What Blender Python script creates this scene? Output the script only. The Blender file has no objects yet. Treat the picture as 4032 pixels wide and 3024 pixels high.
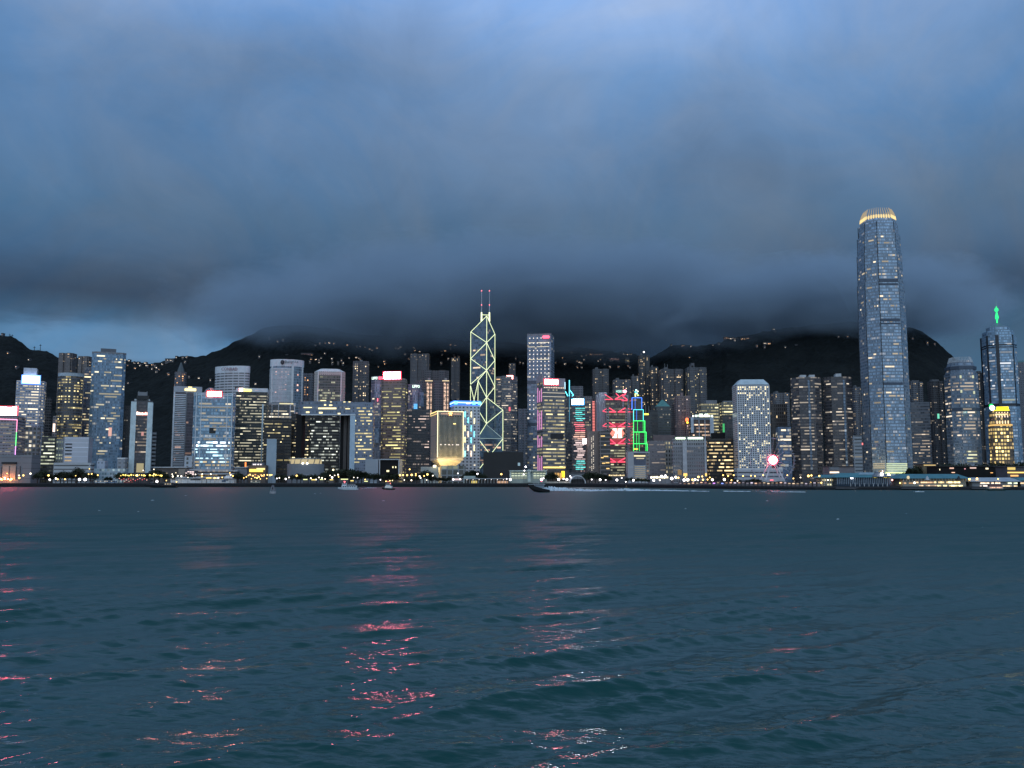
import bpy, bmesh, math, random
import numpy as np
from mathutils import Vector, Matrix, noise as mnoise

sc = bpy.context.scene
COL = sc.collection
rnd = random.Random(7)

# ------------------------------------------------------------------ camera
W0, H0, FPX, CAMZ, HOR = 4032.0, 3024.0, 3600.0, 7.0, 1892.0
TH = math.atan((HOR - H0 / 2) / FPX)
CT, ST = math.cos(TH), math.sin(TH)
cd = bpy.data.cameras.new("Camera")
cam = bpy.data.objects.new("Camera", cd)
COL.objects.link(cam)
cd.sensor_width = 36.0
cd.lens = 36.0 * FPX / W0
cd.clip_start = 0.5
cd.clip_end = 20000
cam.location = (0, 0, CAMZ)
cam.rotation_euler = (math.pi / 2 + TH, 0, 0)
sc.camera = cam

# ------------------------------------------------------------------ render / exposure
sc.view_settings.view_transform = 'Standard'
sc.view_settings.look = 'None'
sc.view_settings.exposure = 0.0
sc.view_settings.gamma = 1.0
sc.render.engine = 'CYCLES'
cy = sc.cycles
cy.use_denoising = True
cy.max_bounces = 6
cy.diffuse_bounces = 2
cy.glossy_bounces = 3
cy.volume_bounces = 1
cy.transparent_max_bounces = 8
cy.sample_clamp_indirect = 25.0
cy.caustics_reflective = False
cy.caustics_refractive = False


def lin(r, g, b):
    def f(c):
        c = c / 255.0
        return c / 12.92 if c <= 0.04045 else ((c + 0.055) / 1.055) ** 2.4
    return (f(r), f(g), f(b), 1.0)


# ------------------------------------------------------------------ picture <-> world
def rowk(py):
    yc = (H0 / 2 - py) / FPX
    return CT - yc * ST, ST + yc * CT

def zat(py, Y):
    a, b = rowk(py)
    return CAMZ + Y * b / a

def xat(px, py, Y):
    a, b = rowk(py)
    return (px - W0 / 2) / FPX * Y / a

def proj(x, y, z):
    v = z - CAMZ
    d = y * CT + v * ST
    u = -y * ST + v * CT
    return W0 / 2 + FPX * x / d, H0 / 2 - FPX * u / d


# ------------------------------------------------------------------ node helper
class NT:
    def __init__(self, tree):
        self.t = tree
        self.n = tree.nodes
        self.l = tree.links

    def node(self, kind, **kw):
        n = self.n.new(kind)
        for k, v in kw.items():
            setattr(n, k, v)
        return n

    def put(self, sock, v):
        if isinstance(v, bpy.types.NodeSocket):
            self.l.new(v, sock)
        elif v is not None:
            sock.default_value = v

    def m(self, op, a, b=None, c=None, clamp=False):
        n = self.n.new('ShaderNodeMath')
        n.operation = op
        n.use_clamp = clamp
        for i, v in enumerate((a, b, c)):
            if v is not None:
                self.put(n.inputs[i], v)
        return n.outputs[0]

    def mix(self, f, a, b):
        n = self.n.new('ShaderNodeMix')
        n.data_type = 'RGBA'
        self.put(n.inputs[0], f)
        self.put(n.inputs[6], a)
        self.put(n.inputs[7], b)
        return n.outputs[2]

    def vec(self, x, y, z=0.0):
        n = self.n.new('ShaderNodeCombineXYZ')
        for i, v in enumerate((x, y, z)):
            self.put(n.inputs[i], v)
        return n.outputs[0]

    def noise(self, v, scale, detail=3.0, rough=0.5, dist=0.0):
        n = self.n.new('ShaderNodeTexNoise')
        self.put(n.inputs['Vector'], v)
        n.inputs['Scale'].default_value = scale
        n.inputs['Detail'].default_value = detail
        n.inputs['Roughness'].default_value = rough
        n.inputs['Distortion'].default_value = dist
        return n.outputs[0]

    def white(self, v):
        n = self.n.new('ShaderNodeTexWhiteNoise')
        n.noise_dimensions = '3D'
        self.put(n.inputs['Vector'], v)
        return n.outputs[0], n.outputs[1]


# ------------------------------------------------------------------ world: dusk cloud deck
world = bpy.data.worlds.new("World")
sc.world = world
world.use_nodes = True
wn = NT(world.node_tree)
wn.n.clear()
tc = wn.node('ShaderNodeTexCoord')
sep = wn.node('ShaderNodeSeparateXYZ')
wn.l.new(tc.outputs['Generated'], sep.inputs[0])
dx, dy, dz = sep.outputs
zc = wn.m('ADD', wn.m('MAXIMUM', dz, 0.0), 0.16)
pv = wn.vec(wn.m('DIVIDE', dx, zc), wn.m('DIVIDE', dy, zc), 0.0)
n_big = wn.noise(pv, 0.62, 4.0, 0.5, 0.5)
n_mid = wn.noise(pv, 1.9, 5.0, 0.55, 0.7)
wz = wn.m('ADD', dz, wn.m('MULTIPLY', wn.m('SUBTRACT', n_big, 0.5), 0.09))
ramp = wn.node('ShaderNodeValToRGB')
wn.l.new(wz, ramp.inputs[0])
stops = [(0.0, (45, 82, 110)), (0.145, (46, 83, 114)), (0.178, (43, 66, 93)), (0.218, (54, 83, 114)),
         (0.27, (64, 96, 128)), (0.345, (74, 109, 148)), (0.415, (87, 122, 164)), (0.485, (106, 145, 197)), (0.60, (100, 134, 174)), (0.95, (84, 110, 138))]
el = ramp.color_ramp.elements
el[0].position, el[0].color = stops[0][0], lin(*stops[0][1])
el[1].position, el[1].color = stops[-1][0], lin(*stops[-1][1])
for p, c in stops[1:-1]:
    e = el.new(p)
    e.color = lin(*c)
# cloud texture: soft light and dark billows
gain = wn.m('ADD', 0.72, wn.m('MULTIPLY', n_big, 0.24))
gain = wn.m('ADD', gain, wn.m('MULTIPLY', wn.m('SUBTRACT', n_mid, 0.5), 0.24))
n_dir = wn.noise(tc.outputs['Generated'], 3.2, 5.0, 0.55, 0.5)
gain = wn.m('ADD', gain, wn.m('MULTIPLY', wn.m('SUBTRACT', n_dir, 0.5), 0.68))
n_wisp = wn.noise(tc.outputs['Generated'], 9.0, 7.0, 0.62, 1.6)
gain = wn.m('ADD', gain, wn.m('MULTIPLY', wn.m('SUBTRACT', n_wisp, 0.5), 0.32))
gain = wn.m('ADD', gain, 0.51)
ysafe = wn.m('MAXIMUM', dy, 0.05)
wob = wn.m('MULTIPLY', wn.m('SUBTRACT', n_mid, 0.5), 0.10)
az = wn.m('ADD', wn.m('DIVIDE', dx, ysafe), wn.m('MULTIPLY', wob, 1.4))
ele = wn.m('ADD', wn.m('DIVIDE', dz, ysafe), wn.m('MULTIPLY', wob, 0.9))

def blob(px, py, sx, sy, amt):
    a, b = rowk(py)
    a0, e0 = (px - W0 / 2) / FPX / a, b / a
    u = wn.m('DIVIDE', wn.m('SUBTRACT', az, a0), sx / FPX)
    v = wn.m('DIVIDE', wn.m('SUBTRACT', ele, e0), sy / FPX)
    r2 = wn.m('ADD', wn.m('MULTIPLY', u, u), wn.m('MULTIPLY', v, v))
    return wn.m('MULTIPLY', wn.m('POWER', 2.718, wn.m('MULTIPLY', r2, -1.0)), amt)

for b in [(800, 1365, 500, 85, 1.5), (150, 1310, 300, 70, 1.2), (480, 1130, 800, 130, -0.24), (2350, 1090, 800, 100, 0.20),
          (1150, 440, 420, 200, 0.13), (1300, 230, 620, 300, -0.26), (2750, 640, 560, 170, -0.13),
          (2600, 70, 800, 170, 0.14), (3750, 1230, 520, 200, -0.30), (1900, 1330, 900, 70, -0.18),
          (3050, 1200, 560, 90, -0.22), (1750, 880, 420, 120, -0.10), (150, 150, 420, 260, 0.02), (3100, 260, 1100, 330, 0.12)]:
    gain = wn.m('ADD', gain, blob(*b))
back = wn.m('MULTIPLY', wn.m('MAXIMUM', wn.m('MULTIPLY', dy, -1.0), 0.0), 1.2)
sky = wn.node('ShaderNodeTexSky')
sky.sky_type = 'NISHITA'
sky.sun_disc = False
sky.sun_elevation = math.radians(2.0)
sky.sun_rotation = math.radians(200.0)
bg1 = wn.node('ShaderNodeBackground')
wn.l.new(sky.outputs[0], bg1.inputs[0])
bg1.inputs[1].default_value = 0.006
bg2 = wn.node('ShaderNodeBackground')
n_grey = wn.noise(tc.outputs['Generated'], 4.4, 5.0, 0.6, 1.0)
gf = wn.m('MULTIPLY_ADD', n_grey, 2.6, -0.92, clamp=True)
hsv = wn.node('ShaderNodeHueSaturation')
hsv.inputs['Saturation'].default_value = 0.74
hsv.inputs['Value'].default_value = 0.93
wn.l.new(ramp.outputs[0], hsv.inputs['Color'])
wn.put(bg2.inputs[0], wn.mix(gf, ramp.outputs[0], hsv.outputs[0]))
wn.l.new(gain, bg2.inputs[1])
# the brighter, greyer sky and city glow behind the viewer
bg3 = wn.node('ShaderNodeBackground')
bg3.inputs[0].default_value = (0.45, 0.55, 0.63, 1)
wn.l.new(back, bg3.inputs[1])
add0 = wn.node('ShaderNodeAddShader')
wn.l.new(bg1.outputs[0], add0.inputs[0])
wn.l.new(bg3.outputs[0], add0.inputs[1])
addw = wn.node('ShaderNodeAddShader')
wn.l.new(add0.outputs[0], addw.inputs[0])
wn.l.new(bg2.outputs[0], addw.inputs[1])
wo = wn.node('ShaderNodeOutputWorld')
wn.l.new(addw.outputs[0], wo.inputs[0])

# weak, very soft dusk light from behind the viewer
sd = bpy.data.lights.new("Sun", 'SUN')
sun = bpy.data.objects.new("Sun", sd)
COL.objects.link(sun)
sd.energy = 0.12
sd.angle = math.radians(60)
sd.color = (0.85, 0.92, 1.0)
sun.rotation_euler = (math.radians(50), 0, math.radians(-15))

# ------------------------------------------------------------------ materials
MC = {}

def mat(key, col, rough=0.7, metal=0.0, mott=0.18, scale=0.2, spec=0.4):
    if key in MC:
        return MC[key]
    m = bpy.data.materials.new(key)
    m.use_nodes = True
    t = NT(m.node_tree)
    p = t.n['Principled BSDF']
    g = t.node('ShaderNodeNewGeometry')
    n = t.noise(g.outputs['Position'], scale, 5.0, 0.6)
    c = list(col)[:3]
    a = [max(0, x * (1 - mott)) for x in c] + [1]
    b = [min(1, x * (1 + mott)) for x in c] + [1]
    t.put(p.inputs['Base Color'], t.mix(t.m('MULTIPLY_ADD', n, 2.0, -0.5, clamp=True), a, b))
    p.inputs['Roughness'].default_value = rough
    p.inputs['Metallic'].default_value = metal
    p.inputs['Specular IOR Level'].default_value = spec
    MC[key] = m
    return m

def em(col, s, sample=False):
    key = ('em', tuple(col[:3]), s, sample)
    if key in MC:
        return MC[key]
    m = bpy.data.materials.new('light')
    m.use_nodes = True
    t = m.node_tree
    p = t.nodes['Principled BSDF']
    p.inputs['Base Color'].default_value = (0.05, 0.05, 0.05, 1)
    p.inputs['Emission Color'].default_value = (col[0], col[1], col[2], 1)
    p.inputs['Emission Strength'].default_value = s
    p.inputs['Roughness'].default_value = 0.4
    m.cycles.emission_sampling = 'AUTO' if sample else 'NONE'
    MC[key] = m
    return m

# facade node group
fg = bpy.data.node_groups.new('facade_pattern', 'ShaderNodeTree')
def _sock(n, k, d=None):
    s = fg.interface.new_socket(n, in_out='INPUT', socket_type=k)
    if d is not None:
        s.default_value = d
for nm, k, d in [('Wall', 'NodeSocketColor', (.3, .3, .3, 1)), ('Glass', 'NodeSocketColor', (.02, .03, .04, 1)), ('FloorH', 'NodeSocketFloat', 3.8),
                 ('BayW', 'NodeSocketFloat', 3.0), ('HF', 'NodeSocketFloat', .6), ('WF', 'NodeSocketFloat', .8), ('LitP', 'NodeSocketFloat', .1),
                 ('LitColor', 'NodeSocketColor', (1, .8, .5, 1)), ('LitS', 'NodeSocketFloat', 1.0), ('Seed', 'NodeSocketFloat', 0.0),
                 ('GRough', 'NodeSocketFloat', .15), ('GMetal', 'NodeSocketFloat', 0.0)]:
    _sock(nm, k, d)
fg.interface.new_socket('BSDF', in_out='OUTPUT', socket_type='NodeSocketShader')
ft = NT(fg)
gi = ft.node('NodeGroupInput').outputs
uvn = ft.node('ShaderNodeUVMap')
sp = ft.node('ShaderNodeSeparateXYZ')
ft.l.new(uvn.outputs[0], sp.inputs[0])
uu = ft.m('DIVIDE', sp.outputs[0], gi['BayW'])
vv = ft.m('DIVIDE', sp.outputs[1], gi['FloorH'])
fu, fv = ft.m('FLOOR', uu), ft.m('FLOOR', vv)
au = ft.m('ABSOLUTE', ft.m('SUBTRACT', ft.m('FRACT', uu), 0.5))
av = ft.m('ABSOLUTE', ft.m('SUBTRACT', ft.m('FRACT', vv), 0.5))
mask = ft.m('MULTIPLY', ft.m('LESS_THAN', au, ft.m('MULTIPLY', gi['WF'], 0.5)), ft.m('LESS_THAN', av, ft.m('MULTIPLY', gi['HF'], 0.5)))
mask = ft.m('MULTIPLY', mask, ft.m('GREATER_THAN', sp.outputs[1], 0.5))
w1, wc1 = ft.white(ft.vec(fu, fv, gi['Seed']))
w3, _ = ft.white(ft.vec(ft.m('FLOOR', ft.m('DIVIDE', uu, 3.0)), fv, ft.m('ADD', gi['Seed'], 7.3)))
wr, _ = ft.white(ft.vec(11.0, fv, ft.m('ADD', gi['Seed'], 3.1)))
pp = ft.m('MULTIPLY', gi['LitP'], ft.m('MULTIPLY', ft.m('ADD', ft.m('MULTIPLY', wr, 2.4), 0.1), 0.8))
lit = ft.m('MULTIPLY', ft.m('LESS_THAN', w3, pp), ft.m('LESS_THAN', w1, 0.8))
lit = ft.m('MULTIPLY', lit, mask)
wcol = ft.mix(ft.m('MULTIPLY', w1, 0.25), gi['LitColor'], (1, .95, .85, 1))
geo = ft.node('ShaderNodeNewGeometry')
dn = ft.noise(geo.outputs['Position'], 0.05, 4.0, 0.6)
wallc = ft.mix(ft.m('MULTIPLY', dn, 0.35), gi['Wall'], (.05, .055, .06, 1))
gv = ft.m('MULTIPLY_ADD', w1, 0.9, 0.55)
glc = ft.node('ShaderNodeVectorMath', operation='SCALE')
ft.l.new(gi['Glass'], glc.inputs[0])
ft.l.new(gv, glc.inputs['Scale'])
basec = ft.mix(mask, wallc, glc.outputs[0])
pb = ft.node('ShaderNodeBsdfPrincipled')
ft.l.new(basec, pb.inputs['Base Color'])
ft.put(pb.inputs['Roughness'], ft.m('ADD', 0.6, ft.m('MULTIPLY', mask, ft.m('SUBTRACT', gi['GRough'], 0.6))))
ft.put(pb.inputs['Metallic'], ft.m('MULTIPLY', mask, gi['GMetal']))
ft.put(pb.inputs['Emission Color'], wcol)
glow = ft.noise(ft.vec(ft.m('MULTIPLY', uu, 0.33), ft.m('MULTIPLY', fv, 5.7), gi['Seed']), 1.0, 4.0, 0.7)
glow = ft.m('MULTIPLY', ft.m('POWER', ft.m('MULTIPLY_ADD', glow, 2.0, -0.62, clamp=True), 2.5), ft.m('MULTIPLY', ft.m('POWER', gi['LitP'], 0.6), ft.m('MULTIPLY', wr, 1.1)))
lit = ft.m('ADD', ft.m('MULTIPLY', lit, 0.55), ft.m('MULTIPLY', glow, mask))
ft.put(pb.inputs['Emission Strength'], ft.m('MULTIPLY', lit, ft.m('MULTIPLY', gi['LitS'], ft.m('MULTIPLY_ADD', w1, 0.9, 0.3))))
go = ft.node('NodeGroupOutput')
ft.l.new(pb.outputs[0], go.inputs[0])

WARM, WHITE, YEL, GRN, COOL, ORG = (1, .72, .38), (1, .88, .66), (1, .78, .26), (.86, 1, .66), (.78, .92, 1), (1, .5, .2)
_seed = [0]

def fac(wall, glass=(.02, .028, .036), fh=3.9, bw=3.0, hf=.6, wf=.8, p=.1, lc=WARM, ls=.8, gr=.15, gm=0.0):
    _seed[0] += 1
    m = bpy.data.materials.new('facade')
    m.use_nodes = True
    t = m.node_tree
    t.nodes.clear()
    g = t.nodes.new('ShaderNodeGroup')
    g.node_tree = fg
    o = t.nodes.new('ShaderNodeOutputMaterial')
    t.links.new(g.outputs[0], o.inputs[0])
    for k, v in (('Wall', (*wall, 1)), ('Glass', (*[min(1, c * 1.3) for c in glass], 1)), ('FloorH', fh), ('BayW', bw), ('HF', hf), ('WF', wf), ('LitP', p), ('LitColor', (*lc, 1)),
                 ('LitS', ls), ('Seed', _seed[0] * 1.37), ('GRough', gr), ('GMetal', gm)):
        g.inputs[k].default_value = v
    m.cycles.emission_sampling = 'NONE'
    m['fh'], m['bw'], m['hf'], m['wf'] = fh, bw, hf, wf
    return m

# ------------------------------------------------------------------ mesh builder
class MB:
    def __init__(self):
        self.v, self.f, self.uv, self.mi = [], [], [], []

    def poly(self, pts, uvs=None, mi=0):
        b = len(self.v)
        self.v += [tuple(p) for p in pts]
        self.f.append(list(range(b, b + len(pts))))
        self.uv.append(uvs or [(0, 0)] * len(pts))
        self.mi.append(mi)

    def prism(self, pts, z0, z1, top=None, mi=0, cmi=1, cap=True, bot=False):
        """pts counter-clockwise; top = other outline at z1 (same count)"""
        top = top or pts
        n = len(pts)
        u = 0.0
        for i in range(n):
            a, b = pts[i], pts[(i + 1) % n]
            c, d = top[(i + 1) % n], top[i]
            L = math.hypot(b[0] - a[0], b[1] - a[1])
            self.poly([(a[0], a[1], z0), (b[0], b[1], z0), (c[0], c[1], z1), (d[0], d[1], z1)],
                      [(u, z0), (u + L, z0), (u + L, z1), (u, z1)], mi)
            u += L
        if cap:
            self.poly([(p[0], p[1], z1) for p in top], None, cmi)
        if bot:
            self.poly([(p[0], p[1], z0) for p in reversed(pts)], None, cmi)

    def box(self, x0, x1, y0, y1, z0, z1, mi=0):
        self.prism([(x0, y0), (x1, y0), (x1, y1), (x0, y1)], z0, z1, mi=mi, cmi=mi, bot=True)

    def tube(self, a, b, r0, r1=None, n=6, mi=0):
        r1 = r0 if r1 is None else r1
        a, b = Vector(a), Vector(b)
        d = (b - a)
        if d.length < 1e-6:
            return
        d.normalize()
        s = d.cross(Vector((0, 0, 1)))
        if s.length < 1e-3:
            s = Vector((1, 0, 0))
        s.normalize()
        t = d.cross(s)
        ra = [a + (s * math.cos(k * 2 * math.pi / n) + t * math.sin(k * 2 * math.pi / n)) * r0 for k in range(n)]
        rb = [b + (s * math.cos(k * 2 * math.pi / n) + t * math.sin(k * 2 * math.pi / n)) * r1 for k in range(n)]
        for k in range(n):
            j = (k + 1) % n
            self.poly([ra[j], ra[k], rb[k], rb[j]], None, mi)
        self.poly(ra, None, mi)
        self.poly(list(reversed(rb)), None, mi)

    def ball(self, c, r, sz=1.0, n=8, k=5, mi=0):
        P = lambda i, j: (c[0] + r * math.sin(math.pi * j / k) * math.cos(2 * math.pi * i / n), c[1] + r * math.sin(math.pi * j / k) * math.sin(2 * math.pi * i / n), c[2] - r * sz * math.cos(math.pi * j / k))
        for j in range(k):
            for i in range(n):
                q = [P(i, j), P(i + 1, j), P(i + 1, j + 1), P(i, j + 1)]
                if j == 0:
                    q = [q[0], q[2], q[3]]
                elif j == k - 1:
                    q = [q[0], q[1], q[2]]
                self.poly(q, None, mi)

    def build(self, name, mats, parent=None, smooth=False):
        off = wloc(parent) if parent else Vector((0, 0, 0))
        me = bpy.data.meshes.new(name)
        me.from_pydata([(p[0] - off.x, p[1] - off.y, p[2] - off.z) for p in self.v], [], self.f)
        uvl = me.uv_layers.new(name='UVMap')
        flat = [c for u in self.uv for p in u for c in p]
        uvl.data.foreach_set('uv', flat)
        for m in (mats if isinstance(mats, (list, tuple)) else [mats]):
            me.materials.append(m)
        nm = len(me.materials)
        me.polygons.foreach_set('material_index', [min(i, nm - 1) for i in self.mi])
        if smooth:
            me.polygons.foreach_set('use_smooth', [True] * len(me.polygons))
        me.update()
        o = bpy.data.objects.new(name, me)
        COL.objects.link(o)
        if parent:
            o.parent = parent
        return o

def wloc(o):
    v = Vector((0, 0, 0))
    while o is not None:
        v += Vector(o.location)
        o = o.parent
    return v

def tag(o, label=None, cat=None, group=None, kind=None):
    if label: o['label'] = label
    if cat: o['category'] = cat
    if group: o['group'] = group
    if kind: o['kind'] = kind
    return o

def thing(name, label, cat, loc, group=None):
    o = bpy.data.objects.new(name, None)
    o.empty_display_size = 1.0
    o.location = loc
    COL.objects.link(o)
    return tag(o, label, cat, group)

# ------------------------------------------------------------------ terrain function (hills)
RIDGE = [(-1500, 1400), (-300, 1330), (0, 1318), (60, 1332), (110, 1370), (130, 1378), (190, 1386), (220, 1402), (300, 1412), (380, 1412), (500, 1420), (590, 1434), (640, 1424),
         (700, 1406), (760, 1403), (810, 1401), (870, 1378), (930, 1342), (980, 1319), (1030, 1298), (1060, 1291), (1110, 1286), (1200, 1282), (1300, 1296), (1420, 1320), (1600, 1326),
         (1800, 1338), (1950, 1348), (2050, 1354), (2250, 1368), (2400, 1384), (2500, 1396), (2555, 1408), (2600, 1386), (2640, 1363), (2700, 1358), (2780, 1362), (2838, 1351), (2855, 1336),
         (2960, 1324), (3020, 1306), (3100, 1292), (3200, 1280), (3300, 1272), (3400, 1266), (3500, 1272), (3570, 1290), (3620, 1302), (3680, 1340), (3740, 1396),
         (3800, 1450), (3900, 1530), (4100, 1600), (5600, 1640)]
RX = np.array([a for a, b in RIDGE], float)
RY = np.array([b for a, b in RIDGE], float)
YF, YR = 1560.0, 2500.0

def ridge_z(px):
    py = float(np.interp(px, RX, RY))
    return zat(py, YR), py

def hill(x, y):
    px = W0 / 2 + FPX * x / max(y, 1.0) * 1.0
    py = float(np.interp(px, RX, RY))
    px = W0 / 2 + FPX * x / y * rowk(py)[0]
    zr, _ = ridge_z(px)
    t = (y - YF) / (YR - YF)
    if t <= 0:
        return 4.0
    if t <= 1:
        z = 4 + (zr - 4) * t ** 1.35
    else:
        z = zr - (y - YR) * 0.35
    q = Vector((x * 0.004, y * 0.004, 3.3))
    amp = 26.0 * min(1, t * 3) * max(0.0, 1 - max(0, t - 0.35) / 0.62)
    z += mnoise.noise(q) * amp + mnoise.noise(q * 2.7) * amp * 0.5
    return max(z, 4.0)

def on_hill(px, py):
    """world point where the ray through a pixel meets the hillside"""
    a, b = rowk(py)
    dxr = (px - W0 / 2) / FPX / a
    dzr = b / a
    Y = 1600.0
    while Y < 2600:
        if hill(dxr * Y, Y) > CAMZ + dzr * Y:
            break
        Y += 6
    return dxr * Y, Y, hill(dxr * Y, Y)
# ------------------------------------------------------------------ water
WAMP = 0.0031
def build_water():
    rg = np.random.default_rng(5)
    # one sheet: fine in front of the promenade, coarse to the sides
    th = np.concatenate([np.linspace(-75, -36, 26)[:-1], np.linspace(-36, 36, 900), np.linspace(36, 75, 26)[1:]])
    th = np.radians(th)
    # radial spacing follows depression angle (even on the surface as seen from the quay)
    r1 = 7.0 / np.tan(np.radians(np.concatenate([np.linspace(60, 24, 24)[:-1], np.linspace(24, 0.62, 800)])))
    r = np.concatenate([r1, np.linspace(r1[-1], 1250, 20)[1:]])
    TT, RR = np.meshgrid(th, r)
    X = RR * np.sin(TT)
    Y = RR * np.cos(TT)
    Z = np.zeros_like(X)
    DX = np.zeros_like(X)
    DY = np.zeros_like(X)
    LOST = np.zeros_like(X)
    dr = np.gradient(r)[:, None] * np.ones_like(TT)
    ct = np.maximum(np.gradient(th)[None, :] * RR, 0.02)
    for k in range(210):
        lam = 0.24 * (12.0 / 0.24) ** (rg.random() ** 1.25)
        d = math.radians((-82 + rg.normal() * 26) if lam < 1.2 else (-70 + rg.normal() * 15))
        kx, ky = math.cos(d) * 2 * math.pi / lam, math.sin(d) * 2 * math.pi / lam
        amp = WAMP * lam ** 1.0 * (0.4 + 1.2 * rg.random()) * (0.6 if lam < 0.5 else 1.55 if 0.7 < lam < 2.6 else 1.0)
        if lam > 2.5:
            amp *= 1.5 if lam < 8 else 1.0
        ph = rg.random() * 6.283
        # waves the sheet is too coarse to carry go into the surface roughness instead
        fade = np.clip((lam / (2.2 * np.maximum(dr * abs(math.sin(d)), ct * abs(math.cos(d)))) - 0.5) / 0.6, 0, 1)
        # gusts: patches of rougher and calmer water
        gq = 0.8 + 0.5 * np.sin(X * 0.047 * (1 + k % 3) + 0.031 * Y * (k % 5) + k) * np.sin(Y * 0.039 + k * 1.7)
        LOST += (amp * 6.283 / lam * 0.8) ** 2 / 2 * (1 - fade ** 2)
        A = amp * fade * gq
        a = kx * X + ky * Y + ph
        Z += A * np.sin(a)
        q = 0.75
        DX += q * A * math.cos(d) * np.cos(a)
        DY += q * A * math.sin(d) * np.cos(a)
    X = X + DX
    Y = Y + DY
    nr, nt = X.shape
    v = np.stack([X, Y, Z], -1).reshape(-1, 3)
    i = np.arange(nr * nt).reshape(nr, nt)
    f = np.stack([i[:-1, :-1], i[:-1, 1:], i[1:, 1:], i[1:, :-1]], -1).reshape(-1, 4)[:, ::-1]
    me = bpy.data.meshes.new('water')
    me.vertices.add(len(v))
    me.vertices.foreach_set('co', v.ravel())
    me.loops.add(f.size)
    me.loops.foreach_set('vertex_index', f.ravel())
    me.polygons.add(len(f))
    me.polygons.foreach_set('loop_start', np.arange(0, f.size, 4))
    me.polygons.foreach_set('loop_total', np.full(len(f), 4))
    me.polygons.foreach_set('use_smooth', np.ones(len(f), bool))
    me.update()
    at = me.attributes.new('ripple', 'FLOAT', 'POINT')
    at.data.foreach_set('value', np.sqrt(np.sqrt(0.006 ** 2 + 2.6 * LOST)).ravel().astype(np.float32))
    m = bpy.data.materials.new('harbour_water')
    m.use_nodes = True
    t = NT(m.node_tree)
    p = t.n['Principled BSDF']
    p.inputs['Base Color'].default_value = (0.007, 0.060, 0.059, 1)
    an = t.node('ShaderNodeAttribute', attribute_name='ripple')
    t.l.new(an.outputs['Fac'], p.inputs['Roughness'])
    p.inputs['IOR'].default_value = 1.33
    g = t.node('ShaderNodeNewGeometry')
    mp = t.node('ShaderNodeMapping')
    mp.inputs['Scale'].default_value = (0.42, 1.0, 1.0)
    mp.inputs['Rotation'].default_value = (0, 0, math.radians(-10))
    t.l.new(g.outputs['Position'], mp.inputs[0])
    a = t.noise(mp.outputs[0], 5.0, 3.0, 0.5, 0.3)
    b = t.noise(mp.outputs[0], 1.4, 2.0, 0.5, 0.3)
    h = t.m('ADD', t.m('MULTIPLY', a, 0.09), t.m('MULTIPLY', b, 0.07))
    bp = t.node('ShaderNodeBump')
    bp.inputs['Strength'].default_value = 1.0
    bp.inputs['Distance'].default_value = 0.35
    t.l.new(h, bp.inputs['Height'])
    t.l.new(bp.outputs[0], p.inputs['Normal'])
    me.materials.append(m)
    o = bpy.data.objects.new('water', me)
    COL.objects.link(o)
    tag(o, kind='structure')

build_water()

# ------------------------------------------------------------------ ground and quay
SHORE = [(-1500, 1005), (0, 1000), (1500, 996), (2250, 985), (2600, 860), (2900, 740), (3200, 690), (3600, 682), (4032, 678), (5500, 676)]
def shore_y(px):
    return float(np.interp(px, [a for a, b in SHORE], [b for a, b in SHORE]))
def quay_z(px):
    return float(np.interp(px, [0, 2250, 2600, 3100], [4.0, 3.9, 3.0, 2.4]))

def build_ground():
    mb = MB()
    qb = MB()
    pxs = list(range(-1500, 5501, 25))
    row = []
    for px in pxs:
        y = shore_y(px)
        x = (px - W0 / 2) / FPX * y
        row.append((x, y, quay_z(px)))
    for i in range(len(row) - 1):
        a, b = row[i], row[i + 1]
        a2 = (a[0] * 1.06, a[1] * 1.06, 4.0)
        b2 = (b[0] * 1.06, b[1] * 1.06, 4.0)
        a3 = (a[0] / a[1] * 1800, 1800.0, 4.0)
        b3 = (b[0] / b[1] * 1800, 1800.0, 4.0)
        mb.poly([a, b, b2, a2])
        mb.poly([a2, b2, b3, a3])
        # sloping boulder wall below a coping
        ja, jb = rnd.uniform(-.5, .5), rnd.uniform(-.5, .5)
        qb.poly([(a[0], a[1] - 2.2, -1.5), (b[0], b[1] - 2.2, -1.5), (b[0], b[1] - .6, b[2] - .9), (a[0], a[1] - .6, a[2] - .9)])
        qb.poly([(a[0], a[1] - .6, a[2] - .9), (b[0], b[1] - .6, b[2] - .9), (b[0], b[1] - .6, b[2] + .25), (a[0], a[1] - .6, a[2] + .25)], mi=1)
        qb.poly([(a[0], a[1] - .6, a[2] + .25), (b[0], b[1] - .6, b[2] + .25), (b[0], b[1], b[2] + .25), (a[0], a[1], a[2] + .25)], mi=1)
    tag(mb.build('ground', mat('asphalt', (.06, .062, .065), .9)), kind='structure')
    tag(qb.build('quay_wall', [mat('quay_rock', (.012, .013, .015), .95, mott=.8, scale=.6), mat('coping', (.035, .036, .04), .8)]), kind='structure')

build_ground()

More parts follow.
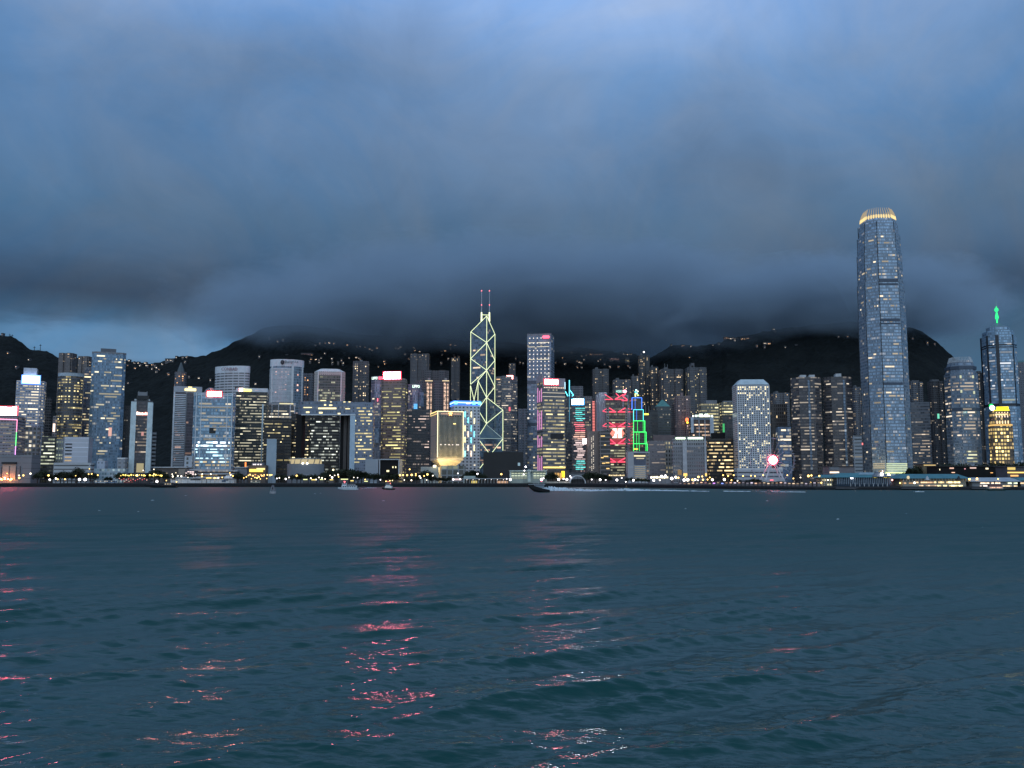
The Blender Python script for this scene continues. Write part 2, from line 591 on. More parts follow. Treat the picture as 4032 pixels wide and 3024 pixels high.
# ------------------------------------------------------------------ hills
def build_hills():
    xs = np.linspace(-1.35, 1.35, 620)
    ys = np.concatenate([np.linspace(YF, 2100, 50), np.linspace(2108, 2560, 62), np.linspace(2590, 3300, 10)])
    vs = []
    for y in ys:
        for a in xs:
            x = a * y * 0.72
            z = hill(x, y)
            if z > 4.5:
                q = Vector((x * .05, y * .05, 1.0))
                z += 5.0 * mnoise.noise(q * .35) + 3.2 * mnoise.noise(q) + 3.6 * abs(mnoise.noise(q * 2.3)) + 2.2 * mnoise.noise(q * 5.1)
            vs.append((x, y, z))
    nx = len(xs)
    fs = []
    for j in range(len(ys) - 1):
        for i in range(nx - 1):
            b = j * nx + i
            fs.append((b, b + 1, b + nx + 1, b + nx))
    me = bpy.data.meshes.new('hills')
    me.from_pydata(vs, [], fs)
    m = bpy.data.materials.new('forest')
    m.use_nodes = True
    t = NT(m.node_tree)
    p = t.n['Principled BSDF']
    g = t.node('ShaderNodeNewGeometry')
    n1 = t.noise(g.outputs['Position'], .09, 6.0, .7)
    n2 = t.noise(g.outputs['Position'], .012, 4.0, .6)
    f = t.m('MULTIPLY_ADD', t.m('ADD', n1, n2), 1.4, -0.9, clamp=True)
    t.put(p.inputs['Base Color'], t.mix(f, (.006, .008, .009, 1), (.022, .026, .026, 1)))
    p.inputs['Roughness'].default_value = 1.0
    p.inputs['Specular IOR Level'].default_value = 0.1
    me.materials.append(m)
    o = bpy.data.objects.new('hills', me)
    COL.objects.link(o)
    tag(o, kind='structure')

build_hills()

# ------------------------------------------------------------------ cloud lying on the hilltops
def build_cloud(cx, cy_, cz, hx, hy, hz, dens, seed):
    """a bank of vapour: thick in its heart, thinning to nothing at its ragged edge"""
    bm = bmesh.new()
    bmesh.ops.create_icosphere(bm, subdivisions=4, radius=1.0)
    for v in bm.verts:
        k = 1.04 + .05 * mnoise.noise(v.co * 3 + Vector((seed, 0, 0)))
        v.co = Vector((v.co.x * hx * k, v.co.y * hy * k, v.co.z * hz * k))
    me = bpy.data.meshes.new('low_cloud')
    bm.to_mesh(me)
    bm.free()
    m = bpy.data.materials.new('vapour')
    m.use_nodes = True
    t = NT(m.node_tree)
    t.n.clear()
    tcn = t.node('ShaderNodeTexCoord')
    mp = t.node('ShaderNodeMapping')
    mp.inputs['Scale'].default_value = (1 / hx, 1 / hy, 1 / hz)
    t.l.new(tcn.outputs['Object'], mp.inputs[0])
    ln = t.node('ShaderNodeVectorMath', operation='DOT_PRODUCT')
    t.l.new(mp.outputs[0], ln.inputs[0])
    t.l.new(mp.outputs[0], ln.inputs[1])
    mp2 = t.node('ShaderNodeMapping')
    mp2.inputs['Location'].default_value = (seed * 3.1, seed, 0)
    mp2.inputs['Scale'].default_value = (.0045, .0045, .009)
    t.l.new(tcn.outputs['Object'], mp2.inputs[0])
    n = t.noise(mp2.outputs[0], 1.0, 5.0, .65, .5)
    r2 = t.m('ADD', ln.outputs['Value'], t.m('MULTIPLY', t.m('SUBTRACT', n, .5), 2.1))
    e = t.m('POWER', t.m('MAXIMUM', t.m('SUBTRACT', 1.0, r2), 0.0), 1.5)
    vol = t.node('ShaderNodeVolumePrincipled')
    vol.inputs['Color'].default_value = (.60, .73, .86, 1)
    vol.inputs['Anisotropy'].default_value = 0.2
    t.put(vol.inputs['Density'], t.m('MULTIPLY', e, dens))
    o_ = t.node('ShaderNodeOutputMaterial')
    t.l.new(vol.outputs[0], o_.inputs['Volume'])
    me.materials.append(m)
    o = bpy.data.objects.new('low_cloud', me)
    o.location = (cx, cy_, cz)
    COL.objects.link(o)
    tag(o, kind='stuff')

build_cloud(-40, 2540, 455, 900, 760, 165, .020, 1.2)
build_cloud(900, 2600, 492, 520, 560, 130, .017, 5.7)
# ------------------------------------------------------------------ building kit
ROOF = mat('roof_slab', (.10, .105, .11), .85)
DARK = mat('dark_metal', (.02, .022, .025), .5)
BLACK = mat('black_cladding', (.006, .006, .007), .8)
PALE = mat('pale_concrete', (.48, .50, .52), .7)
WHT = mat('white_concrete', (.68, .69, .70), .65)
GREY = mat('grey_concrete', (.22, .23, .25), .75)
DGREY = mat('dark_concrete', (.10, .10, .11), .8)
TAN = mat('tan_stone', (.30, .25, .21), .75)
STEEL = mat('painted_steel', (.42, .45, .48), .45)
MULL = mat('brushed_steel', (.62, .66, .70), .35)

def rect(w=1.0, d=.8):
    return [(-w / 2, 0), (w / 2, 0), (w / 2, d), (-w / 2, d)]

def cham(d=1.0, c=.18):
    return [(-.5 + c, 0), (.5 - c, 0), (.5, c), (.5, d - c), (.5 - c, d), (-.5 + c, d), (-.5, d - c), (-.5, c)]

def oval(d=.6, n=28):
    return [(.5 * math.sin(-math.pi + 2 * math.pi * (n - k) / n) , d / 2 + d / 2 * math.cos(-math.pi + 2 * math.pi * (n - k) / n)) for k in range(n)]

def ccw(p):
    a = sum(p[i][0] * p[(i + 1) % len(p)][1] - p[(i + 1) % len(p)][0] * p[i][1] for i in range(len(p)))
    return p if a > 0 else list(reversed(p))

def bow(d=.45, b=.16, n=12):
    """flat back, front bowed towards the water"""
    f = [(-.5 + k / n, b * (2 * (k / n) - 1) ** 2) for k in range(n + 1)]
    return f + [(.5, d + b), (-.5, d + b)]

def cross(d=1.0, n=.12, m=.14):
    """apartment plan with re-entrant corners and light wells"""
    return [(-.5 + n, 0), (-m, 0), (-m, n), (m, n), (m, 0), (.5 - n, 0), (.5 - n, n), (.5, n), (.5, d - n), (.5 - n, d - n), (.5 - n, d), (-.5 + n, d), (-.5 + n, d - n), (-.5, d - n), (-.5, n), (-.5 + n, n)]

class Tower:
    pass

def fit(shape, x0, x1, yt, Y, rot):
    r = math.radians(rot)
    pts = [(x * math.cos(r) - y * math.sin(r), x * math.sin(r) + y * math.cos(r)) for x, y in ccw(shape)]
    my = min(p[1] for p in pts)
    pts = [(p[0], p[1] - my) for p in pts]
    z = zat(yt, Y)
    s = (x1 - x0) / FPX * Y / max(.001, max(p[0] for p in pts) - min(p[0] for p in pts))
    X = ((x0 + x1) / 2 - W0 / 2) / FPX * Y
    for _ in range(12):
        q = [proj(X + s * p[0], Y + s * p[1], z)[0] for p in pts]
        a, b = min(q), max(q)
        s *= (x1 - x0) / max(.01, b - a)
        X += ((x0 + x1) / 2 - (a + b) / 2) / FPX * Y
    return [(X + s * p[0], Y + s * p[1]) for p in pts], z

def edges(pts):
    out = []
    n = len(pts)
    u = 0.0
    for i in range(n):
        a, b = Vector(pts[i]), Vector(pts[(i + 1) % n])
        d = b - a
        L = d.length
        nrm = Vector((d.y, -d.x)) / max(L, 1e-6)
        mid = (a + b) / 2
        face = -nrm.dot(mid) / mid.length
        out.append(dict(a=a, b=b, d=d / max(L, 1e-6), L=L, n=nrm, u0=u, vis=face, w=face * L, ang=math.atan2(d.y, d.x)))
        u += L
    return out

_WM = {}
def win_mesh(col, s):
    k = (col, s)
    if k not in _WM:
        me = bpy.data.meshes.new('window')
        v = [(x, y, z) for y in (-.14, .05) for z in (0, 1) for x in (0, 1)]
        me.from_pydata(v, [], [(0, 1, 3, 2), (0, 2, 6, 4), (1, 5, 7, 3), (2, 3, 7, 6), (0, 4, 5, 1)])
        me.materials.append(em(col, s))
        _WM[k] = me
    return _WM[k]

def windows(t, n, kind='strip', col=WARM, s=1.5, yb=1880, yt=None, faces=None, cap=48, seed=None, cols2=None, clump=.5):
    """lit windows standing a hand's breadth proud of the wall; each is a part"""
    R = random.Random(hash((round(t.x0), round(t.yt), 3)) & 0xffff if seed is None else seed)
    es = [e for e in t.E if e['vis'] > .12 and e['L'] > 2.0]
    if faces is not None:
        es = sorted(es, key=lambda e: -e['w'])[:faces]
    if not es:
        return
    fh, bw, hf, wf = t.mat['fh'], t.mat['bw'], t.mat['hf'], t.mat['wf']
    zb = max(t.z0 + 2, zat(yb, t.Y))
    ztop = (t.z1 if yt is None else zat(yt, t.Y)) - fh * .4
    f0, f1 = int(math.ceil(zb / fh)), int(math.floor(ztop / fh)) - 1
    if f1 <= f0:
        return
    wt = [e['w'] for e in es]
    fw = {f: (R.random() ** 2 if R.random() < clump else .25) for f in range(f0, f1 + 1)}
    fl = list(fw)
    fwv = [fw[f] for f in fl]
    n = int(n * .75)
    s = s * .95
    used = set()
    made = []
    for _ in range(n * 3):
        if len(made) >= n:
            break
        e = R.choices(es, wt)[0]
        f = R.choices(fl, fwv)[0]
        i0 = int(math.ceil(e['u0'] / bw))
        i1 = int(math.floor((e['u0'] + e['L']) / bw)) - 1
        if i1 < i0:
            continue
        ln = 1 if kind == 'cell' else R.choice((1, 1, 2, 2, 3, 4, 5))
        if kind == 'row':
            ln = R.choice((1, 2, 3, 4, 6, 9, 24))
        i = R.randint(i0, i1)
        ln = min(ln, i1 - i + 1)
        key = [(id(e), f, k) for k in range(i, i + ln)]
        if any(k in used for k in key):
            continue
        used.update(key)
        ua = i * bw + bw * (1 - wf) / 2 - e['u0']
        ub = (i + ln) * bw - bw * (1 - wf) / 2 - e['u0']
        hh = fh * hf * (.72 if kind != 'cell' else .9)
        made.append((e, ua, ub, f * fh + (fh - hh) / 2, hh, R.random()))
    P = wloc(t.th)
    rest = MB()
    for k, (e, ua, ub, z, h, q) in enumerate(made):
        c = col if (cols2 is None or q < .7) else cols2
        st = s * (.55 if q < .45 else .3 if q < .85 else 1.3)
        p = e['a'] + e['d'] * ua
        if k < cap:
            o = bpy.data.objects.new('window', win_mesh(c, round(st, 2)))
            o.parent = t.th
            o.location = (p.x - P.x, p.y - P.y, z - P.z)
            o.rotation_euler = (0, 0, e['ang'])
            o.scale = (ub - ua, 1, h)
            COL.objects.link(o)
        else:
            q2 = e['a'] + e['d'] * ub
            o2 = e['n'] * .14
            rest.poly([(p.x + o2.x, p.y + o2.y, z), (q2.x + o2.x, q2.y + o2.y, z), (q2.x + o2.x, q2.y + o2.y, z + h), (p.x + o2.x, p.y + o2.y, z + h)])
    if rest.f:
        tag(rest.build('window', em(col, s * .9), t.th), kind='stuff')

def tower(name, label, cat, x0, x1, yt, Y, m, shape=None, rot=0, z0=None, group=None, foot=1.0):
    t = Tower()
    t.x0, t.x1, t.yt, t.Y, t.mat = x0, x1, yt, Y, m
    t.pts, t.z1 = fit(shape or rect(1, .8), x0, x1, yt, Y, rot)
    cx = sum(p[0] for p in t.pts) / len(t.pts)
    cyy = sum(p[1] for p in t.pts) / len(t.pts)
    t.c = (cx, cyy)
    if z0 is None:
        z0 = 4.0 if Y < 1540 else min(hill(p[0], p[1]) for p in t.pts) - 2
    t.z0 = z0
    t.th = thing(name, label, cat, (cx, cyy, z0), group)
    mb = MB()
    mb.prism(t.pts, z0, t.z1)
    t.body = mb.build('facade', [m, ROOF], t.th)
    t.E = edges(t.pts)
    t.F = max(t.E, key=lambda e: e['w'])
    return t

def scaled(t, s, dx=0, dy=0):
    return [(t.c[0] + (p[0] - t.c[0]) * s + dx, t.c[1] + (p[1] - t.c[1]) * s + dy) for p in t.pts]

def ring(t, ya, yb, s, m, name, top=None):
    """a storey band around the whole tower, a little wider or narrower than it"""
    mb = MB()
    mb.prism(scaled(t, s), zat(yb, t.Y), zat(ya, t.Y), top=None if top is None else scaled(t, top), cmi=0, bot=True)
    return mb.build(name, m, t.th)

def frange(e, u0, u1, out):
    a = e['a'] + e['d'] * (e['L'] * u0) + e['n'] * out
    b = e['a'] + e['d'] * (e['L'] * u1) + e['n'] * out
    return a, b

def fbox(t, u0, u1, ya, yb, m, name, out=.5, back=.4, e=None, parent=None):
    """box laid on a tower face: u is the fraction across the face, rows are picture rows"""
    e = e or t.F
    a, b = frange(e, u0, u1, out)
    c, d = frange(e, u1, u0, -back)
    mb = MB()
    mb.prism([tuple(a), tuple(b), tuple(c), tuple(d)], zat(yb, t.Y), zat(ya, t.Y), cmi=0, bot=True)
    return mb.build(name, m, parent or t.th)

def ftube(t, u0, ya, u1, yb, r, m, name, out=.4, e=None):
    e = e or t.F
    a, _ = frange(e, u0, u0, out)
    b, _ = frange(e, u1, u1, out)
    mb = MB()
    mb.tube((a.x, a.y, zat(ya, t.Y)), (b.x, b.y, zat(yb, t.Y)), r)
    return mb.build(name, m, t.th)

def pxbox(parent, name, x0, x1, ya, yb, Y, dep, m, za=None, zb=None):
    """upright box whose front covers a picture rectangle at distance Y"""
    ym = (ya + yb) / 2
    mb = MB()
    mb.box(xat(x0, ym, Y), xat(x1, ym, Y), Y, Y + dep, zat(yb, Y) if zb is None else zb, zat(ya, Y) if za is None else za)
    return mb.build(name, m, parent)

def pxtube(parent, name, p, q, Y, r, m, r1=None, n=6):
    mb = MB()
    mb.tube((xat(p[0], p[1], Y), Y, zat(p[1], Y)), (xat(q[0], q[1], Y), Y, zat(q[1], Y)), r, r1, n)
    return mb.build(name, m, parent)

def crown_box(t, u0, u1, ya, yb, m=GREY, name='roof_plant', v0=.15, v1=.75):
    """plant room standing on the roof"""
    e = t.F
    dep = max((Vector(p) - e['a']).dot(-e['n']) for p in t.pts)
    a = e['a'] + e['d'] * (e['L'] * u0) - e['n'] * dep * v0
    b = e['a'] + e['d'] * (e['L'] * u1) - e['n'] * dep * v0
    c = e['a'] + e['d'] * (e['L'] * u1) - e['n'] * dep * v1
    d = e['a'] + e['d'] * (e['L'] * u0) - e['n'] * dep * v1
    mb = MB()
    z1 = zat(ya, t.Y)
    mb.prism([tuple(a), tuple(b), tuple(c), tuple(d)], t.z1, max(z1, t.z1 + 1.5), cmi=0)
    return mb.build(name, m, t.th)

def sign(t, u0, u1, ya, yb, col, s, frame=None, fs=3.0, out=.9, e=None, sample=True):
    p = fbox(t, u0, u1, ya, yb, em(col, s, sample), 'sign_panel', out=out, back=-.35, e=e)
    if frame:  # glow halo around the panel, built as an emissive border
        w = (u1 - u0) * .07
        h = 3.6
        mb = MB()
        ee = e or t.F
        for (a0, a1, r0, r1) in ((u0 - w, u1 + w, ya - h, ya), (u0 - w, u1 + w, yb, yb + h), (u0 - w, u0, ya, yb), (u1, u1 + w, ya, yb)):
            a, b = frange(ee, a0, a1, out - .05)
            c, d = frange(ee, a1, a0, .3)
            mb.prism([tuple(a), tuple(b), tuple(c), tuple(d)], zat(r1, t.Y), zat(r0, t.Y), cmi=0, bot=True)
        mb.build('sign_frame_or_halo', em(frame, fs, sample), t.th)
    return p

def text(t, s, u0, u1, ya, yb, m, out=.6, e=None, name='sign_lettering', thick=.3):
    """raised lettering on a tower face"""
    e = e or t.F
    cu = bpy.data.curves.new('lettering', 'FONT')
    cu.body = s
    cu.extrude = thick / 2
    cu.resolution_u = 2
    o = bpy.data.objects.new('tmp', cu)
    COL.objects.link(o)
    me = bpy.data.meshes.new_from_object(o)
    bpy.data.objects.remove(o)
    xs = [v.co.x for v in me.vertices]
    ys = [v.co.y for v in me.vertices]
    a, b = frange(e, u0, u1, out)
    z0, z1 = zat(yb, t.Y), zat(ya, t.Y)
    sx = (b - a).length / (max(xs) - min(xs))
    sy = (z1 - z0) / (max(ys) - min(ys))
    P = wloc(t.th)
    x0, y0 = min(xs), min(ys)
    for v in me.vertices:
        q = a + e['d'] * ((v.co.x - x0) * sx) + e['n'] * v.co.z
        v.co = (q.x - P.x, q.y - P.y, z0 + (v.co.y - y0) * sy - P.z)
    me.materials.clear()
    me.materials.append(m)
    o = bpy.data.objects.new(name, me)
    COL.objects.link(o)
    o.parent = t.th
    return o

def mast(t, u, v, ya, r=.25, m=None, name='mast', base=None):
    e = t.F
    dep = max((Vector(p) - e['a']).dot(-e['n']) for p in t.pts)
    a = e['a'] + e['d'] * (e['L'] * u) - e['n'] * dep * v
    mb = MB()
    mb.tube((a.x, a.y, t.z1 if base is None else base), (a.x, a.y, zat(ya, t.Y)), r, r * .5)
    return mb.build(name, m or STEEL, t.th)

def parapet(t, s=1.012, h=2.2, m=None):
    mb = MB()
    mb.prism(scaled(t, s), t.z1 - h * .4, t.z1 + h * .6, cmi=1)
    return mb.build('parapet', [m or GREY, ROOF], t.th)
# ================================================================== buildings, left to right
RED, PINK = (1, .10, .13), (1, .16, .22)
# --- far left
t = tower('hotel_tower', 'grey waterfront hotel outlined by a coloured light strip, huge red sign on its roof', 'hotel', -120, 103, 1636, 1085,
          fac((.36, .33, .36), (.09, .085, .10), 3.6, 3.2, .5, .85, .10, WARM, .35), rect(1, .5), rot=8)
for i in range(7):
    u0 = .30 + i * .098
    fbox(t, u0, u0 + .085, 1601 + (i % 3), 1633, em((1, .14, .2), 95.0, True), 'sign_letter', out=1.0, back=-.2)
fbox(t, .25, 1.0, 1634, 1637, DARK, 'sign_rail', out=.8, back=.6)
fbox(t, .27, 1.01, 1597, 1634, em((1, .08, .10), 1.6), 'sign_halo_panel', out=.3, back=0)  # red halo around the letters, built as a glowing panel behind them
ftube(t, 0, 1649, .62, 1649, .45, em((1, .75, .85), 3.0), 'light_strip', .5)
ftube(t, .62, 1649, 1.0, 1651, .45, em((1, .35, .55), 2.6), 'light_strip', .5)
for a, b, c in ((1651, 1700, (1, .3, .55)), (1700, 1755, (.15, 1, .25)), (1755, 1790, (.85, .35, 1))):
    ftube(t, 1.0, a, 1.0, b, .42, em(c, 2.2), 'light_strip', .45)
windows(t, 46, 'strip', WHITE, .5, yb=1785, yt=1660)
t = tower('podium_building', 'blank grey podium with an orange floodlit entrance recess at the left quay', 'podium', -130, 160, 1792, 1050,
          fac((.27, .26, .28), (.08, .08, .09), 6.0, 30.0, .06, .95, 0.0), rect(1, .35), rot=6)
e = t.F
x_ = lambda px: (px - t.x0) / (t.x1 - t.x0)
fbox(t, x_(32), x_(91), 1826, 1890, mat('entrance_wall', (.55, .42, .34), .7), 'entrance_wall', out=.25, back=.2)
for k in range(4):
    fbox(t, x_(36 + k * 15), x_(38 + k * 15), 1885, 1888, em((1, .32, .08), 130, True), 'floodlight', out=5.0, back=-4.2)
fbox(t, x_(30), x_(94), 1819, 1826, DARK, 'entrance_canopy', out=2.5, back=.2)
for px in (28, 62, 92, 110):
    fbox(t, x_(px), x_(px) + .008, 1835, 1889, DGREY, 'pillar', out=.9, back=.1)
ring(t, 1790, 1795, 1.008, GREY, 'parapet')
t = tower('office_tower', 'pale blue office tower with white and blue roof sign at the far left', 'office tower', 65, 184, 1497, 1230,
          fac((.42, .46, .55), (.10, .12, .16), 3.9, 3.4, .5, .62, .34, WHITE, .7), cham(.8, .14), rot=22)
crown_box(t, .12, .75, 1446, 1499, PALE)
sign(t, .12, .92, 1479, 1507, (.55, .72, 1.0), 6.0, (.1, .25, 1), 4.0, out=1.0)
windows(t, 80, 'strip', WHITE, 1.5, yb=1690)
t = tower('office_block', 'grey block with square punched windows beside the outlined hotel', 'office', 100, 162, 1680, 1120,
          fac((.30, .30, .33), (.035, .035, .04), 5.2, 4.2, .62, .62, .10, WARM, .8), rect(1, .7), rot=20)
windows(t, 14, 'cell', WHITE, 1.2, yb=1790)
t = tower('office_tower', 'thin dim grey tower behind the tower with the white and blue sign', 'office tower', 178, 206, 1565, 1290,
          fac((.14, .14, .16), p=.05, lc=WHITE, ls=.5), rect(1, 1), rot=20)
t = tower('office_block', 'narrow pinkish building with a lit vertical sign by the round yellow-lit tower', 'office', 209, 228, 1638, 1240,
          fac((.30, .26, .26), p=.1), rect(1, 1), rot=20)
fbox(t, .1, .6, 1668, 1700, em((1, .75, .6), 2.2), 'sign_panel')
t = tower('office_tower', 'dark block of lit office floors under the round yellow-lit tower', 'office', 165, 224, 1718, 1110,
          fac((.035, .035, .04), (.01, .011, .013), 4.2, 2.4, .5, .9, .22, GRN, .7), rect(1, .8), rot=20)
windows(t, 30, 'row', (.95, 1, .72), 1.2, yb=1840)
t = tower('round_office_tower', 'round fronted office tower with bands of yellow-lit floors', 'office tower', 230, 331, 1467, 1260,
          fac((.10, .11, .13), (.03, .035, .04), 3.9, 2.2, .55, .92, .30, YEL, .8), oval(.9), rot=0)
ring(t, 1467, 1480, 1.015, mat('pale_band', (.36, .42, .46), .6), 'crown_band')
for u in (.3, .5, .75):
    mast(t, u, .5, 1455 + int(u * 8), .5, DARK, 'window_cradle')
windows(t, 85, 'row', (1, .84, .40), 1.4, yb=1715, yt=1484, cap=60)
t = tower('office_block', 'pale stepped block with columns of yellow-green windows near the round tower', 'office', 222, 251, 1727, 1120,
          fac((.30, .33, .33), (.05, .055, .05), 4.0, 3.0, .5, .6, .5, GRN, .8), rect(1, 1), rot=20)
t = tower('office_tower', 'dark blue glass tower between the round tower and the tall blue tower', 'office tower', 334, 388, 1450, 1330,
          fac((.08, .11, .17), (.05, .07, .11), 3.9, 2.0, .6, .9, .08, WARM, .8), rect(1, .9), rot=22)
crown_box(t, .1, .9, 1444, 1450, GREY)
windows(t, 34, 'row', (1, .86, .5), 1.4, yb=1720)
t = tower('office_tower', 'tall pale blue glass tower with a lattice crown box above the hill line', 'office tower', 363, 497, 1387, 1300,
          fac((.19, .29, .40), (.12, .20, .28), 3.9, 1.8, .7, .92, .05, WHITE, .7, gr=.2), cham(.9, .10), rot=24)
parapet(t)
crown_box(t, .18, .75, 1368, 1388, mat('lattice_plant', (.12, .13, .15), .6))
windows(t, 80, 'row', (1, .90, .62), 1.15, yb=1800)
fbox(t, .60, .72, 1682, 1716, em((1, .55, .45), .8), 'lit_screen', out=.3)
t = tower('office_block', 'white windowless box with louvred openings on its side near the quay', 'office', 249, 366, 1720, 1100,
          fac((.62, .64, .70), (.5, .52, .58), 5.5, 60., .12, .98, 0.0), rect(1, .6), rot=10)
for i in range(7):
    fbox(t, .10, .36, 1746 + i * 13, 1751 + i * 13, DARK if i < 4 else em(WARM, .5), 'louvre_opening', out=.2)
fbox(t, .0, .05, 1720, 1830, GREY, 'corner_pier', out=.6)
t = tower('podium_building', 'long low white building with ribbon windows behind the promenade trees', 'podium', 212, 372, 1824, 1060,
          fac((.55, .58, .60), (.06, .07, .08), 4.4, 40., .36, .98, 0.1, WHITE, .3), rect(1, .25), rot=4)
ring(t, 1822, 1826, 1.006, PALE, 'parapet')
t = tower('office_block', 'small pale blue block with round roof tank by the quay', 'office', 382, 425, 1815, 1070,
          fac((.50, .56, .66), (.2, .24, .3), 5.0, 4.0, .4, .5, 0.04), rect(1, .8))
crown_box(t, .1, .6, 1806, 1815, PALE)
t = tower('office_block', 'small grey cube building with white parapet by the quay', 'office', 462, 503, 1805, 1075,
          fac((.34, .36, .40), (.1, .11, .12), 5.0, 6.0, .4, .5, 0.1), rect(1, .8))
parapet(t, 1.02, 1.5, WHT)
t = tower('podium_building', 'low blue-white glazed hall between the two small quay blocks', 'podium', 370, 506, 1845, 1050,
          fac((.42, .50, .56), (.16, .24, .28), 4.2, 3.0, .6, .8, .25, (.8, 1, .95), .5), rect(1, .3))
windows(t, 14, 'strip', WHITE, 1.2, yb=1870)
t = tower('apartment_tower', 'dark apartment slab with few lights left of the white-edged tower', 'apartments', 490, 524, 1596, 1350,
          fac((.03, .03, .035), p=.12, lc=WHITE, ls=.5, hf=.45, wf=.5), rect(1, .8), rot=20)
# --- white-edged tower
t = tower('office_tower', 'dark glass tower between two broad white edge piers, small machinery on its roof', 'office tower', 519, 604, 1577, 1090,
          fac((.075, .07, .08), (.05, .045, .052), 3.9, 2.0, .55, .9, .10, (1, .7, .5), .35), rect(1, .7), rot=18)
WED = mat('white_pier', (.60, .70, .72), .6)
fbox(t, -.02, .24, 1581, 1862, WED, 'edge_pier', out=1.6, back=6)
fbox(t, .78, 1.03, 1583, 1862, WED, 'edge_pier', out=1.6, back=6)
crown_box(t, .12, .86, 1570, 1577, PALE, 'roof_slab')
crown_box(t, .22, .80, 1556, 1577, DARK, 'roof_plant')
crown_box(t, .26, .72, 1541, 1577, GREY, 'dish_deck', .3, .6)
mast(t, .3, .4, 1536, .4)
mast(t, .7, .4, 1538, .4)
for k in range(7):
    fbox(t, .26 + k * .08, .26 + k * .08 + .066, 1621 + (0, 2, 4, 3, 4, 1, 2)[k], 1633, em((1, .62, .5) if k < 4 else (1, .35, .28), 4.5, True), 'sign_letter', out=.9, back=-.3)
fbox(t, .52, .64, 1700, 1715, em((1, .45, .4), .6), 'lit_screen', out=.25)
fbox(t, .36, .70, 1824, 1860, em((1, .85, .45), .38), 'lit_lobby', out=.2)
windows(t, 22, 'row', (1, .8, .6), .5, yb=1800, yt=1640, faces=1)
t = tower('apartment_tower', 'narrow building with stacked white balconies right of the white-edged tower', 'apartments', 598, 617, 1697, 1120,
          fac((.42, .45, .48), (.03, .03, .035), 4.6, 6.0, .5, .75, 0.0), rect(1, 1.2), rot=15)
t = tower('octagonal_hotel', 'dim tower with stepped pyramid cap rising behind the striped twin slabs', 'hotel', 688, 736, 1463, 1500,
          fac((.15, .15, .17), (.05, .05, .06), 3.6, 3.0, .5, .6, .08, ORG, 1.0), cham(1, .29))
mb = MB()
mb.prism(scaled(t, .62), t.z1, zat(1450, t.Y), top=scaled(t, .5))
mb.prism(scaled(t, .46), zat(1450, t.Y), zat(1425, t.Y), top=scaled(t, .1))
mb.build('stepped_cap', [mat('verdigris', (.10, .12, .13), .7)], t.th)
windows(t, 9, 'cell', ORG, 2.2, yb=1520)
t = tower('office_tower', 'wide slab of white horizontal balcony stripes with small yellow sign on top', 'office tower', 684, 796, 1522, 1180,
          fac((.16, .14, .16), (.04, .04, .05), 4.0, 1.6, .8, .6, .06, (1, .75, .65), .35), rect(1, .55), rot=22)
fbox(t, -.01, 1.0, 1520, 1543, mat('grey_crown', (.40, .42, .46), .7), 'crown_band', out=.8)
for i in range(42):
    y = 1552 + i * 7.1
    fbox(t, .06, .44, y, y + 3.2, MULL, 'balcony_band', out=.9, back=.2)
fbox(t, -.01, .05, 1543, 1850, MULL, 'edge_pier', out=1.1)
fbox(t, .43, .47, 1543, 1850, GREY, 'edge_pier', out=1.2)
sign(t, .38, .78, 1528, 1537, YEL, 3.0, out=1.3)
fbox(t, .50, .63, 1521, 1527, em(YEL, 2.6), 'sign_logo', out=1.2, back=-.6)
windows(t, 26, 'strip', (1, .6, .45), .6, yb=1830, yt=1610)
# --- framed glass tower
t = tower('glass_office_tower', 'glass tower wrapped in pale steel floor frames with glowing red sign near its top', 'office tower', 764, 931, 1545, 1100,
          fac((.22, .32, .42), (.16, .25, .33), 3.9, 1.6, .72, .92, .05, WHITE, .6, gr=.08, gm=.25), cham(.8, .07), rot=15)
for y in (1546, 1553, 1597, 1637, 1680, 1720, 1764, 1806):
    ring(t, y, y + 3.0, 1.016, MULL, 'frame_band')
for u in (0.0, .14, .86, 1.0):
    fbox(t, u - .012, u + .012, 1547, 1845, MULL, 'frame_column', out=.7)
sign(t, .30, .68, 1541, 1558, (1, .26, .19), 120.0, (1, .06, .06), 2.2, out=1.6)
fbox(t, .38, .56, 1681, 1706, DARK, 'recess_panel', out=.1)
windows(t, 44, 'row', WHITE, .7, yb=1800, yt=1570, seed=4)
tt = Tower(); tt.__dict__.update(t.__dict__); tt.x0 += 3
windows(tt, 34, 'strip', (.55, .88, 1), 3.6, yb=1835, yt=1722, faces=1, seed=9)  # reflection of city lights on the glass, imitated by glowing strips
windows(tt, 22, 'strip', (.8, .95, 1), 5.0, yb=1765, yt=1730, faces=1, seed=10)  # brighter heart of the imitated reflection, not lit rooms
windows(tt, 18, 'row', (1, .78, .45), 1.4, yb=1845, yt=1806, faces=1, seed=12)
mb = MB(); mb.ball((t.c[0] - 6, t.c[1], t.z1 - 1), 8.5, 1.1, 12, 8)
mb.build('roof_dome', mat('dome_skin', (.22, .2, .22), .5), t.th, True)
t = tower('podium_building', 'stacked white decks with lit shops at the foot of the framed glass tower', 'podium', 745, 932, 1846, 1060,
          fac((.40, .42, .46), (.08, .07, .07), 4.0, 3.0, .55, .8, .5, (1, .7, .35), .9), rect(1, .4))
for i, (a, b) in enumerate(((728, 935), (720, 925), (712, 930))):
    pxbox(t.th, 'deck', a, b, 1852 + i * 12, 1856 + i * 12, t.Y - 6 - i * 5, 12, PALE)
windows(t, 26, 'strip', (1, .72, .34), 2.2, yb=1885)
t = tower('annex_building', 'small white annex with dark window column left of the framed glass tower', 'office', 727, 766, 1795, 1075,
          fac((.48, .52, .56), (.04, .05, .05), 5.0, 7.0, .6, .35, .1, WHITE, .8), rect(1, .8))
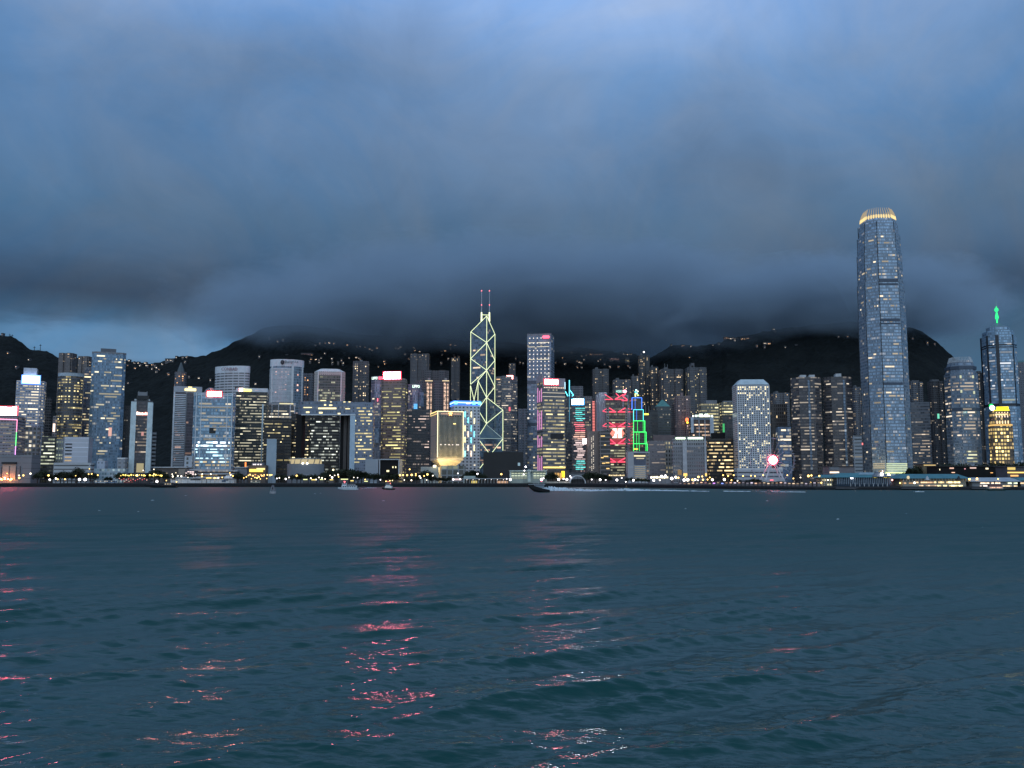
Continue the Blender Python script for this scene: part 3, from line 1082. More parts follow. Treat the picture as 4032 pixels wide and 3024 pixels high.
# --- white curved hotels
t = tower('curved_hotel_tower', 'white curved hotel with dull red lettering on its blank crown', 'hotel', 848, 985, 1440, 1420,
          fac((.60, .62, .66), (.10, .11, .12), 4.3, 9.0, .48, .86, .05, WARM, .6), oval(.42, 32), rot=-16)
ring(t, 1440, 1467, 1.012, mat('white_crown', (.62, .66, .70), .6), 'crown_band')
R_ = bpy.data.objects
def facing(t, px):
    return min((e for e in t.E if e['vis'] > .3), key=lambda e: abs(proj(*((e['a'] + e['b']) / 2), t.z1)[0] - px))
def pxtext(t, s, x0, x1, ya, yb, Y, m, name='sign_lettering', slope=0.0):
    f = dict(a=Vector((xat(x0, ya, Y), Y)), b=Vector((xat(x1, ya, Y), Y + slope)))
    d = f['b'] - f['a']
    f.update(d=d.normalized(), L=d.length, n=Vector((d.y, -d.x)).normalized())
    q = Tower(); q.__dict__.update(t.__dict__); q.Y = Y
    return text(q, s, 0, 1, ya, yb, m, 0.0, f, name)
ymin = min(p[1] for p in t.pts)
pxtext(t, 'CONRAD', 872, 935, 1447, 1459, ymin - 1.0, mat('dull_red_letters', (.25, .08, .10), .6))
windows(t, 30, 'cell', (1, .62, .42), .7, yb=1540, yt=1468)
t = tower('office_tower', 'dark tower of thin lit floors, red logo and yellow sign on its white crown', 'office tower', 930, 1058, 1528, 1210,
          fac((.035, .045, .045), (.014, .018, .018), 3.9, 1.7, .46, .8, .38, (1, .93, .68), .62), rect(1, .7), rot=12)
ring(t, 1527, 1542, 1.01, mat('white_crown', (.62, .66, .70), .6), 'crown_band')
crown_box(t, -.05, .12, 1520, 1528, DARK)
fbox(t, .84, .89, 1590, 1820, mat('white_pier', (.60, .70, .72), .6), 'light_pier', out=1.0)
mb = MB()
e = t.F
for k in (0, 1):
    pass
fbox(t, .09, .22, 1527.5, 1541, em((1, .75, .7), 3.0), 'sign_logo', out=1.6, back=-.8)
for k in (0, 1):
    fbox(t, .09 + .11 * k, .11 + .11 * k, 1531, 1538, em((1, .1, .1), 2.0), 'logo_wedge', out=1.8, back=-.8)
for k in range(6):
    fbox(t, .24 + k * .042, .24 + k * .042 + .034, 1530 if k == 0 else 1532.5, 1540.5, em((1, .9, .25), 2.2), 'sign_letter', out=1.6, back=-.9)
windows(t, 90, 'row', (1, .93, .66), 1.05, yb=1820, yt=1545, cap=60, clump=.3)
t = tower('curved_hotel_tower', 'white curved hotel with grey script lettering and striped balconies', 'hotel', 1065, 1197, 1415, 1400,
          fac((.26, .34, .42), (.10, .14, .18), 4.0, 3.0, .7, .75, .04, (1, .55, .4), .8), oval(.6, 32), rot=16)
ring(t, 1414, 1441, 1.014, mat('white_crown', (.62, .66, .70), .6), 'crown_band')
ymin = min(p[1] for p in t.pts)
pxtext(t, 'Shangri-La', 1121, 1175, 1419, 1433, ymin - 1.0, mat('grey_letters', (.07, .07, .08), .6))
mb = MB(); mb.ball((xat(1112, 1426, ymin - 1), ymin - 1, zat(1426, ymin - 1)), 3.1, 1.2); mb.build('sign_logo', mat('grey_letters', (.07, .07, .08), .6), t.th)
half = [i for i, e in enumerate(t.E)]
mb = MB()
for i in range(27):
    z1_ = zat(1450 + i * 5.0, t.Y)
    for e in t.E:
        mx = proj(*((e['a'] + e['b']) / 2), z1_)[0]
        if e['vis'] > 0 and mx < 1158:
            o = e['n'] * .8
            mb.prism([tuple(e['a'] + o), tuple(e['b'] + o), tuple(e['b']), tuple(e['a'])], z1_ - 1.25, z1_, cmi=0, bot=True)
mb.build('balcony', MULL, t.th)
for px in (1156, 1072, 1190):
    e = facing(t, px)
    fbox(t, .3, .9, 1441, 1590, WHT, 'edge_pier', out=1.2, e=e)
windows(t, 20, 'cell', (1, .5, .38), 1.6, yb=1570, yt=1448, seed=3)
t = tower('glass_office_tower', 'glass office block framed by white columns under the curved striped hotel', 'office', 1048, 1164, 1590, 1250,
          fac((.10, .12, .14), (.05, .06, .07), 4.0, 2.0, .6, .85, .22, WHITE, .8), rect(1, .6), rot=14)
parapet(t, 1.01, 3, PALE)
for u in (.03, .2, .42, .82, .97):
    fbox(t, u - .012, u + .012, 1588, 1650 if u < .9 else 1730, MULL, 'column', out=1.0)
windows(t, 26, 'strip', WHITE, 1.4, yb=1650)
fbox(t, .45, .92, 1586, 1590, em((1, .9, .5), .9), 'light_strip', out=.6)
t = tower('office_tower', 'beige tower with chamfered white crown and green-lit glass centre', 'office tower', 1238, 1360, 1462, 1330,
          fac((.48, .46, .44), (.16, .15, .14), 3.9, 3.0, .3, .4, .03, WHITE, .5), cham(.8, .13), rot=10)
mb = MB()
mb.prism(scaled(t, .98), t.z1, zat(1449, t.Y), top=scaled(t, .62)); mb.build('crown', [WHT, ROOF], t.th)
fbox(t, .02, .98, 1476, 1580, fac((.10, .11, .11), (.04, .05, .05), 3.9, 2.0, .6, .85, .38, (1, 1, .6), .8), 'glass_front', out=.4)
for k in (0.0, 1.0):
    fbox(t, k - .02, k + .02, 1464, 1580, WHT, 'edge_pier', out=.9)
windows(t, 60, 'row', (.95, 1, .5), 1.1, yb=1578, yt=1474, faces=1)
t = tower('apartment_tower', 'small dim apartment block between the striped hotel and beige crowned tower', 'apartments', 1194, 1236, 1469, 1480,
          fac((.13, .14, .17), p=.10, lc=ORG, ls=.8, hf=.5, wf=.5), cross(), rot=8)
windows(t, 12, 'cell', ORG, 2.0, yb=1570)
t = tower('apartment_tower', 'tall slim dark apartment tower standing against the hill right of the beige tower', 'apartments', 1390, 1455, 1421, 1580,
          fac((.085, .085, .10), p=.08, lc=WHITE, ls=.7, hf=.5, wf=.5), cross(), rot=6)
crown_box(t, .2, .8, 1415, 1421, GREY)
windows(t, 34, 'cell', (1, .75, .45), 1.9, yb=1580)
# --- gate-shaped government complex
GY = 1120
BL = fac((.20, .25, .34), (.10, .13, .18), 3.9, 2.4, .55, .8, .07, YEL, .9)
t = tower('government_office', 'gate-shaped government office with blue glass beam bridging a dark opening', 'government office', 1381, 1476, 1583, GY, BL, rect(1, .55), rot=2)
g = t
windows(g, 60, 'strip', (1, .84, .40), 1.9, yb=1835, yt=1592)
fbox(g, 0, .22, 1630, 1850, mat('pale_blue_fin', (.42, .55, .66), .5), 'gate_fin', out=2.0, back=14)
P = []
for k in range(9):
    a = math.pi / 2 + math.pi * k / 8
    P.append((math.cos(a) * 13, 15 + math.sin(a) * 15))
xl, xr = xat(1166, 1606, GY) + 13, xat(1381, 1606, GY) - .2
mb = MB()
pts = ccw([(xl + p[0], GY + p[1]) for p in P] + [(xr, GY), (xr, GY + 30)])
mb.prism(pts, zat(1632, GY), zat(1580, GY), bot=True)
mb.build('gate_beam', [fac((.18, .23, .31), (.10, .13, .17), 5.2, 2.4, .5, .8, .14, YEL, .9), ROOF], g.th)
for (a, b, y, h) in ((1253, 1324, 1605, 6), (1276, 1284, 1592, 5), (1296, 1308, 1593, 5), (1205, 1218, 1620, 6), (1256, 1270, 1622, 6), (1330, 1340, 1626, 5), (1195, 1228, 1603, 3), (1360, 1378, 1608, 3), (1262, 1282, 1575.5, 3), (1300, 1306, 1581, 3), (1352, 1360, 1581, 3), (1372, 1380, 1581, 3)):
    pxbox(g.th, 'window', a, b, y, y + h, GY - .3, .5, em((1, .84, .42), 1.8))
pxbox(g.th, 'soffit_trim', 1186, 1400, 1631, 1635, GY - 2.2, 2, MULL)
pxbox(g.th, 'gate_core', 1339, 1352, 1634, 1850, GY + 22, 10, BLACK)
for a, b in ((1352, 1364), (1368, 1380)):
    pxbox(g.th, 'gate_core', a, b, 1634, 1850, GY + 14, 16, mat('bronze_panel', (.075, .065, .06), .6))
pxbox(g.th, 'gate_leg', 1164, 1186, 1632, 1856, GY + 4, 20, BLACK)
DK = lambda p, lc, ls: fac((.022, .022, .024), (.008, .009, .01), 3.9, 1.9, .5, .85, p, lc, ls)
t = tower('office_tower', 'dark office block seen through the gate with warm scattered floors', 'office tower', 1148, 1226, 1628, 1210, DK(.10, (1, .8, .5), .8), rect(1, .7), rot=8)
windows(t, 34, 'strip', (1, .82, .45), 1.7, yb=1830, yt=1640)
t = tower('office_tower', 'dark office block seen through the gate with cool white floors', 'office tower', 1222, 1340, 1632, 1200, DK(.22, (.9, 1, .9), .7), rect(1, .7), rot=8)
windows(t, 70, 'strip', (.92, .98, .85), 1.3, yb=1830, yt=1640)
t = tower('office_block', 'black lower block with a few amber windows left of the gate', 'office tower', 1040, 1150, 1648, 1180, DK(.06, YEL, .8), rect(1, .6), rot=12)
crown_box(t, .1, .6, 1644, 1648, DARK)
windows(t, 22, 'strip', (1, .84, .42), 1.6, yb=1780, yt=1655)
t = tower('ventilation_slab', 'plain pale blue upright slab standing alone on the promenade', 'tower slab', 1051, 1090, 1729, 1050,
          fac((.40, .50, .58), (.42, .52, .6), 6.0, 8.0, .02, .02, 0), rect(1, .35), rot=12)
parapet(t, 1.01, .6, PALE)
# --- oval hall
t = tower('oval_hall', 'grey oval hall with lit gallery under a flat canopy roof beside the pale slab', 'hall', 1131, 1277, 1826, 1050,
          fac((.26, .28, .31), (.20, .21, .23), 9.0, 8.0, .04, .95, 0), oval(.7, 28))
mb = MB(); mb.prism(scaled(t, .86), t.z1, zat(1808, t.Y), cmi=0); mb.build('lit_gallery', em((1, .82, .45), .55), t.th)
for k in range(6):
    a = -math.pi / 2 + (k - 2.5) * .42
    mb = MB(); R0 = (t.x1 - t.x0) / FPX * t.Y * .45
    q = (t.c[0] + R0 * math.cos(a), t.c[1] + R0 * .66 * math.sin(a))
    mb.tube((q[0], q[1], t.z1), (q[0] * 1.0 + 1.5, q[1], zat(1807, t.Y)), .5)
    mb.build('gallery_prop', GREY, t.th)
mb = MB(); mb.prism(scaled(t, .9), zat(1808, t.Y), zat(1803, t.Y), top=scaled(t, .97), cmi=0, bot=True); mb.build('canopy_roof', STEEL, t.th)
for px in (1192, 1209):
    pxbox(t.th, 'floodlight', px - 3, px + 3, 1822, 1827, t.Y - 1, 1, em((1, .95, .85), 6))
# --- framed screen block
t = tower('exhibition_block', 'pale grey block joined to a black-faced hall framed in white by the gate building', 'hall', 1439, 1494, 1807, 1065,
          fac((.40, .44, .49), (.34, .38, .42), 9., 14., .05, .96, 0), rect(1, .6))
pxbox(t.th, 'hall_front', 1496, 1568, 1811, 1890, t.Y + 2, 28, BLACK)
for (a, b, c, d) in ((1494, 1572, 1807, 1811), (1568, 1572, 1811, 1885), (1493, 1496, 1811, 1885)):
    pxbox(t.th, 'white_frame', a, b, c, d, t.Y - .4, 30, PALE)
for (a, b, c, d) in ((1522, 1532, 1851, 1858), (1545, 1549, 1836, 1843), (1556, 1560, 1836, 1843)):
    pxbox(t.th, 'window', a, b, c, d, t.Y + 1.6, .4, em((1, .9, .5), 1.6))
# --- copper tower with red sign
t = tower('office_tower', 'copper-brown office tower under a glaring red-haloed white roof sign', 'office tower', 1502, 1604, 1495, 1190,
          fac((.20, .155, .15), (.10, .08, .075), 3.9, 1.8, .5, .9, .14, YEL, .7), cham(.75, .12), rot=-4)
ring(t, 1489, 1499, .97, TAN, 'crown_band')
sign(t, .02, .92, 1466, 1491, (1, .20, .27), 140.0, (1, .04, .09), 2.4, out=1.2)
windows(t, 90, 'row', (1, .88, .38), 1.2, yb=1850, yt=1510, cap=70)
def bulge_tower(label, x0, x1, yt, Y, rot, name='bulging_office_tower'):
    t = tower(name, label, 'office tower', x0, x1, yt, Y, fac((.16, .18, .24), (.08, .10, .14), 3.9, 1.8, .7, .9, .06, WHITE, .6, gr=.1), cham(.9, .3), rot=rot)
    for k in range(4):
        y = yt + 30 + k * 88
        for e in [e for e in t.E if e['vis'] > .3][:4]:
            if (k + int(e['ang'] * 5)) % 2 == 0:
                fbox(t, .05, .95, y, y + 58, fac((.16, .22, .30), (.12, .17, .23), 3.9, 1.8, .8, .9, .04, WHITE, .5, gr=.1), 'projecting_bay', out=4.0, back=.2, e=e)
    return t
t = bulge_tower('faceted glass tower with bulging bays and white lettering left of the copper tower', 1462, 1520, 1481, 1340, 0)
pxtext(t, 'LIPPO', 1465, 1488, 1484.5, 1495, t.Y - 2, em((.75, 1, .85), 2.2), slope=-4)
pxbox(t.th, 'sign_logo', 1491, 1508, 1483, 1494, t.Y - 2, .6, em((1, .1, .18), 1.8, True))
pxbox(t.th, 'light_strip', 1485, 1488.5, 1560, 1580, t.Y - 3, .6, em((1, .15, .22), 2.4))
windows(t, 24, 'strip', WHITE, .9, yb=1800)
t = bulge_tower('faceted glass tower with bulging bays and white lettering right of the copper tower', 1606, 1662, 1512, 1345, 8)
pxtext(t, 'LIPPO', 1624, 1652, 1515.5, 1526.5, t.Y - 2, em((.75, 1, .85), 2.4), slope=4)
pxbox(t.th, 'lit_screen', 1629, 1643, 1590, 1610, t.Y - 5, .6, em((.1, .5, 1), 1.1))
windows(t, 20, 'strip', WHITE, .8, yb=1800)
t = tower('office_tower', 'low dark block of dim pinkish windows behind the star-crowned building', 'office tower', 1603, 1692, 1612, 1260,
          fac((.05, .055, .065), (.025, .03, .035), 3.9, 2.2, .5, .8, .12, (1, .75, .65), .5), rect(1, .7), rot=6)
windows(t, 26, 'strip', (1, .75, .65), .9, yb=1800)
APW = dict(hf=.5, wf=.5)
def warm_cols(t, us, ya, yb, step=5.2):
    P = wloc(t.th)
    for u in us:
        mb = MB()
        n = int((yb - ya) / step)
        for k in range(n):
            y = ya + k * step
            p = t.F['a'] + t.F['d'] * (t.F['L'] * u) + t.F['n'] * .14
            o = bpy.data.objects.new('window', win_mesh((1, .66, .46), (1.5, 1.1, .7)[k % 3] if (k * 7 + int(u * 50)) % 5 else .3))
            o.parent = t.th
            z = zat(y + 2.6, t.Y)
            o.location = (p.x - P.x, p.y - P.y, z - P.z)
            o.rotation_euler = (0, 0, t.F['ang'])
            o.scale = (2.2, 1, 1.3)
            COL.objects.link(o)
for (a, b, lab) in ((1637, 1707, 'apartment slab with pink-lit window columns and bright roof edge, left of a pair'), (1707, 1771, 'apartment slab with pink-lit window columns and bright roof edge, right of a pair')):
    t = tower('apartment_tower', lab, 'apartments', a, b, 1499, 1440, fac((.085, .09, .11), p=.03, lc=ORG, ls=.7, **APW), cross(.8, .1, .1), rot=4)
    crown_box(t, .25, .75, 1487, 1499, GREY)
    fbox(t, -.2, 1.2, 1498, 1500.5, em((1, .78, .45), 1.3), 'roof_light_strip', out=1.0)
    warm_cols(t, (.12, .3, .8), 1508, 1640)
t = tower('apartment_tower', 'dim wide apartment block rising behind the two pink-lit slabs', 'apartments', 1660, 1768, 1457, 1640,
          fac((.075, .08, .095), p=.05, lc=ORG, ls=.7, **APW), cross(.5), rot=3)
# --- star-crowned military headquarters
t = tower('inverted_pyramid_building', 'squat tower on a flared golden-lit stem with glowing edges and a star on top', 'headquarters', 1696, 1824, 1619, 1080,
          fac((.32, .31, .28), (.14, .14, .13), 40., 3.4, .02, .5, 0), rect(1, 1), rot=20, z0=zat(1803, 1080))
t.th.location.z = 4.0
t.body.location.z = t.z0 - 4.0 + (t.body.location.z)
t.body.location.z = 0
for v in t.body.data.vertices:
    v.co.z += t.z0 - 4.0
e0 = t.F
eL = [e for e in t.E if e['vis'] > .05 and e is not e0]
eL = min(eL, key=lambda e: e['a'].x)
GLD = (1, .74, .26)
fbox(t, .06, .94, 1640, 1800, mat('dark_glass', (.025, .03, .028), .2), 'glass_front', out=.15)
for k in range(19):
    u = .07 + k * .86 / 18
    fbox(t, u - .008, u + .008, 1639, 1800, mat('stone_fin', (.52, .50, .42), .7), 'fin', out=1.3)
for k in range(9):
    u = .10 + k * .1
    fbox(t, u - .03, u + .03, 1636, 1650, BLACK, 'recess_panel', out=.3)
for (u0, y0, u1, y1) in ((0, 1619, 1, 1619), (0, 1619, 0, 1800), (1, 1619, 1, 1800)):
    ftube(t, u0, y0, u1, y1, .3, em((1, .82, .45), 3.0, True), 'light_strip', .6)
ftube(t, 0, 1623, 1, 1619, .4, em(GLD, 2.2), 'light_strip', .5, eL)
ftube(t, 0, 1632, 1, 1629, .3, em(GLD, 1.4), 'light_strip', .5, eL)
mb = MB()
p, _ = frange(e0, .49, .49, 1.6)
zc_ = zat(1628, t.Y)
sp_ = []
for k in range(10):
    a = math.pi / 2 + k * math.pi / 5
    r = 3.0 if k % 2 == 0 else 1.3
    sp_.append((p + e0['d'] * (r * math.cos(a)), zc_ + r * math.sin(a)))
mb.poly([(q.x, q.y, z) for q, z in sp_])
mb.poly([(q.x - e0['n'].x * -.0 + e0['n'].x * -.5, q.y - e0['n'].y * .5, z) for q, z in reversed(sp_)])
mb.build('star_emblem', em((1, .42, .12), 5.0), t.th)
for k in range(5):
    for s_ in (0, 1):
        u = (.14 if s_ == 0 else .62) + k * .06
        fbox(t, u, u + .04, 1626, 1631, em((1, .6, .4), .7), 'wall_character', out=.4)
windows(t, 0)
fbox(t, .60, .70, 1666, 1669, em(YEL, 2.5), 'window', out=1.5)
for k, u in enumerate((.1, .27, .42, .55, .72, .78)):
    fbox(t, u, u + .05, 1749, 1752, em((1, .85, .75), 1.6), 'window', out=1.5)
STN = mat('warm_stone', (.45, .42, .36), .8)
mb = MB(); mb.prism(scaled(t, 1.01), zat(1812, t.Y), zat(1803, t.Y), cmi=0, bot=True); mb.build('collar', STN, t.th)
mb = MB(); mb.prism(scaled(t, .52), zat(1838, t.Y), zat(1812, t.Y), top=scaled(t, .97), cmi=0, bot=True); mb.build('flared_stem', STN, t.th)
mb = MB(); mb.prism(scaled(t, .5), 4, zat(1838, t.Y), cmi=0); mb.build('stem', STN, t.th)
for k in range(5):
    q = t.c[0] - 16 + k * 8
    mb = MB(); mb.box(q - .9, q + .9, t.Y - 9 + abs(k - 2) * 1.6, t.Y - 8 + abs(k - 2) * 1.6, zat(1846, t.Y), zat(1843.5, t.Y))
    mb.build('floodlight', em((1, .70, .28), 420, True), t.th)
t = tower('podium_building', 'pale low entrance podium below the star-crowned building', 'podium', 1657, 1730, 1838, 1055,
          fac((.45, .46, .42), (.40, .41, .38), 9., 9., .03, .9, 0), rect(1, .5))
pxbox(t.th, 'wall_light', 1706, 1716, 1832, 1838, 1052, 1.0, em((1, .9, .6), 9, True))
t2 = tower('podium_building', 'dark glazed block with pale frame in front of the white hotel base', 'podium', 1738, 1834, 1834, 1050,
          fac((.30, .32, .33), (.03, .035, .035), 6.5, 6.5, .8, .8, .08, GRN, .5), rect(1, .4))
# --- white hotel with neon tubes
t = tower('hotel_tower', 'white hotel with square windows, vertical coloured neon tubes and blue neon crown', 'hotel', 1774, 1890, 1594, 1170,
          fac((.66, .68, .72), (.04, .045, .05), 4.1, 4.9, .42, .46, .03, WARM, .6), rect(1, .8), rot=14)
BLU = (.06, .25, 1)
ring(t, 1577, 1594, 1.03, mat('blue_lit_fascia', (.03, .05, .25), .4), 'crown_band')
for (a, b, c, s_) in ((1577, 1579.5, BLU, 1.6), (1582, 1587, (.25, .6, 1), 4.0), (1592, 1594.5, BLU, 2.0)):
    ring(t, a, b, 1.045, em(c, s_, s_ > 3), 'neon_band')
for u in (.06, .76, .98):
    fbox(t, u - .06, u + .05, 1581, 1591, em((.15, .75, 1), 3.0), 'neon_panel', out=2.6)
pxbox(t.th, 'sign_panel', 1836, 1852, 1588, 1590.5, t.Y - 3.4, .4, em((.9, .95, 1), 2.5))
cols = [(.2, .85, 1), (1, .85, .4), (1, .72, .55), (.4, 1, .85)]
pos = [(.42, 1620, 0), (.66, 1620, 1), (.30, 1643, 0), (.54, 1643, 0), (.78, 1646, 1), (.42, 1675, 1), (.66, 1675, 0), (.30, 1698, 2), (.54, 1698, 2), (.78, 1698, 0),
       (.42, 1720, 1), (.66, 1722, 0), (.30, 1752, 3), (.54, 1752, 2), (.78, 1752, 1), (.42, 1775, 3), (.66, 1775, 2)]
for u, y, c in pos:
    fbox(t, u - .014, u + .014, y, y + 22, em(cols[c], 2.6), 'neon_tube', out=.7, back=-.1)
windows(t, 14, 'cell', WHITE, .9, yb=1850, yt=1600)
# ================================================================== right half
# --- prism tower with lit bracing (square plan cut by its diagonals into four shafts)
def prism_tower():
    Y0 = 1440
    px = lambda dx: dx * .985 * Y0 / FPX
    C = Vector((xat(1916, 1500, Y0), Y0))
    A, D, E, B = (C + Vector((px(a), px(b))) for a, b in ((-66, 32), (-32, -66), (66, -32), (32, 66)))
    zr = lambda y: zat(y, Y0)
    th = thing('prism_office_tower', 'faceted prism tower outlined by glowing diagonal bracing, two masts on top', 'office tower', (C.x, C.y, 4.0))
    GL = fac((.10, .15, .20), (.075, .12, .165), 4.0, 2.2, .82, .92, .03, (1, .8, .5), .5, gr=.08, gm=.3)
    GD = fac((.05, .06, .075), (.035, .045, .06), 4.0, 2.2, .82, .92, .06, (1, .75, .5), .5, gr=.12, gm=.1)
    quads = [((C, B, A), 1244, 1302, 'shaft'), ((C, A, D), 1458, 1510, 'shaft'), ((C, E, B), 1565, 1617, 'shaft'), ((C, D, E), 1670, 1729, 'shaft')]
    for (P, yt, ye, nm) in quads:
        mb = MB()
        zt, ze = zr(yt), zr(ye)
        hs = [zt, ze, ze]
        u = 0
        for i in range(3):
            a, b = P[i], P[(i + 1) % 3]
            L = (b - a).length
            ha, hb = hs[i], hs[(i + 1) % 3]
            mb.poly([(a.x, a.y, 4), (b.x, b.y, 4), (b.x, b.y, hb), (a.x, a.y, ha)], [(u, 4), (u + L, 4), (u + L, hb), (u, ha)], 0 if (b - a).x > abs((b - a).y) * .5 or i == 1 else 0)
            u += L
        mb.poly([(p.x, p.y, h) for p, h in zip(P, hs)], [(p.x, p.y) for p in P], 1)
        mb.build(nm, [GL if P[1] is not E and P[1] is not B else GL, mat('sloped_glass', (.10, .16, .21), .15)], th)
    NEON = em((.88, 1, .58), 1.7)
    def tube(p, y0, q, y1, r=.37, m=NEON):
        mb = MB()
        push = Vector((0, -.5))
        a, b = p + push, q + push
        mb.tube((a.x, a.y, zr(y0)), (b.x, b.y, zr(y1)), r)
        mb.build('light_tube', m, th)
    A0, C0, B0, D0, E0 = A, C, B, D, E
    for (p, y0, q, y1) in [
        (C, 1244, A, 1302), (C, 1244, B, 1306), (C, 1244, C, 1668), (A, 1302, A, 1510), (B, 1306, B, 1617),
        (A, 1302, C, 1349), (C, 1349, A, 1408), (A, 1408, C, 1458), (C, 1458, A, 1510),
        (B, 1306, C, 1349), (C, 1349, B, 1411), (B, 1411, C, 1458), (C, 1458, B, 1517), (B, 1517, C, 1565),
        (C, 1458, D, 1506), (D, 1506, C, 1565), (C, 1565, D, 1617), (D, 1617, C, 1668), (D, 1506, D, 1840),
        (A, 1515, D, 1640), (D, 1510, A, 1640), (A, 1515, A, 1840),
        (C, 1565, E, 1617), (E, 1617, C, 1668), (E, 1617, E, 1775),
        (C, 1668, D, 1726)]:
        tube(p, y0, q, y1)
    DIM = em((.55, .75, .75), .55)
    for (p, y0, q, y1) in [(C, 1565, B, 1617), (C, 1672, E, 1729), (D, 1729, E, 1729)]:
        tube(p, y0, q, y1, .4, DIM)
    mid = (D + E) / 2
    for (p, y0, q, y1) in [(D, 1729, E, 1855), (E, 1729, D, 1855)]:
        tube(p, y0, q, y1)
    for dx in (-22, 10):
        q = C + Vector((px(dx), px(22)))
        mb = MB()
        mb.tube((q.x, q.y, zr(1262)), (q.x, q.y, zr(1226)), 1.2, 1.0)
        mb.build('mast_base', em((.95, 1, .62), 2.0), th)
        mb = MB()
        mb.tube((q.x, q.y, zr(1226)), (q.x, q.y, zr(1140)), .55, .3)
        m_ = mb.build('mast', mat('mast_paint', (.55, .58, .6), .5), th)
        for y in (1141, 1197):
            mb = MB()
            mb.ball((q.x, q.y - .8, zr(y)), .95)
            o = mb.build('warning_lamp', em((1, .2, .25), 2.5), m_)
    a, b = C + Vector((px(-22), px(21))), C + Vector((px(10), px(21)))
    tube(a, 1236, b, 1237, .45)
    t = Tower()
    t.th, t.Y, t.z0, t.mat, t.x0, t.yt = th, Y0, 4.0, GL, 1850, 1244
    def face(p, q, y):
        e = edges([tuple(p), tuple(q)])[0]
        t.E, t.F, t.z1 = [e], e, zr(y)
    face(A, C, 1330)
    windows(t, 14, 'strip', (1, .75, .5), .9, yb=1500, seed=2)
    face(C, B, 1330)
    windows(t, 16, 'strip', (1, .75, .55), .7, yb=1600, seed=3)
    face(D, E, 1740)
    windows(t, 30, 'strip', (1, .62, .42), .9, yb=1850, seed=5)
prism_tower()
t = tower('round_office_tower', 'round grey tower with a white-hot red rooftop sign right of the lit prism tower', 'office tower', 1952, 2037, 1481, 1510,
          fac((.24, .25, .28), (.09, .095, .11), 3.9, 2.2, .5, .85, .22, (1, .85, .65), .6), cham(1, .28))
crown_box(t, .0, 1, 1476, 1482, DARK)
pxbox(t.th, 'sign_panel', 1995, 2020, 1478, 1492, t.Y + 1, .8, em((1, .3, .28), 12, True))
pxbox(t.th, 'sign_panel', 2004, 2009, 1603, 1618, t.Y - .8, .6, em((1, .12, .15), 2.0))
windows(t, 50, 'strip', (1, .85, .65), .9, yb=1775, yt=1490)
pxbox(t.th, 'window', 1955, 1972, 1492, 1495, t.Y + 2.5, .6, em((1, .6, .3), 1.5))
t = tower('office_block', 'black unlit hoarded block in front of the lit prism tower', 'hoarded block', 1903, 2060, 1780, 1075,
          fac((.008, .008, .009), (.008, .008, .009), 4, 4, .01, .01, 0), rect(1, .5))
pxbox(t.th, 'window', 2039, 2048, 1822, 1834, t.Y - .2, .4, em((.5, .8, 1), .45))
t = tower('apartment_tower', 'slim grey-blue tower between the red-signed round tower and the tall square glass tower', 'apartments', 2040, 2076, 1609, 1420,
          fac((.12, .14, .18), p=.05, lc=WHITE, ls=.6, **APW), cross(), rot=0)
# --- tall square glass tower
t = tower('glass_office_tower', 'tall square grey-blue tower dotted with a grid of lights, pink logo at its top corner', 'office tower', 2076, 2182, 1317, 1430,
          fac((.20, .25, .32), (.13, .17, .23), 4.1, 3.0, .75, .92, .04, WHITE, .6, gr=.15), rect(1, 1), rot=-10)
parapet(t, 1.008, 3, GREY)
mb = MB()
for k in range(5):
    p, _ = frange(t.F, .70 + k * .045, .7, .9)
    mb.ball((p.x, p.y, zat(1326.5, t.Y)), 2.5, 1.0, 10, 6)
mb.build('sign_logo', em((1, .13, .22), 2.2, True), t.th)
for y in (1332, 1352, 1381, 1396, 1412, 1425, 1440, 1455, 1470, 1485, 1560, 1577, 1595, 1612, 1632):
    for k in range(6):
        u = .09 + k * .158
        if y == 1332 and k > 3: continue
        fbox(t, u, u + .035, y - 4, y - .5, em((1, .9, .8), 1.5), 'window', out=.25, back=-.05)
for y in (1346.5, 1363, 1413):
    fbox(t, .05, .32, y, y + 2.2, em((1, .9, .66), .9), 'window', out=.25, back=-.05)
    fbox(t, .40, .92, y, y + 2.2, em((1, .9, .66), .9), 'window', out=.25, back=-.05)
for (a, b) in ((1498, 1511), (1664, 1677)):
    ring(t, a, b, 1.006, mat('mechanical_band', (.07, .09, .12), .5), 'mechanical_floor')
windows(t, 30, 'strip', (1, .85, .55), .8, yb=1850, yt=1690)
windows(t, 26, 'cell', (1, .9, .75), .9, yb=1660, yt=1350, faces=1, seed=8)
# --- tower with purple lines
t = tower('office_tower', 'office tower with purple light lines down its side and red-haloed white roof sign', 'office tower', 2114, 2225, 1497, 1150,
          fac((.20, .20, .22), (.06, .065, .075), 4.4, 2.2, .5, .92, .42, (1, .86, .5), .7), rect(1, .8), rot=16)
side = min([e for e in t.E if e['vis'] > .05 and e is not t.F], key=lambda e: e['a'].x)
fbox(t, -.02, 1.02, 1474, 1503, mat('pale_crown', (.38, .33, .36), .6), 'crown_side', out=.6, e=side)
fbox(t, .0, 1, 1488, 1521, mat('pale_crown', (.38, .33, .36), .6), 'crown_front', out=.3)
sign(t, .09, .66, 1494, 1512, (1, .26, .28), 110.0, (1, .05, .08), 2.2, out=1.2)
ftube(t, .99, 1502, .99, 1530, .4, em((.5, .85, 1), 2), 'light_strip', .5)
for k in range(12):
    fbox(t, .06 + k * .076, .10 + k * .076, 1524, 1527, em((1, .75, .6), 1.6), 'window', out=.5, back=-.1)
PUR = em((1, .40, .85), .8)
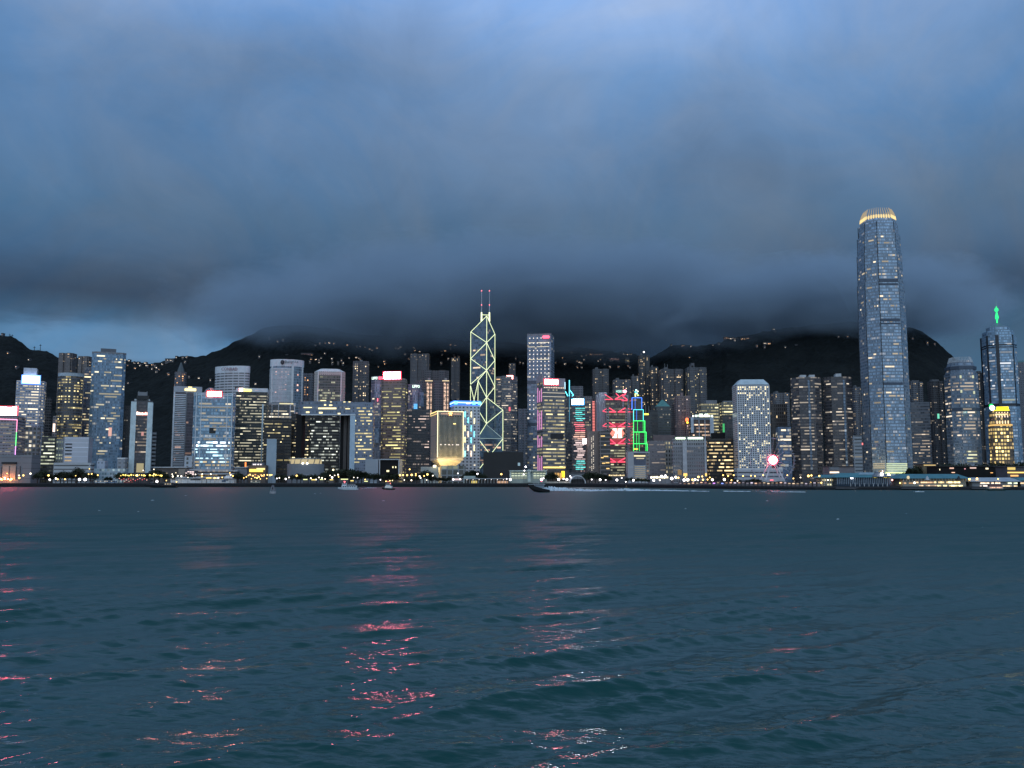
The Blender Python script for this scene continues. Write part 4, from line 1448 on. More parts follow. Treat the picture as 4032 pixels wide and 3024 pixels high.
for k in range(3):
    u = .18 + k * .32
    for (a, b) in ((1522, 1580), (1610, 1690), (1712, 1760), (1790, 1856)):
        fbox(t, u - .045, u + .045, a + (k * 13) % 20, b, PUR, 'light_strip', out=.4, back=-.1, e=side)
for y in (1545, 1560):
    fbox(t, .0, 1, y, y + 2, em((1, .9, .7), .8), 'window', out=.3, back=-.05)
windows(t, 100, 'row', (1, .85, .42), 1.2, yb=1848, yt=1560, faces=1, cap=80)
fbox(t, .34, .92, 1706, 1728, DARK, 'screen', out=.5)
fbox(t, .02, .98, 1838, 1843, em((1, .72, .16), 2.2), 'window', out=.4, back=-.05)
pxbox(t.th, 'podium', 2150, 2240, 1852, 1893, 1120, 22, mat('brown_stone', (.12, .10, .09), .8))
pxbox(t.th, 'lit_lobby', 2184, 2224, 1862, 1886, 1119.6, .6, em((1, .55, .14), .8, True))
pxbox(t.th, 'sign_panel', 2211, 2223, 1855, 1879, 1119, .8, em((1, .72, .02), 2.2, True))
for k in range(4):
    pxbox(t.th, 'pillar', 2182 + k * 10, 2184 + k * 10, 1862, 1890, 1118.4, .8, mat('brown_stone', (.12, .10, .09), .8))
# --- dark tower with cyan spire
t = tower('office_tower', 'narrow dark tower with a glowing cyan spire and winged crown', 'office tower', 2226, 2251, 1560, 1220,
          fac((.05, .06, .075), (.03, .035, .045), 3.9, 2.2, .6, .9, .04, WHITE, .5), rect(1, 1.2), rot=5)
CY = em((.12, .75, 1), 3.0)
for (p, q, r) in (((2242, 1560), (2242, 1497), .55), ((2244, 1536), (2258, 1556), .6), ((2258, 1556), (2252, 1560), .5), ((2226, 1541), (2236, 1560), .6), ((2224, 1500), (2224, 1533), .35)):
    pxtube(t.th, 'neon_tube', p, q, t.Y + 4, r, CY)
pxtube(t.th, 'neon_tube', (2242, 1560), (2242, 1660), t.Y - .6, .4, em((.1, .4, .6), .8))
windows(t, 8, 'cell', WHITE, .8, yb=1850)
# --- tower with coloured rows
t = tower('office_tower', 'tower of red and teal lit rows under a dazzling white-blue sign', 'office tower', 2249, 2303, 1575, 1250,
          fac((.09, .09, .11), (.03, .035, .04), 4.4, 2.0, .5, .9, .25, (1, .6, .55), .6), rect(1, .8), rot=-3)
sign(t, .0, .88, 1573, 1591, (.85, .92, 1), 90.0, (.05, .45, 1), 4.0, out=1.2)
for k in range(31):
    y = 1606 + k * 8.0
    c = (.12, .75, .72) if (k < 7 or k > 25) else (1, .18, .22) if k < 12 else (1, .55, .42) if k < 16 else (1, .75, .72)
    r_ = random.Random(k)
    a = r_.uniform(.1, .45) if k > 3 else .3
    for q in range(2):
        b = min(1.0, a + r_.uniform(.22, .5))
        fbox(t, a, b, y, y + 3.4, em(c, (1.2, .7, 1.7)[k % 3]), 'window', out=.3, back=-.05)
        a = b + .03
        if a > .8: break
t = tower('apartment_tower', 'grey apartment block topped above the white-blue sign tower', 'apartments', 2244, 2296, 1520, 1480,
          fac((.17, .18, .21), p=.05, lc=ORG, ls=.6, **APW), cross(), rot=0)
t = tower('office_block', 'brown block with columns of lit windows behind the white-blue sign tower', 'apartments', 2293, 2332, 1560, 1400,
          fac((.16, .15, .16), p=.2, lc=WARM, ls=.9, hf=.5, wf=.5), rect(1, .8))
windows(t, 24, 'cell', (1, .8, .5), 1.6, yb=1690)
t = tower('hotel_tower', 'plain brown stone slab with one column of small lit windows by the promenade dome', 'hotel', 2306, 2361, 1697, 1130,
          fac((.21, .165, .145), (.12, .10, .09), 4.2, 6.0, .35, .3, .10, WARM, .7), rect(1, .8), rot=4)
crown_box(t, -.05, .3, 1676, 1697, mat('brown_stone2', (.20, .165, .15), .8))
pxbox(t.th, 'round_lamp', 2295, 2309, 1727, 1748, 1122, 1.0, em((1, .82, .82), 6.0, True))
for y in range(1716, 1856, 7):
    for k in (0, 1):
        if (y * 3 + k * 5) % 4:
            fbox(t, .32 + k * .14, .37 + k * .14, y, y + 3.6, em((1, .88, .72), 1.1), 'window', out=.25, back=-.05)
t = tower('hotel_block', 'dark block with thin pale balcony lines beside the brown slab', 'hotel', 2358, 2402, 1697, 1125,
          fac((.26, .22, .21), (.02, .02, .022), 5.0, 30, .7, .94, .0), rect(1, .6), rot=2)
windows(t, 0)
for (a, b, y) in ((.1, .5, 1715), (.4, .6, 1750), (.35, .8, 1795), (.1, .35, 1800), (.2, .5, 1822), (.55, .9, 1820), (.6, .9, 1843)):
    fbox(t, a, b, y, y + 4, em((1, .66, .22), 1.3), 'window', out=.25, back=-.05)
# --- bank tower with exposed trusses
def truss_tower():
    Y = 1290
    RD = em((1, .07, .14), 2.0, True)
    th = thing('truss_office_tower', 'grey tower hung from red-lit trusses with a glowing hexagon emblem', 'office tower', (xat(2430, 1700, Y), Y + 15, 4))
    LG = mat('light_grey_panel', (.42, .43, .47), .5)
    GLs = fac((.10, .10, .09), (.05, .052, .05), 3.9, 2.2, .62, .9, .5, (.80, .80, .50), .40)
    def fbx(nm, x0, x1, y0, y1, Yd, dep, m):
        mb = MB()
        ym = (y0 + y1) / 2
        a, b = xat(x0, ym, Yd), xat(x1, ym, Yd)
        mb.prism([(a, Yd), (b, Yd), (b, Yd + dep), (a, Yd + dep)], zat(y1, Yd), zat(y0, Yd))
        return mb.build(nm, [m, ROOF], th)
    fbx('facade', 2388, 2472, 1560, 1880, Y, 30, GLs)
    fbx('facade', 2400, 2464, 1610, 1880, Y - 6, 6, GLs)
    fbx('service_tower', 2360, 2392, 1545, 1880, Y + 6, 26, LG)
    fbx('service_tower', 2352, 2366, 1553, 1880, Y + 14, 20, LG)
    fbx('service_tower', 2470, 2484, 1595, 1880, Y + 6, 26, LG)
    fbx('service_tower', 2454, 2476, 1556, 1880, Y + 16, 20, LG)
    for (x0, x1, yt) in ((2374, 2382, 1558), (2452, 2457, 1560), (2390, 2398, 1604), (2464, 2471, 1606)):
        yd = Y - 1 if yt < 1600 else Y - 8
        for x in (x0, x1):
            pxbox(th, 'ladder_mast', x - .8, x + .8, yt, 1860, yd, 1.2, STEEL)
        mb = MB()
        for k in range(28):
            y = yt + 6 + k * 10
            if y > 1850: break
            mb.tube((xat(x0, y, yd), yd + .5, zat(y, yd)), (xat(x1, y + 5, yd), yd + .5, zat(y + 5, yd)), .55)
        mb.build('mast_lacing', STEEL, th)
    def truss(y0, y1, xl, xc, xr, yd, s=1.0, tails=True):
        for (p, q) in (((xl, y0), (xc - 4, y1)), ((xr, y0), (xc + 4, y1)), ((xl, y1 - 1), (xc - 6, y1 - 1)), ((xc + 6, y1 - 1), (xr, y1 - 1))):
            pxtube(th, 'truss_member', p, q, yd, .62 * s, RD)
        if tails:
            for (p, q) in (((xl - 10, y0 + 2), (xl - 26, y1 - 4)), ((xl - 26, y1 - 4), (xl - 10, y1)), ((xr + 12, y0 + 2), (xr + 24, y1 - 6)), ((xr + 24, y1 - 2), (xr + 10, y1 - 1))):
                pxtube(th, 'truss_member', p, q, yd + 2, .42, RD)
    truss(1552, 1574, 2381, 2418, 2454, Y - 1.5, .7, False)
    pxtube(th, 'truss_member', (2425, 1549), (2438, 1561), Y - 1.5, .55, RD)
    pxtube(th, 'truss_member', (2438, 1561), (2421, 1573), Y - 1.5, .55, RD)
    pxtube(th, 'truss_member', (2464, 1550), (2450, 1560), Y - 1, .8, RD)
    pxtube(th, 'truss_member', (2455, 1562), (2470, 1574), Y - 1, .7, RD)
    pxtube(th, 'truss_member', (2448, 1577), (2470, 1577), Y - 1, .7, RD)
    for (a, b) in ((1606, 1623), (1664, 1681), (1727, 1748), (1803, 1820)):
        truss(a, b, 2399, 2429, 2462, Y - 9, 1.1, b < 1760)
        if a > 1610:
            pxbox(th, 'red_lit_panel', 2402, 2458, a + 2, b - 1, Y - 6.6, .5, em((1, .05, .10), .4))
    # hexagon emblem: pale bow-tie on a red field
    yd = Y - 10
    P = lambda x, y: (xat(x, y, yd), yd, zat(y, yd))
    def plate(nm, pts, m, d=0.0):
        mb = MB()
        f = [P(*q) for q in pts]
        mb.poly([(q[0], q[1] - d, q[2]) for q in f])
        mb.poly([(q[0], q[1] + .6, q[2]) for q in reversed(f)])
        for i in range(len(f)):
            a, b = f[i], f[(i + 1) % len(f)]
            mb.poly([(a[0], a[1] - d, a[2]), (a[0], a[1] + .6, a[2]), (b[0], b[1] + .6, b[2]), (b[0], b[1] - d, b[2])])
        mb.build(nm, m, th)
    plate('hexagon_emblem', [(2403, 1706), (2416, 1725), (2446, 1725), (2459, 1706), (2446, 1687), (2416, 1687)], em((1, .22, .16), 1.6, True))
    plate('emblem_wing', [(2411, 1689), (2431, 1706), (2411, 1723), (2416, 1724), (2428, 1724), (2428, 1688), (2416, 1688)], em((1, .85, .8), 3.0), .3)
    plate('emblem_wing', [(2434, 1688), (2446, 1688), (2451, 1690), (2432, 1706), (2451, 1722), (2446, 1724), (2434, 1724)], em((1, .85, .8), 3.0), .3)
    q = Tower(); q.th = th; q.Y = Y
    pxtext(q, 'HSBC', 2426, 2452, 1536, 1546, Y, em((.45, .95, .8), 1.8))
    plate('roof_emblem', [(2452, 1540), (2457, 1547), (2464, 1547), (2468, 1541), (2464, 1535), (2457, 1535)], em((1, .35, .45), 5, True))
    pxbox(th, 'sign_rail', 2400, 2468, 1547, 1552, Y + 2, 3, DARK)
    t = Tower()
    t.th, t.Y, t.z0, t.z1, t.mat, t.x0, t.yt = th, Y - 6, 4.0, zat(1625, Y), GLs, 2400, 1560
    e = edges([(xat(2404, 1740, Y - 6), Y - 6), (xat(2460, 1740, Y - 6), Y - 6)])[0]
    t.E, t.F = [e], e
    windows(t, 60, 'row', (1, .95, .6), .75, yb=1860, yt=1626)
truss_tower()
t = tower('office_block', 'grey block with two columns of red-lit window bays left of the truss tower', 'apartments', 2328, 2360, 1572, 1330,
          fac((.22, .18, .19), (.08, .05, .055), 4.2, 4.5, .6, .7, .0), rect(1, .8), rot=2)
for y in range(1580, 1700, 6):
    for u in (.05, .55):
        fbox(t, u, u + .3, y, y + 3.5, em((1, .25, .22), (.9, .6, 1.2)[(y + int(u * 9)) % 3]), 'window', out=.3, back=-.05)
# --- stepped tower outlined in blue and green
def stepped_tower():
    Y = 1230
    th = thing('stepped_office_tower', 'stepped tower outlined in blue then green neon with a twisted ribbon emblem on top', 'office tower', (xat(2512, 1700, Y), Y + 12, 4))
    m = fac((.10, .085, .085), (.035, .03, .03), 3.9, 2.2, .5, .8, .10, (1, .6, .3), .6)
    BL_, GR_, TQ = (.06, .22, 1), (.05, 1, .16), (.08, .75, .75)
    tiers = [(2488, 2527, 1566, 1613, BL_, BL_), (2494, 2533, 1613, 1657, TQ, BL_), (2494, 2539, 1657, 1701, GR_, GR_), (2494, 2544, 1701, 1747, GR_, GR_), (2494, 2548, 1747, 1776, GR_, GR_)]
    for i, (a, b, y0, y1, c, ci) in enumerate(tiers):
        Yt = Y - i * 3
        mb = MB()
        x0, x1 = xat(a, y1, Yt), xat(b, y1, Yt)
        mb.prism([(x0, Yt), (x1, Yt), (x1, Yt + 26 + i * 3), (x0, Yt + 26 + i * 3)], 4 if i == 4 else zat(y1, Yt), zat(y0, Yt))
        mb.build('tier', [m, ROOF], th)
        yf = Yt - .6
        w = em(c, 2.4, True)
        wi = em(ci, 1.5)
        pxtube(th, 'neon_tube', (a + .5, y0), (b, y0), yf, .42, w)
        pxtube(th, 'neon_tube', (a + .5, y0), (a + .5, y1), yf, .42, w)
        pxtube(th, 'neon_tube', (b, y0), (b, y1), yf, .42, w)
        for u in ((.33,) if i < 2 else (.36, .86) if i == 2 else (.25, .44, .9)):
            pxtube(th, 'neon_tube', (a + (b - a) * u, y0 + 1), (a + (b - a) * u, y1), yf, .28, wi)
    pxtube(th, 'neon_tube', (2517, 1701), (2544, 1701), Y - 9.8, .5, em(GR_, 2.4))
    pxtube(th, 'neon_tube', (2533, 1747), (2548, 1747), Y - 12.8, .5, em(GR_, 2.4))
    pxbox(th, 'window', 2494, 2512, 1766, 1770, Y - 12.5, .4, em((1, .75, .05), 1.8))
    yd = Y + 4
    for (x, y, r, c) in ((2505, 1536, 3.2, (.55, .9, 1)), (2511, 1541, 2.6, (.9, 1, .75)), (2502, 1543, 2.8, (.15, .8, 1)), (2508, 1549, 3.0, (.35, .95, 1)), (2502, 1552, 2.8, (.8, 1, .3)), (2512, 1556, 2.6, (.75, 1, .2)), (2502, 1559, 2.6, (1, 1, .4))):
        mb = MB()
        mb.ball((xat(x, y, yd), yd, zat(y, yd)), r * .4, .9)
        mb.build('emblem_ribbon', em(c, 2.6, True), th)
    pxtube(th, 'emblem_post', (2507, 1566), (2507, 1540), yd + .5, .3, DARK)
    t = Tower()
    t.th, t.Y, t.z0, t.z1, t.mat, t.x0, t.yt = th, Y - 12, 4.0, zat(1750, Y), m, 2494, 1566
    e = edges([(xat(2496, 1740, Y - 12), Y - 12), (xat(2546, 1740, Y - 12), Y - 12)])[0]
    t.E, t.F = [e], e
    windows(t, 10, 'strip', (1, .5, .15), 1.0, yb=1774, yt=1748)
stepped_tower()
t = tower('office_tower', 'dark tower with yellow crown light right of the neon stepped tower', 'office tower', 2531, 2566, 1630, 1290,
          fac((.05, .06, .07), p=.1, lc=GRN, ls=.4), rect(1, .8))
fbox(t, .05, .6, 1628, 1634, em((1, .9, .1), 2.2), 'sign_panel', out=.6, back=-.1)
mast(t, .3, .4, 1594, .3); mast(t, .7, .4, 1597, .3)
t = tower('office_tower', 'black slab tower left of the green pyramid-roofed tower', 'office tower', 2555, 2590, 1616, 1310, fac((.025, .027, .03), p=.03), rect(1, .8))
t = tower('pyramid_roofed_tower', 'dark tower under a green pyramid roof', 'office tower', 2576, 2640, 1600, 1340,
          fac((.085, .10, .11), (.04, .05, .05), 3.9, 2.2, .5, .8, .03, WHITE, .5), rect(1, 1))
mb = MB(); mb.prism(scaled(t, 1.0), t.z1, zat(1572, t.Y), top=scaled(t, .08)); mb.build('pyramid_roof', [mat('green_copper', (.10, .26, .25), .6), ROOF], t.th)
windows(t, 12, 'cell', WHITE, .7, yb=1710)
# --- civic low hall
t = tower('civic_hall', 'low white frame building with a blue-grey column grid in front of the neon stepped tower', 'hall', 2464, 2558, 1778, 1060,
          fac((.50, .50, .52), (.42, .42, .44), 9, 9, .04, .9, 0), rect(1, .5), rot=3)
e = t.F
fbox(t, .27, .93, 1784, 1888, mat('lobby_dark', (.04, .045, .06), .4), 'glazed_front', out=.1)
fbox(t, .28, .80, 1792, 1798, em((1, .85, .45), 1.1), 'window', out=.3, back=-.05)
fbox(t, .38, .75, 1803, 1807, em((1, .85, .5), .8), 'window', out=.3, back=-.05)
for k in range(11):
    fbox(t, .285 + k * .05, .297 + k * .05, 1798, 1886, mat('blue_column', (.36, .40, .52), .6), 'column', out=.6)
for k in range(7):
    fbox(t, .27, .82, 1832 + k * 8, 1835 + k * 8, PALE, 'balcony_band', out=.9)
    fbox(t, .29, .80, 1836 + k * 8, 1838.5 + k * 8, em((1, .84, .5), .5), 'window', out=.3, back=-.05)
fbox(t, .82, 1.0, 1784, 1888, fac((.30, .28, .26), (.05, .05, .05), 4, 4, .5, .6, .3, WARM, .6), 'side_wing', out=.3)
# --- mid-levels apartments behind
def apart(label, x0, x1, yt, Y, col=(.085, .088, .10), n=24, lc=(1, .72, .4), s=1.9, yb=1700, steps=True, p=.05):
    t = tower('apartment_tower', label, 'apartments', x0, x1, yt, Y, fac(col, (.02, .022, .026), 3.2, 2.6, .5, .5, p, lc, .8), cross(.9, .1, .12), rot=0)
    if steps:
        crown_box(t, .22, .78, yt - 7, yt, mat('plant_grey', (.12, .125, .135), .8))
    windows(t, n, 'cell', lc, s, yb=yb)
    return t
apart('slim hillside apartment tower above the red-lit truss tower, left of three', 2331, 2397, 1452, 1650, n=26)
apart('pale lit hillside apartment tower directly behind the truss tower', 2411, 2484, 1494, 1600, (.13, .13, .15), n=26, s=2.2)
t = apart('tall stepped apartment tower with a white beacon at its pointed top', 2512, 2558, 1398, 1700, (.05, .053, .06), n=40, yb=1620)
crown_box(t, .3, .7, 1388, 1398, DGREY, 'upper_tier', .3, .7)
mb = MB(); mb.ball((t.c[0], t.c[1], zat(1384, t.Y)), 1.6); mb.build('beacon', em((1, .95, .9), 2.5), t.th)
apart('narrow apartment tower left of the tall tower with the white beacon', 2484, 2516, 1480, 1640, (.11, .115, .13), n=20)
apart('narrow apartment tower right of the tall tower with the white beacon', 2558, 2592, 1444, 1660, (.07, .073, .085), n=30, yb=1610)
t = apart('wide apartment tower with two rooftop aerials behind the green pyramid roof', 2592, 2690, 1452, 1620, (.09, .095, .11), n=34, s=2.0, yb=1600)
mast(t, .45, .4, 1428, .3); mast(t, .85, .4, 1430, .3)
t = apart('dark stepped apartment tower against the black hill, last of the cluster behind the bank towers', 2696, 2782, 1446, 1600, (.10, .11, .125), n=36, lc=(1, .82, .42), yb=1640)
crown_box(t, .45, 1.0, 1428, 1446, mat('plant_grey', (.12, .125, .135), .8))
t = tower('apartment_tower', 'pink-brown stepped apartment tower with a small red lantern sign', 'apartments', 2654, 2718, 1558, 1400,
          fac((.27, .20, .20), (.06, .05, .055), 3.4, 3.0, .5, .45, .06, (1, .7, .6), .8), cross(.9), rot=0)
crown_box(t, .1, .55, 1545, 1558, mat('pink_brown', (.27, .20, .20), .8))
windows(t, 12, 'cell', (1, .75, .65), 1.0, yb=1690)
mb = MB(); mb.ball((xat(2705, 1653, 1390), 1390, zat(1653, 1390)), 2.6, 1.2); mb.build('lantern_sign', em((1, .16, .05), 3.0, True), t.th)
mb = MB(); mb.ball((xat(2707, 1664, 1390), 1390, zat(1664, 1390)), 1.7, .9); mb.build('lantern_sign', em((1, .6, .05), 3.0), t.th)
apart('low dim apartment tower behind the grey hotel block', 2636, 2660, 1590, 1420, (.12, .115, .13), n=10)
# --- white frame block with roof lights
t = tower('office_tower', 'office block in a white frame with green-white floodlit panels along its roof', 'office', 2711, 2809, 1643, 1210,
          fac((.08, .07, .07), (.035, .03, .03), 4.6, 2.4, .5, .85, .3, (1, .6, .4), .7), rect(1, .6), rot=-2)
fbox(t, 0, .12, 1643, 1704, mat('frame_white', (.52, .58, .64), .6), 'frame_pier', out=1.2)
fbox(t, .84, 1.0, 1643, 1720, mat('frame_white', (.52, .58, .64), .6), 'frame_pier', out=1.2)
fbox(t, .12, .84, 1643, 1653, mat('frame_grey', (.2, .24, .28), .6), 'frame_beam', out=.9)
for u in (.36, .62):
    fbox(t, u - .012, u + .012, 1654, 1740, MULL, 'column', out=.8)
for (a, b, y0, y1, s_) in ((.08, .13, 1635, 1641, 4), (.19, .27, 1634, 1641, 3.5), (.38, .53, 1630, 1641, 4), (.62, .76, 1630, 1641, 4), (.80, .85, 1635, 1641, 4), (.91, .97, 1635, 1642, 4), (.28, .37, 1633, 1641, .9), (.54, .61, 1634, 1641, 1.2)):
    fbox(t, a, b, y0, y1, em((.82, 1, .82), s_, True), 'floodlit_panel', out=1.0, back=-.3)
windows(t, 26, 'strip', (1, .68, .45), 1.3, yb=1725, yt=1656, faces=1)
t = tower('office_tower', 'yellow-lit office block stepping behind the white-framed block', 'office', 2749, 2832, 1590, 1330,
          fac((.20, .20, .17), (.05, .05, .04), 4.6, 2.8, .5, .7, .5, (1, .86, .4), .8), rect(1, .8))
crown_box(t, .3, .9, 1575, 1590, GREY)
windows(t, 50, 'strip', (1, .88, .45), 1.4, yb=1720)
t = tower('office_tower', 'yellow-lit office block directly left of the white tower of round windows', 'office', 2832, 2890, 1584, 1350,
          fac((.20, .20, .18), (.05, .05, .04), 4.6, 2.8, .5, .7, .4, (1, .86, .42), .8), rect(1, .8))
crown_box(t, .2, .95, 1578, 1584, GREY)
windows(t, 30, 'row', (1, .88, .45), 1.5, yb=1640)
t = tower('office_block', 'dark block with a green lit sign strip left of the white tower of round windows', 'office', 2836, 2890, 1634, 1300,
          fac((.06, .06, .065), p=.06, lc=(1, .6, .45), ls=.6), rect(1, .8))
fbox(t, .0, .16, 1668, 1702, em((.05, .55, .15), .9), 'sign_panel', out=.5, back=-.1)
t = tower('department_block', 'broad dim mauve-grey block under a stepped brown roof tier', 'office', 2550, 2648, 1735, 1120,
          fac((.24, .215, .225), (.12, .11, .115), 4.4, 3.4, .35, .7, .06, (1, .8, .65), .6), rect(1, .7), rot=-6)
mb = MB(); mb.prism(scaled(t, .9, 6, 6), t.z1, zat(1712, t.Y)); mb.build('roof_tier', [mat('roof_brown', (.17, .13, .13), .8), ROOF], t.th)
pxbox(t.th, 'window_wing', 2620, 2648, 1737, 1878, t.Y - .5, 20, fac((.26, .25, .24), (.03, .03, .03), 5, 3.4, .55, .5, .35, (1, .85, .5), 1.0))
windows(t, 10, 'strip', (1, .8, .65), .7, yb=1870)
# --- hotel with roof signs
t = tower('hotel_block', 'grey ribbed hotel block with two green-white roof signs and golden uplit pilasters', 'hotel', 2645, 2776, 1727, 1070,
          fac((.33, .33, .36), (.05, .05, .055), 4.3, 2.6, .5, .66, .05, (1, .8, .6), .5), rect(1, .55), rot=-6)
crown_box(t, .05, .9, 1718, 1727, DGREY)
sign(t, .09, .38, 1722, 1728, (.78, 1, .72), 4.5, out=1.2)
sign(t, .47, .93, 1722, 1728, (.72, 1, .80), 4.5, out=1.2)
for k in range(30):
    y = 1760 + k * 4.1
    fbox(t, .02, .97, y, y + 1.3, mat('ledge_stone', (.40, .40, .42), .7), 'ledge', out=.8)
for (u, w) in ((.36, .065), (1.0, .03)):
    fbox(t, u - w, u + w, 1735, 1878, mat('pilaster_stone', (.48, .48, .50), .7), 'pilaster', out=2.0)
    fbox(t, u - w * .9, u + w * .9, 1864, 1874, em((1, .62, .14), 1.6, True), 'uplight', out=2.6, back=-2.1)
fbox(t, .13, .25, 1850, 1870, em((1, .6, .18), .25), 'lit_panel', out=.9, back=-.5)
windows(t, 14, 'cell', (1, .8, .7), 1.2, yb=1745, yt=1730)
t = tower('office_block', 'black office block with irregular amber window rows beside the white tower of round windows', 'office', 2783, 2888, 1727, 1110,
          fac((.010, .010, .011), (.007, .007, .008), 4.2, 2.2, .5, .8, .12, (1, .66, .3), .8), rect(1, .6), rot=-4)
crown_box(t, .14, .68, 1704, 1727, BLACK)
windows(t, 60, 'strip', (1, .74, .36), 1.7, yb=1868)
# --- white tower with round windows
t = tower('round_window_tower', 'white office tower with a grid of small round windows and sloping-edged white roof', 'office tower', 2882, 3029, 1514, 1080,
          fac((.66, .68, .71), (.66, .68, .71), 6.47, 5.35, .001, .001, 0), rect(1, .75), rot=-3)
jm = t.mat
mb = MB(); mb.prism(t.pts, t.z1, zat(1492, t.Y), top=scaled(t, .70)); mb.build('bevelled_roof', [mat('roof_panel', (.48, .58, .64), .5), ROOF], t.th)
ring(t, 1514, 1517, 1.005, DGREY, 'dark_joint')  # dark band just under the roof edge
e = t.F
NC, NR = 14, 41
hole = MB()
litm = {}
P_ = wloc(t.th)
def disc(r, m):
    mb = MB()
    mb.poly([(r * math.cos(k * math.pi / 5), 0, r * math.sin(k * math.pi / 5)) for k in range(10)])
    me = mb.build('window', m)
    d = me.data
    bpy.data.objects.remove(me)
    return d
dd = disc(.85, mat('dark_pane', (.03, .035, .045), .15))
dl = [disc(.85, em((1, .84, .5), s)) for s in (1.1, .6, 1.6)]
Rj = random.Random(3)
rest_d, rest_l = MB(), MB()
cnt = 0
for r in range(NR):
    y = 1524 + r * (1840 - 1524) / (NR - 1)
    pr = Rj.choice((.0, .03, .06, .2, .35)) if r > 1 else .7
    if r > 26: pr = max(pr, .22)
    for c in range(NC):
        u = .055 + c * .89 / (NC - 1)
        p = e['a'] + e['d'] * (e['L'] * u) + e['n'] * .06
        z = zat(y, t.Y)
        # lights come in clumps
        q = mnoise.noise(Vector((c * .35, r * .3, 2.0))) * .5
        lit_ = Rj.random() < pr + q * .6
        if cnt < 100 and lit_:
            o = bpy.data.objects.new('window', dl[Rj.randrange(3)])
            o.parent = t.th
            o.location = (p.x - P_.x, p.y - P_.y, z - P_.z)
            o.rotation_euler = (0, 0, e['ang'])
            COL.objects.link(o)
            cnt += 1
        else:
            mbb = rest_l if lit_ else rest_d
            rr = .85
            mbb.poly([(p.x + e['d'].x * rr * math.cos(k * math.pi / 4), p.y + e['d'].y * rr * math.cos(k * math.pi / 4), z + rr * math.sin(k * math.pi / 4)) for k in range(8)])
if rest_l.f: tag(rest_l.build('window', em((1, .84, .5), .9), t.th), kind='stuff')
tag(rest_d.build('window', mat('dark_pane', (.03, .035, .045), .15), t.th), kind='stuff')
side = min([x for x in t.E if x is not e and x['vis'] > .02], key=lambda x: x['a'].x)
sd_ = MB()
for r in range(NR):
    y = 1524 + r * (1840 - 1524) / (NR - 1)
    for c in range(10):
        p = side['a'] + side['d'] * (side['L'] * (.07 + c * .095)) + side['n'] * .06
        z = zat(y, t.Y)
        sd_.poly([(p.x + side['d'].x * 0.8 * math.cos(k * math.pi / 4), p.y + side['d'].y * 0.8 * math.cos(k * math.pi / 4), z + 0.8 * math.sin(k * math.pi / 4)) for k in range(8)])
tag(sd_.build('window', mat('dark_pane', (.03, .035, .045), .15), t.th), kind='stuff')
t = tower('podium_building', 'white banded low podium behind the ferris wheel', 'podium', 2890, 3082, 1846, 1055,
          fac((.60, .60, .63), (.10, .10, .12), 4.6, 60, .4, .98, .1, WARM, .3), rect(1, .3))
ring(t, 1844, 1849, 1.004, WHT, 'parapet')
windows(t, 12, 'cell', (1, .75, .4), 1.8, yb=1880)
t = tower('office_tower', 'dark brown tower of vertical window slots right of the white tower of round windows', 'office tower', 3029, 3098, 1590, 1230,
          fac((.10, .085, .08), (.02, .02, .022), 5.0, 2.6, .7, .5, .03, WARM, .5), rect(1, .8), rot=-5)
windows(t, 6, 'cell', WARM, 1.0, yb=1680)
apart('grey apartment cluster with one orange-lit edge behind the dark brown tower', 3032, 3108, 1546, 1480, (.15, .16, .185), n=10, yb=1600)
t = tower('glass_office_block', 'small blue glass office block behind the ferris wheel', 'office', 3054, 3114, 1678, 1150,
          fac((.10, .15, .23), (.08, .13, .21), 4.0, 2.0, .75, .92, .08, (.9, 1, .95), .8, gr=.1), rect(1, .8), rot=-5)
ring(t, 1676, 1681, 1.01, DARK, 'crown_band')
windows(t, 26, 'row', (1, .85, .6), 1.2, yb=1840)
# --- twin rounded granite towers
def granite(label, x0, x1, yt, boxes, n, us):
    t = tower('twin_office_tower', label, 'office tower', x0, x1, yt, 1160,
              fac((.085, .08, .088), (.035, .038, .045), 4.0, 2.4, .5, .95, .16, (1, .86, .72), .45), cham(.8, .24), rot=-12)
    for (a, b, y) in boxes:
        crown_box(t, a, b, y, yt, PALE)
    for u in us:
        fbox(t, u - .07, u + .07, yt + 14, 1850, fac((.10, .14, .19), (.09, .14, .20), 4.0, 2.0, .7, .9, .10, (.85, .95, 1), .6, gr=.08), 'glazed_bay', out=1.0)
    windows(t, int(n * .7), 'row', (1, .85, .66), .75, yb=1850, cap=70)
    return t
t = granite('brown granite and glass rounded twin tower with two rooftop boxes, left of the pair', 3111, 3232, 1484, ((.1, .5, 1474), (.7, 1.05, 1474)), 80, (.62,))
t = granite('brown granite and glass rounded twin tower with one rooftop box, right of the pair', 3238, 3352, 1482, ((.35, .75, 1469),), 80, (.86,))
apart('grey apartment tower with one bright lit stairwell left of the supertall tower', 3352, 3396, 1523, 1420, (.14, .15, .18), n=12, s=1.4, yb=1690)
t = tower('office_block', 'small white office block of ribbon windows at the left foot of the supertall tower', 'office', 3354, 3392, 1714, 1110,
          fac((.34, .37, .40), (.05, .06, .07), 4.2, 12, .45, .85, .1, WHITE, .5), rect(1, .8), rot=-8)
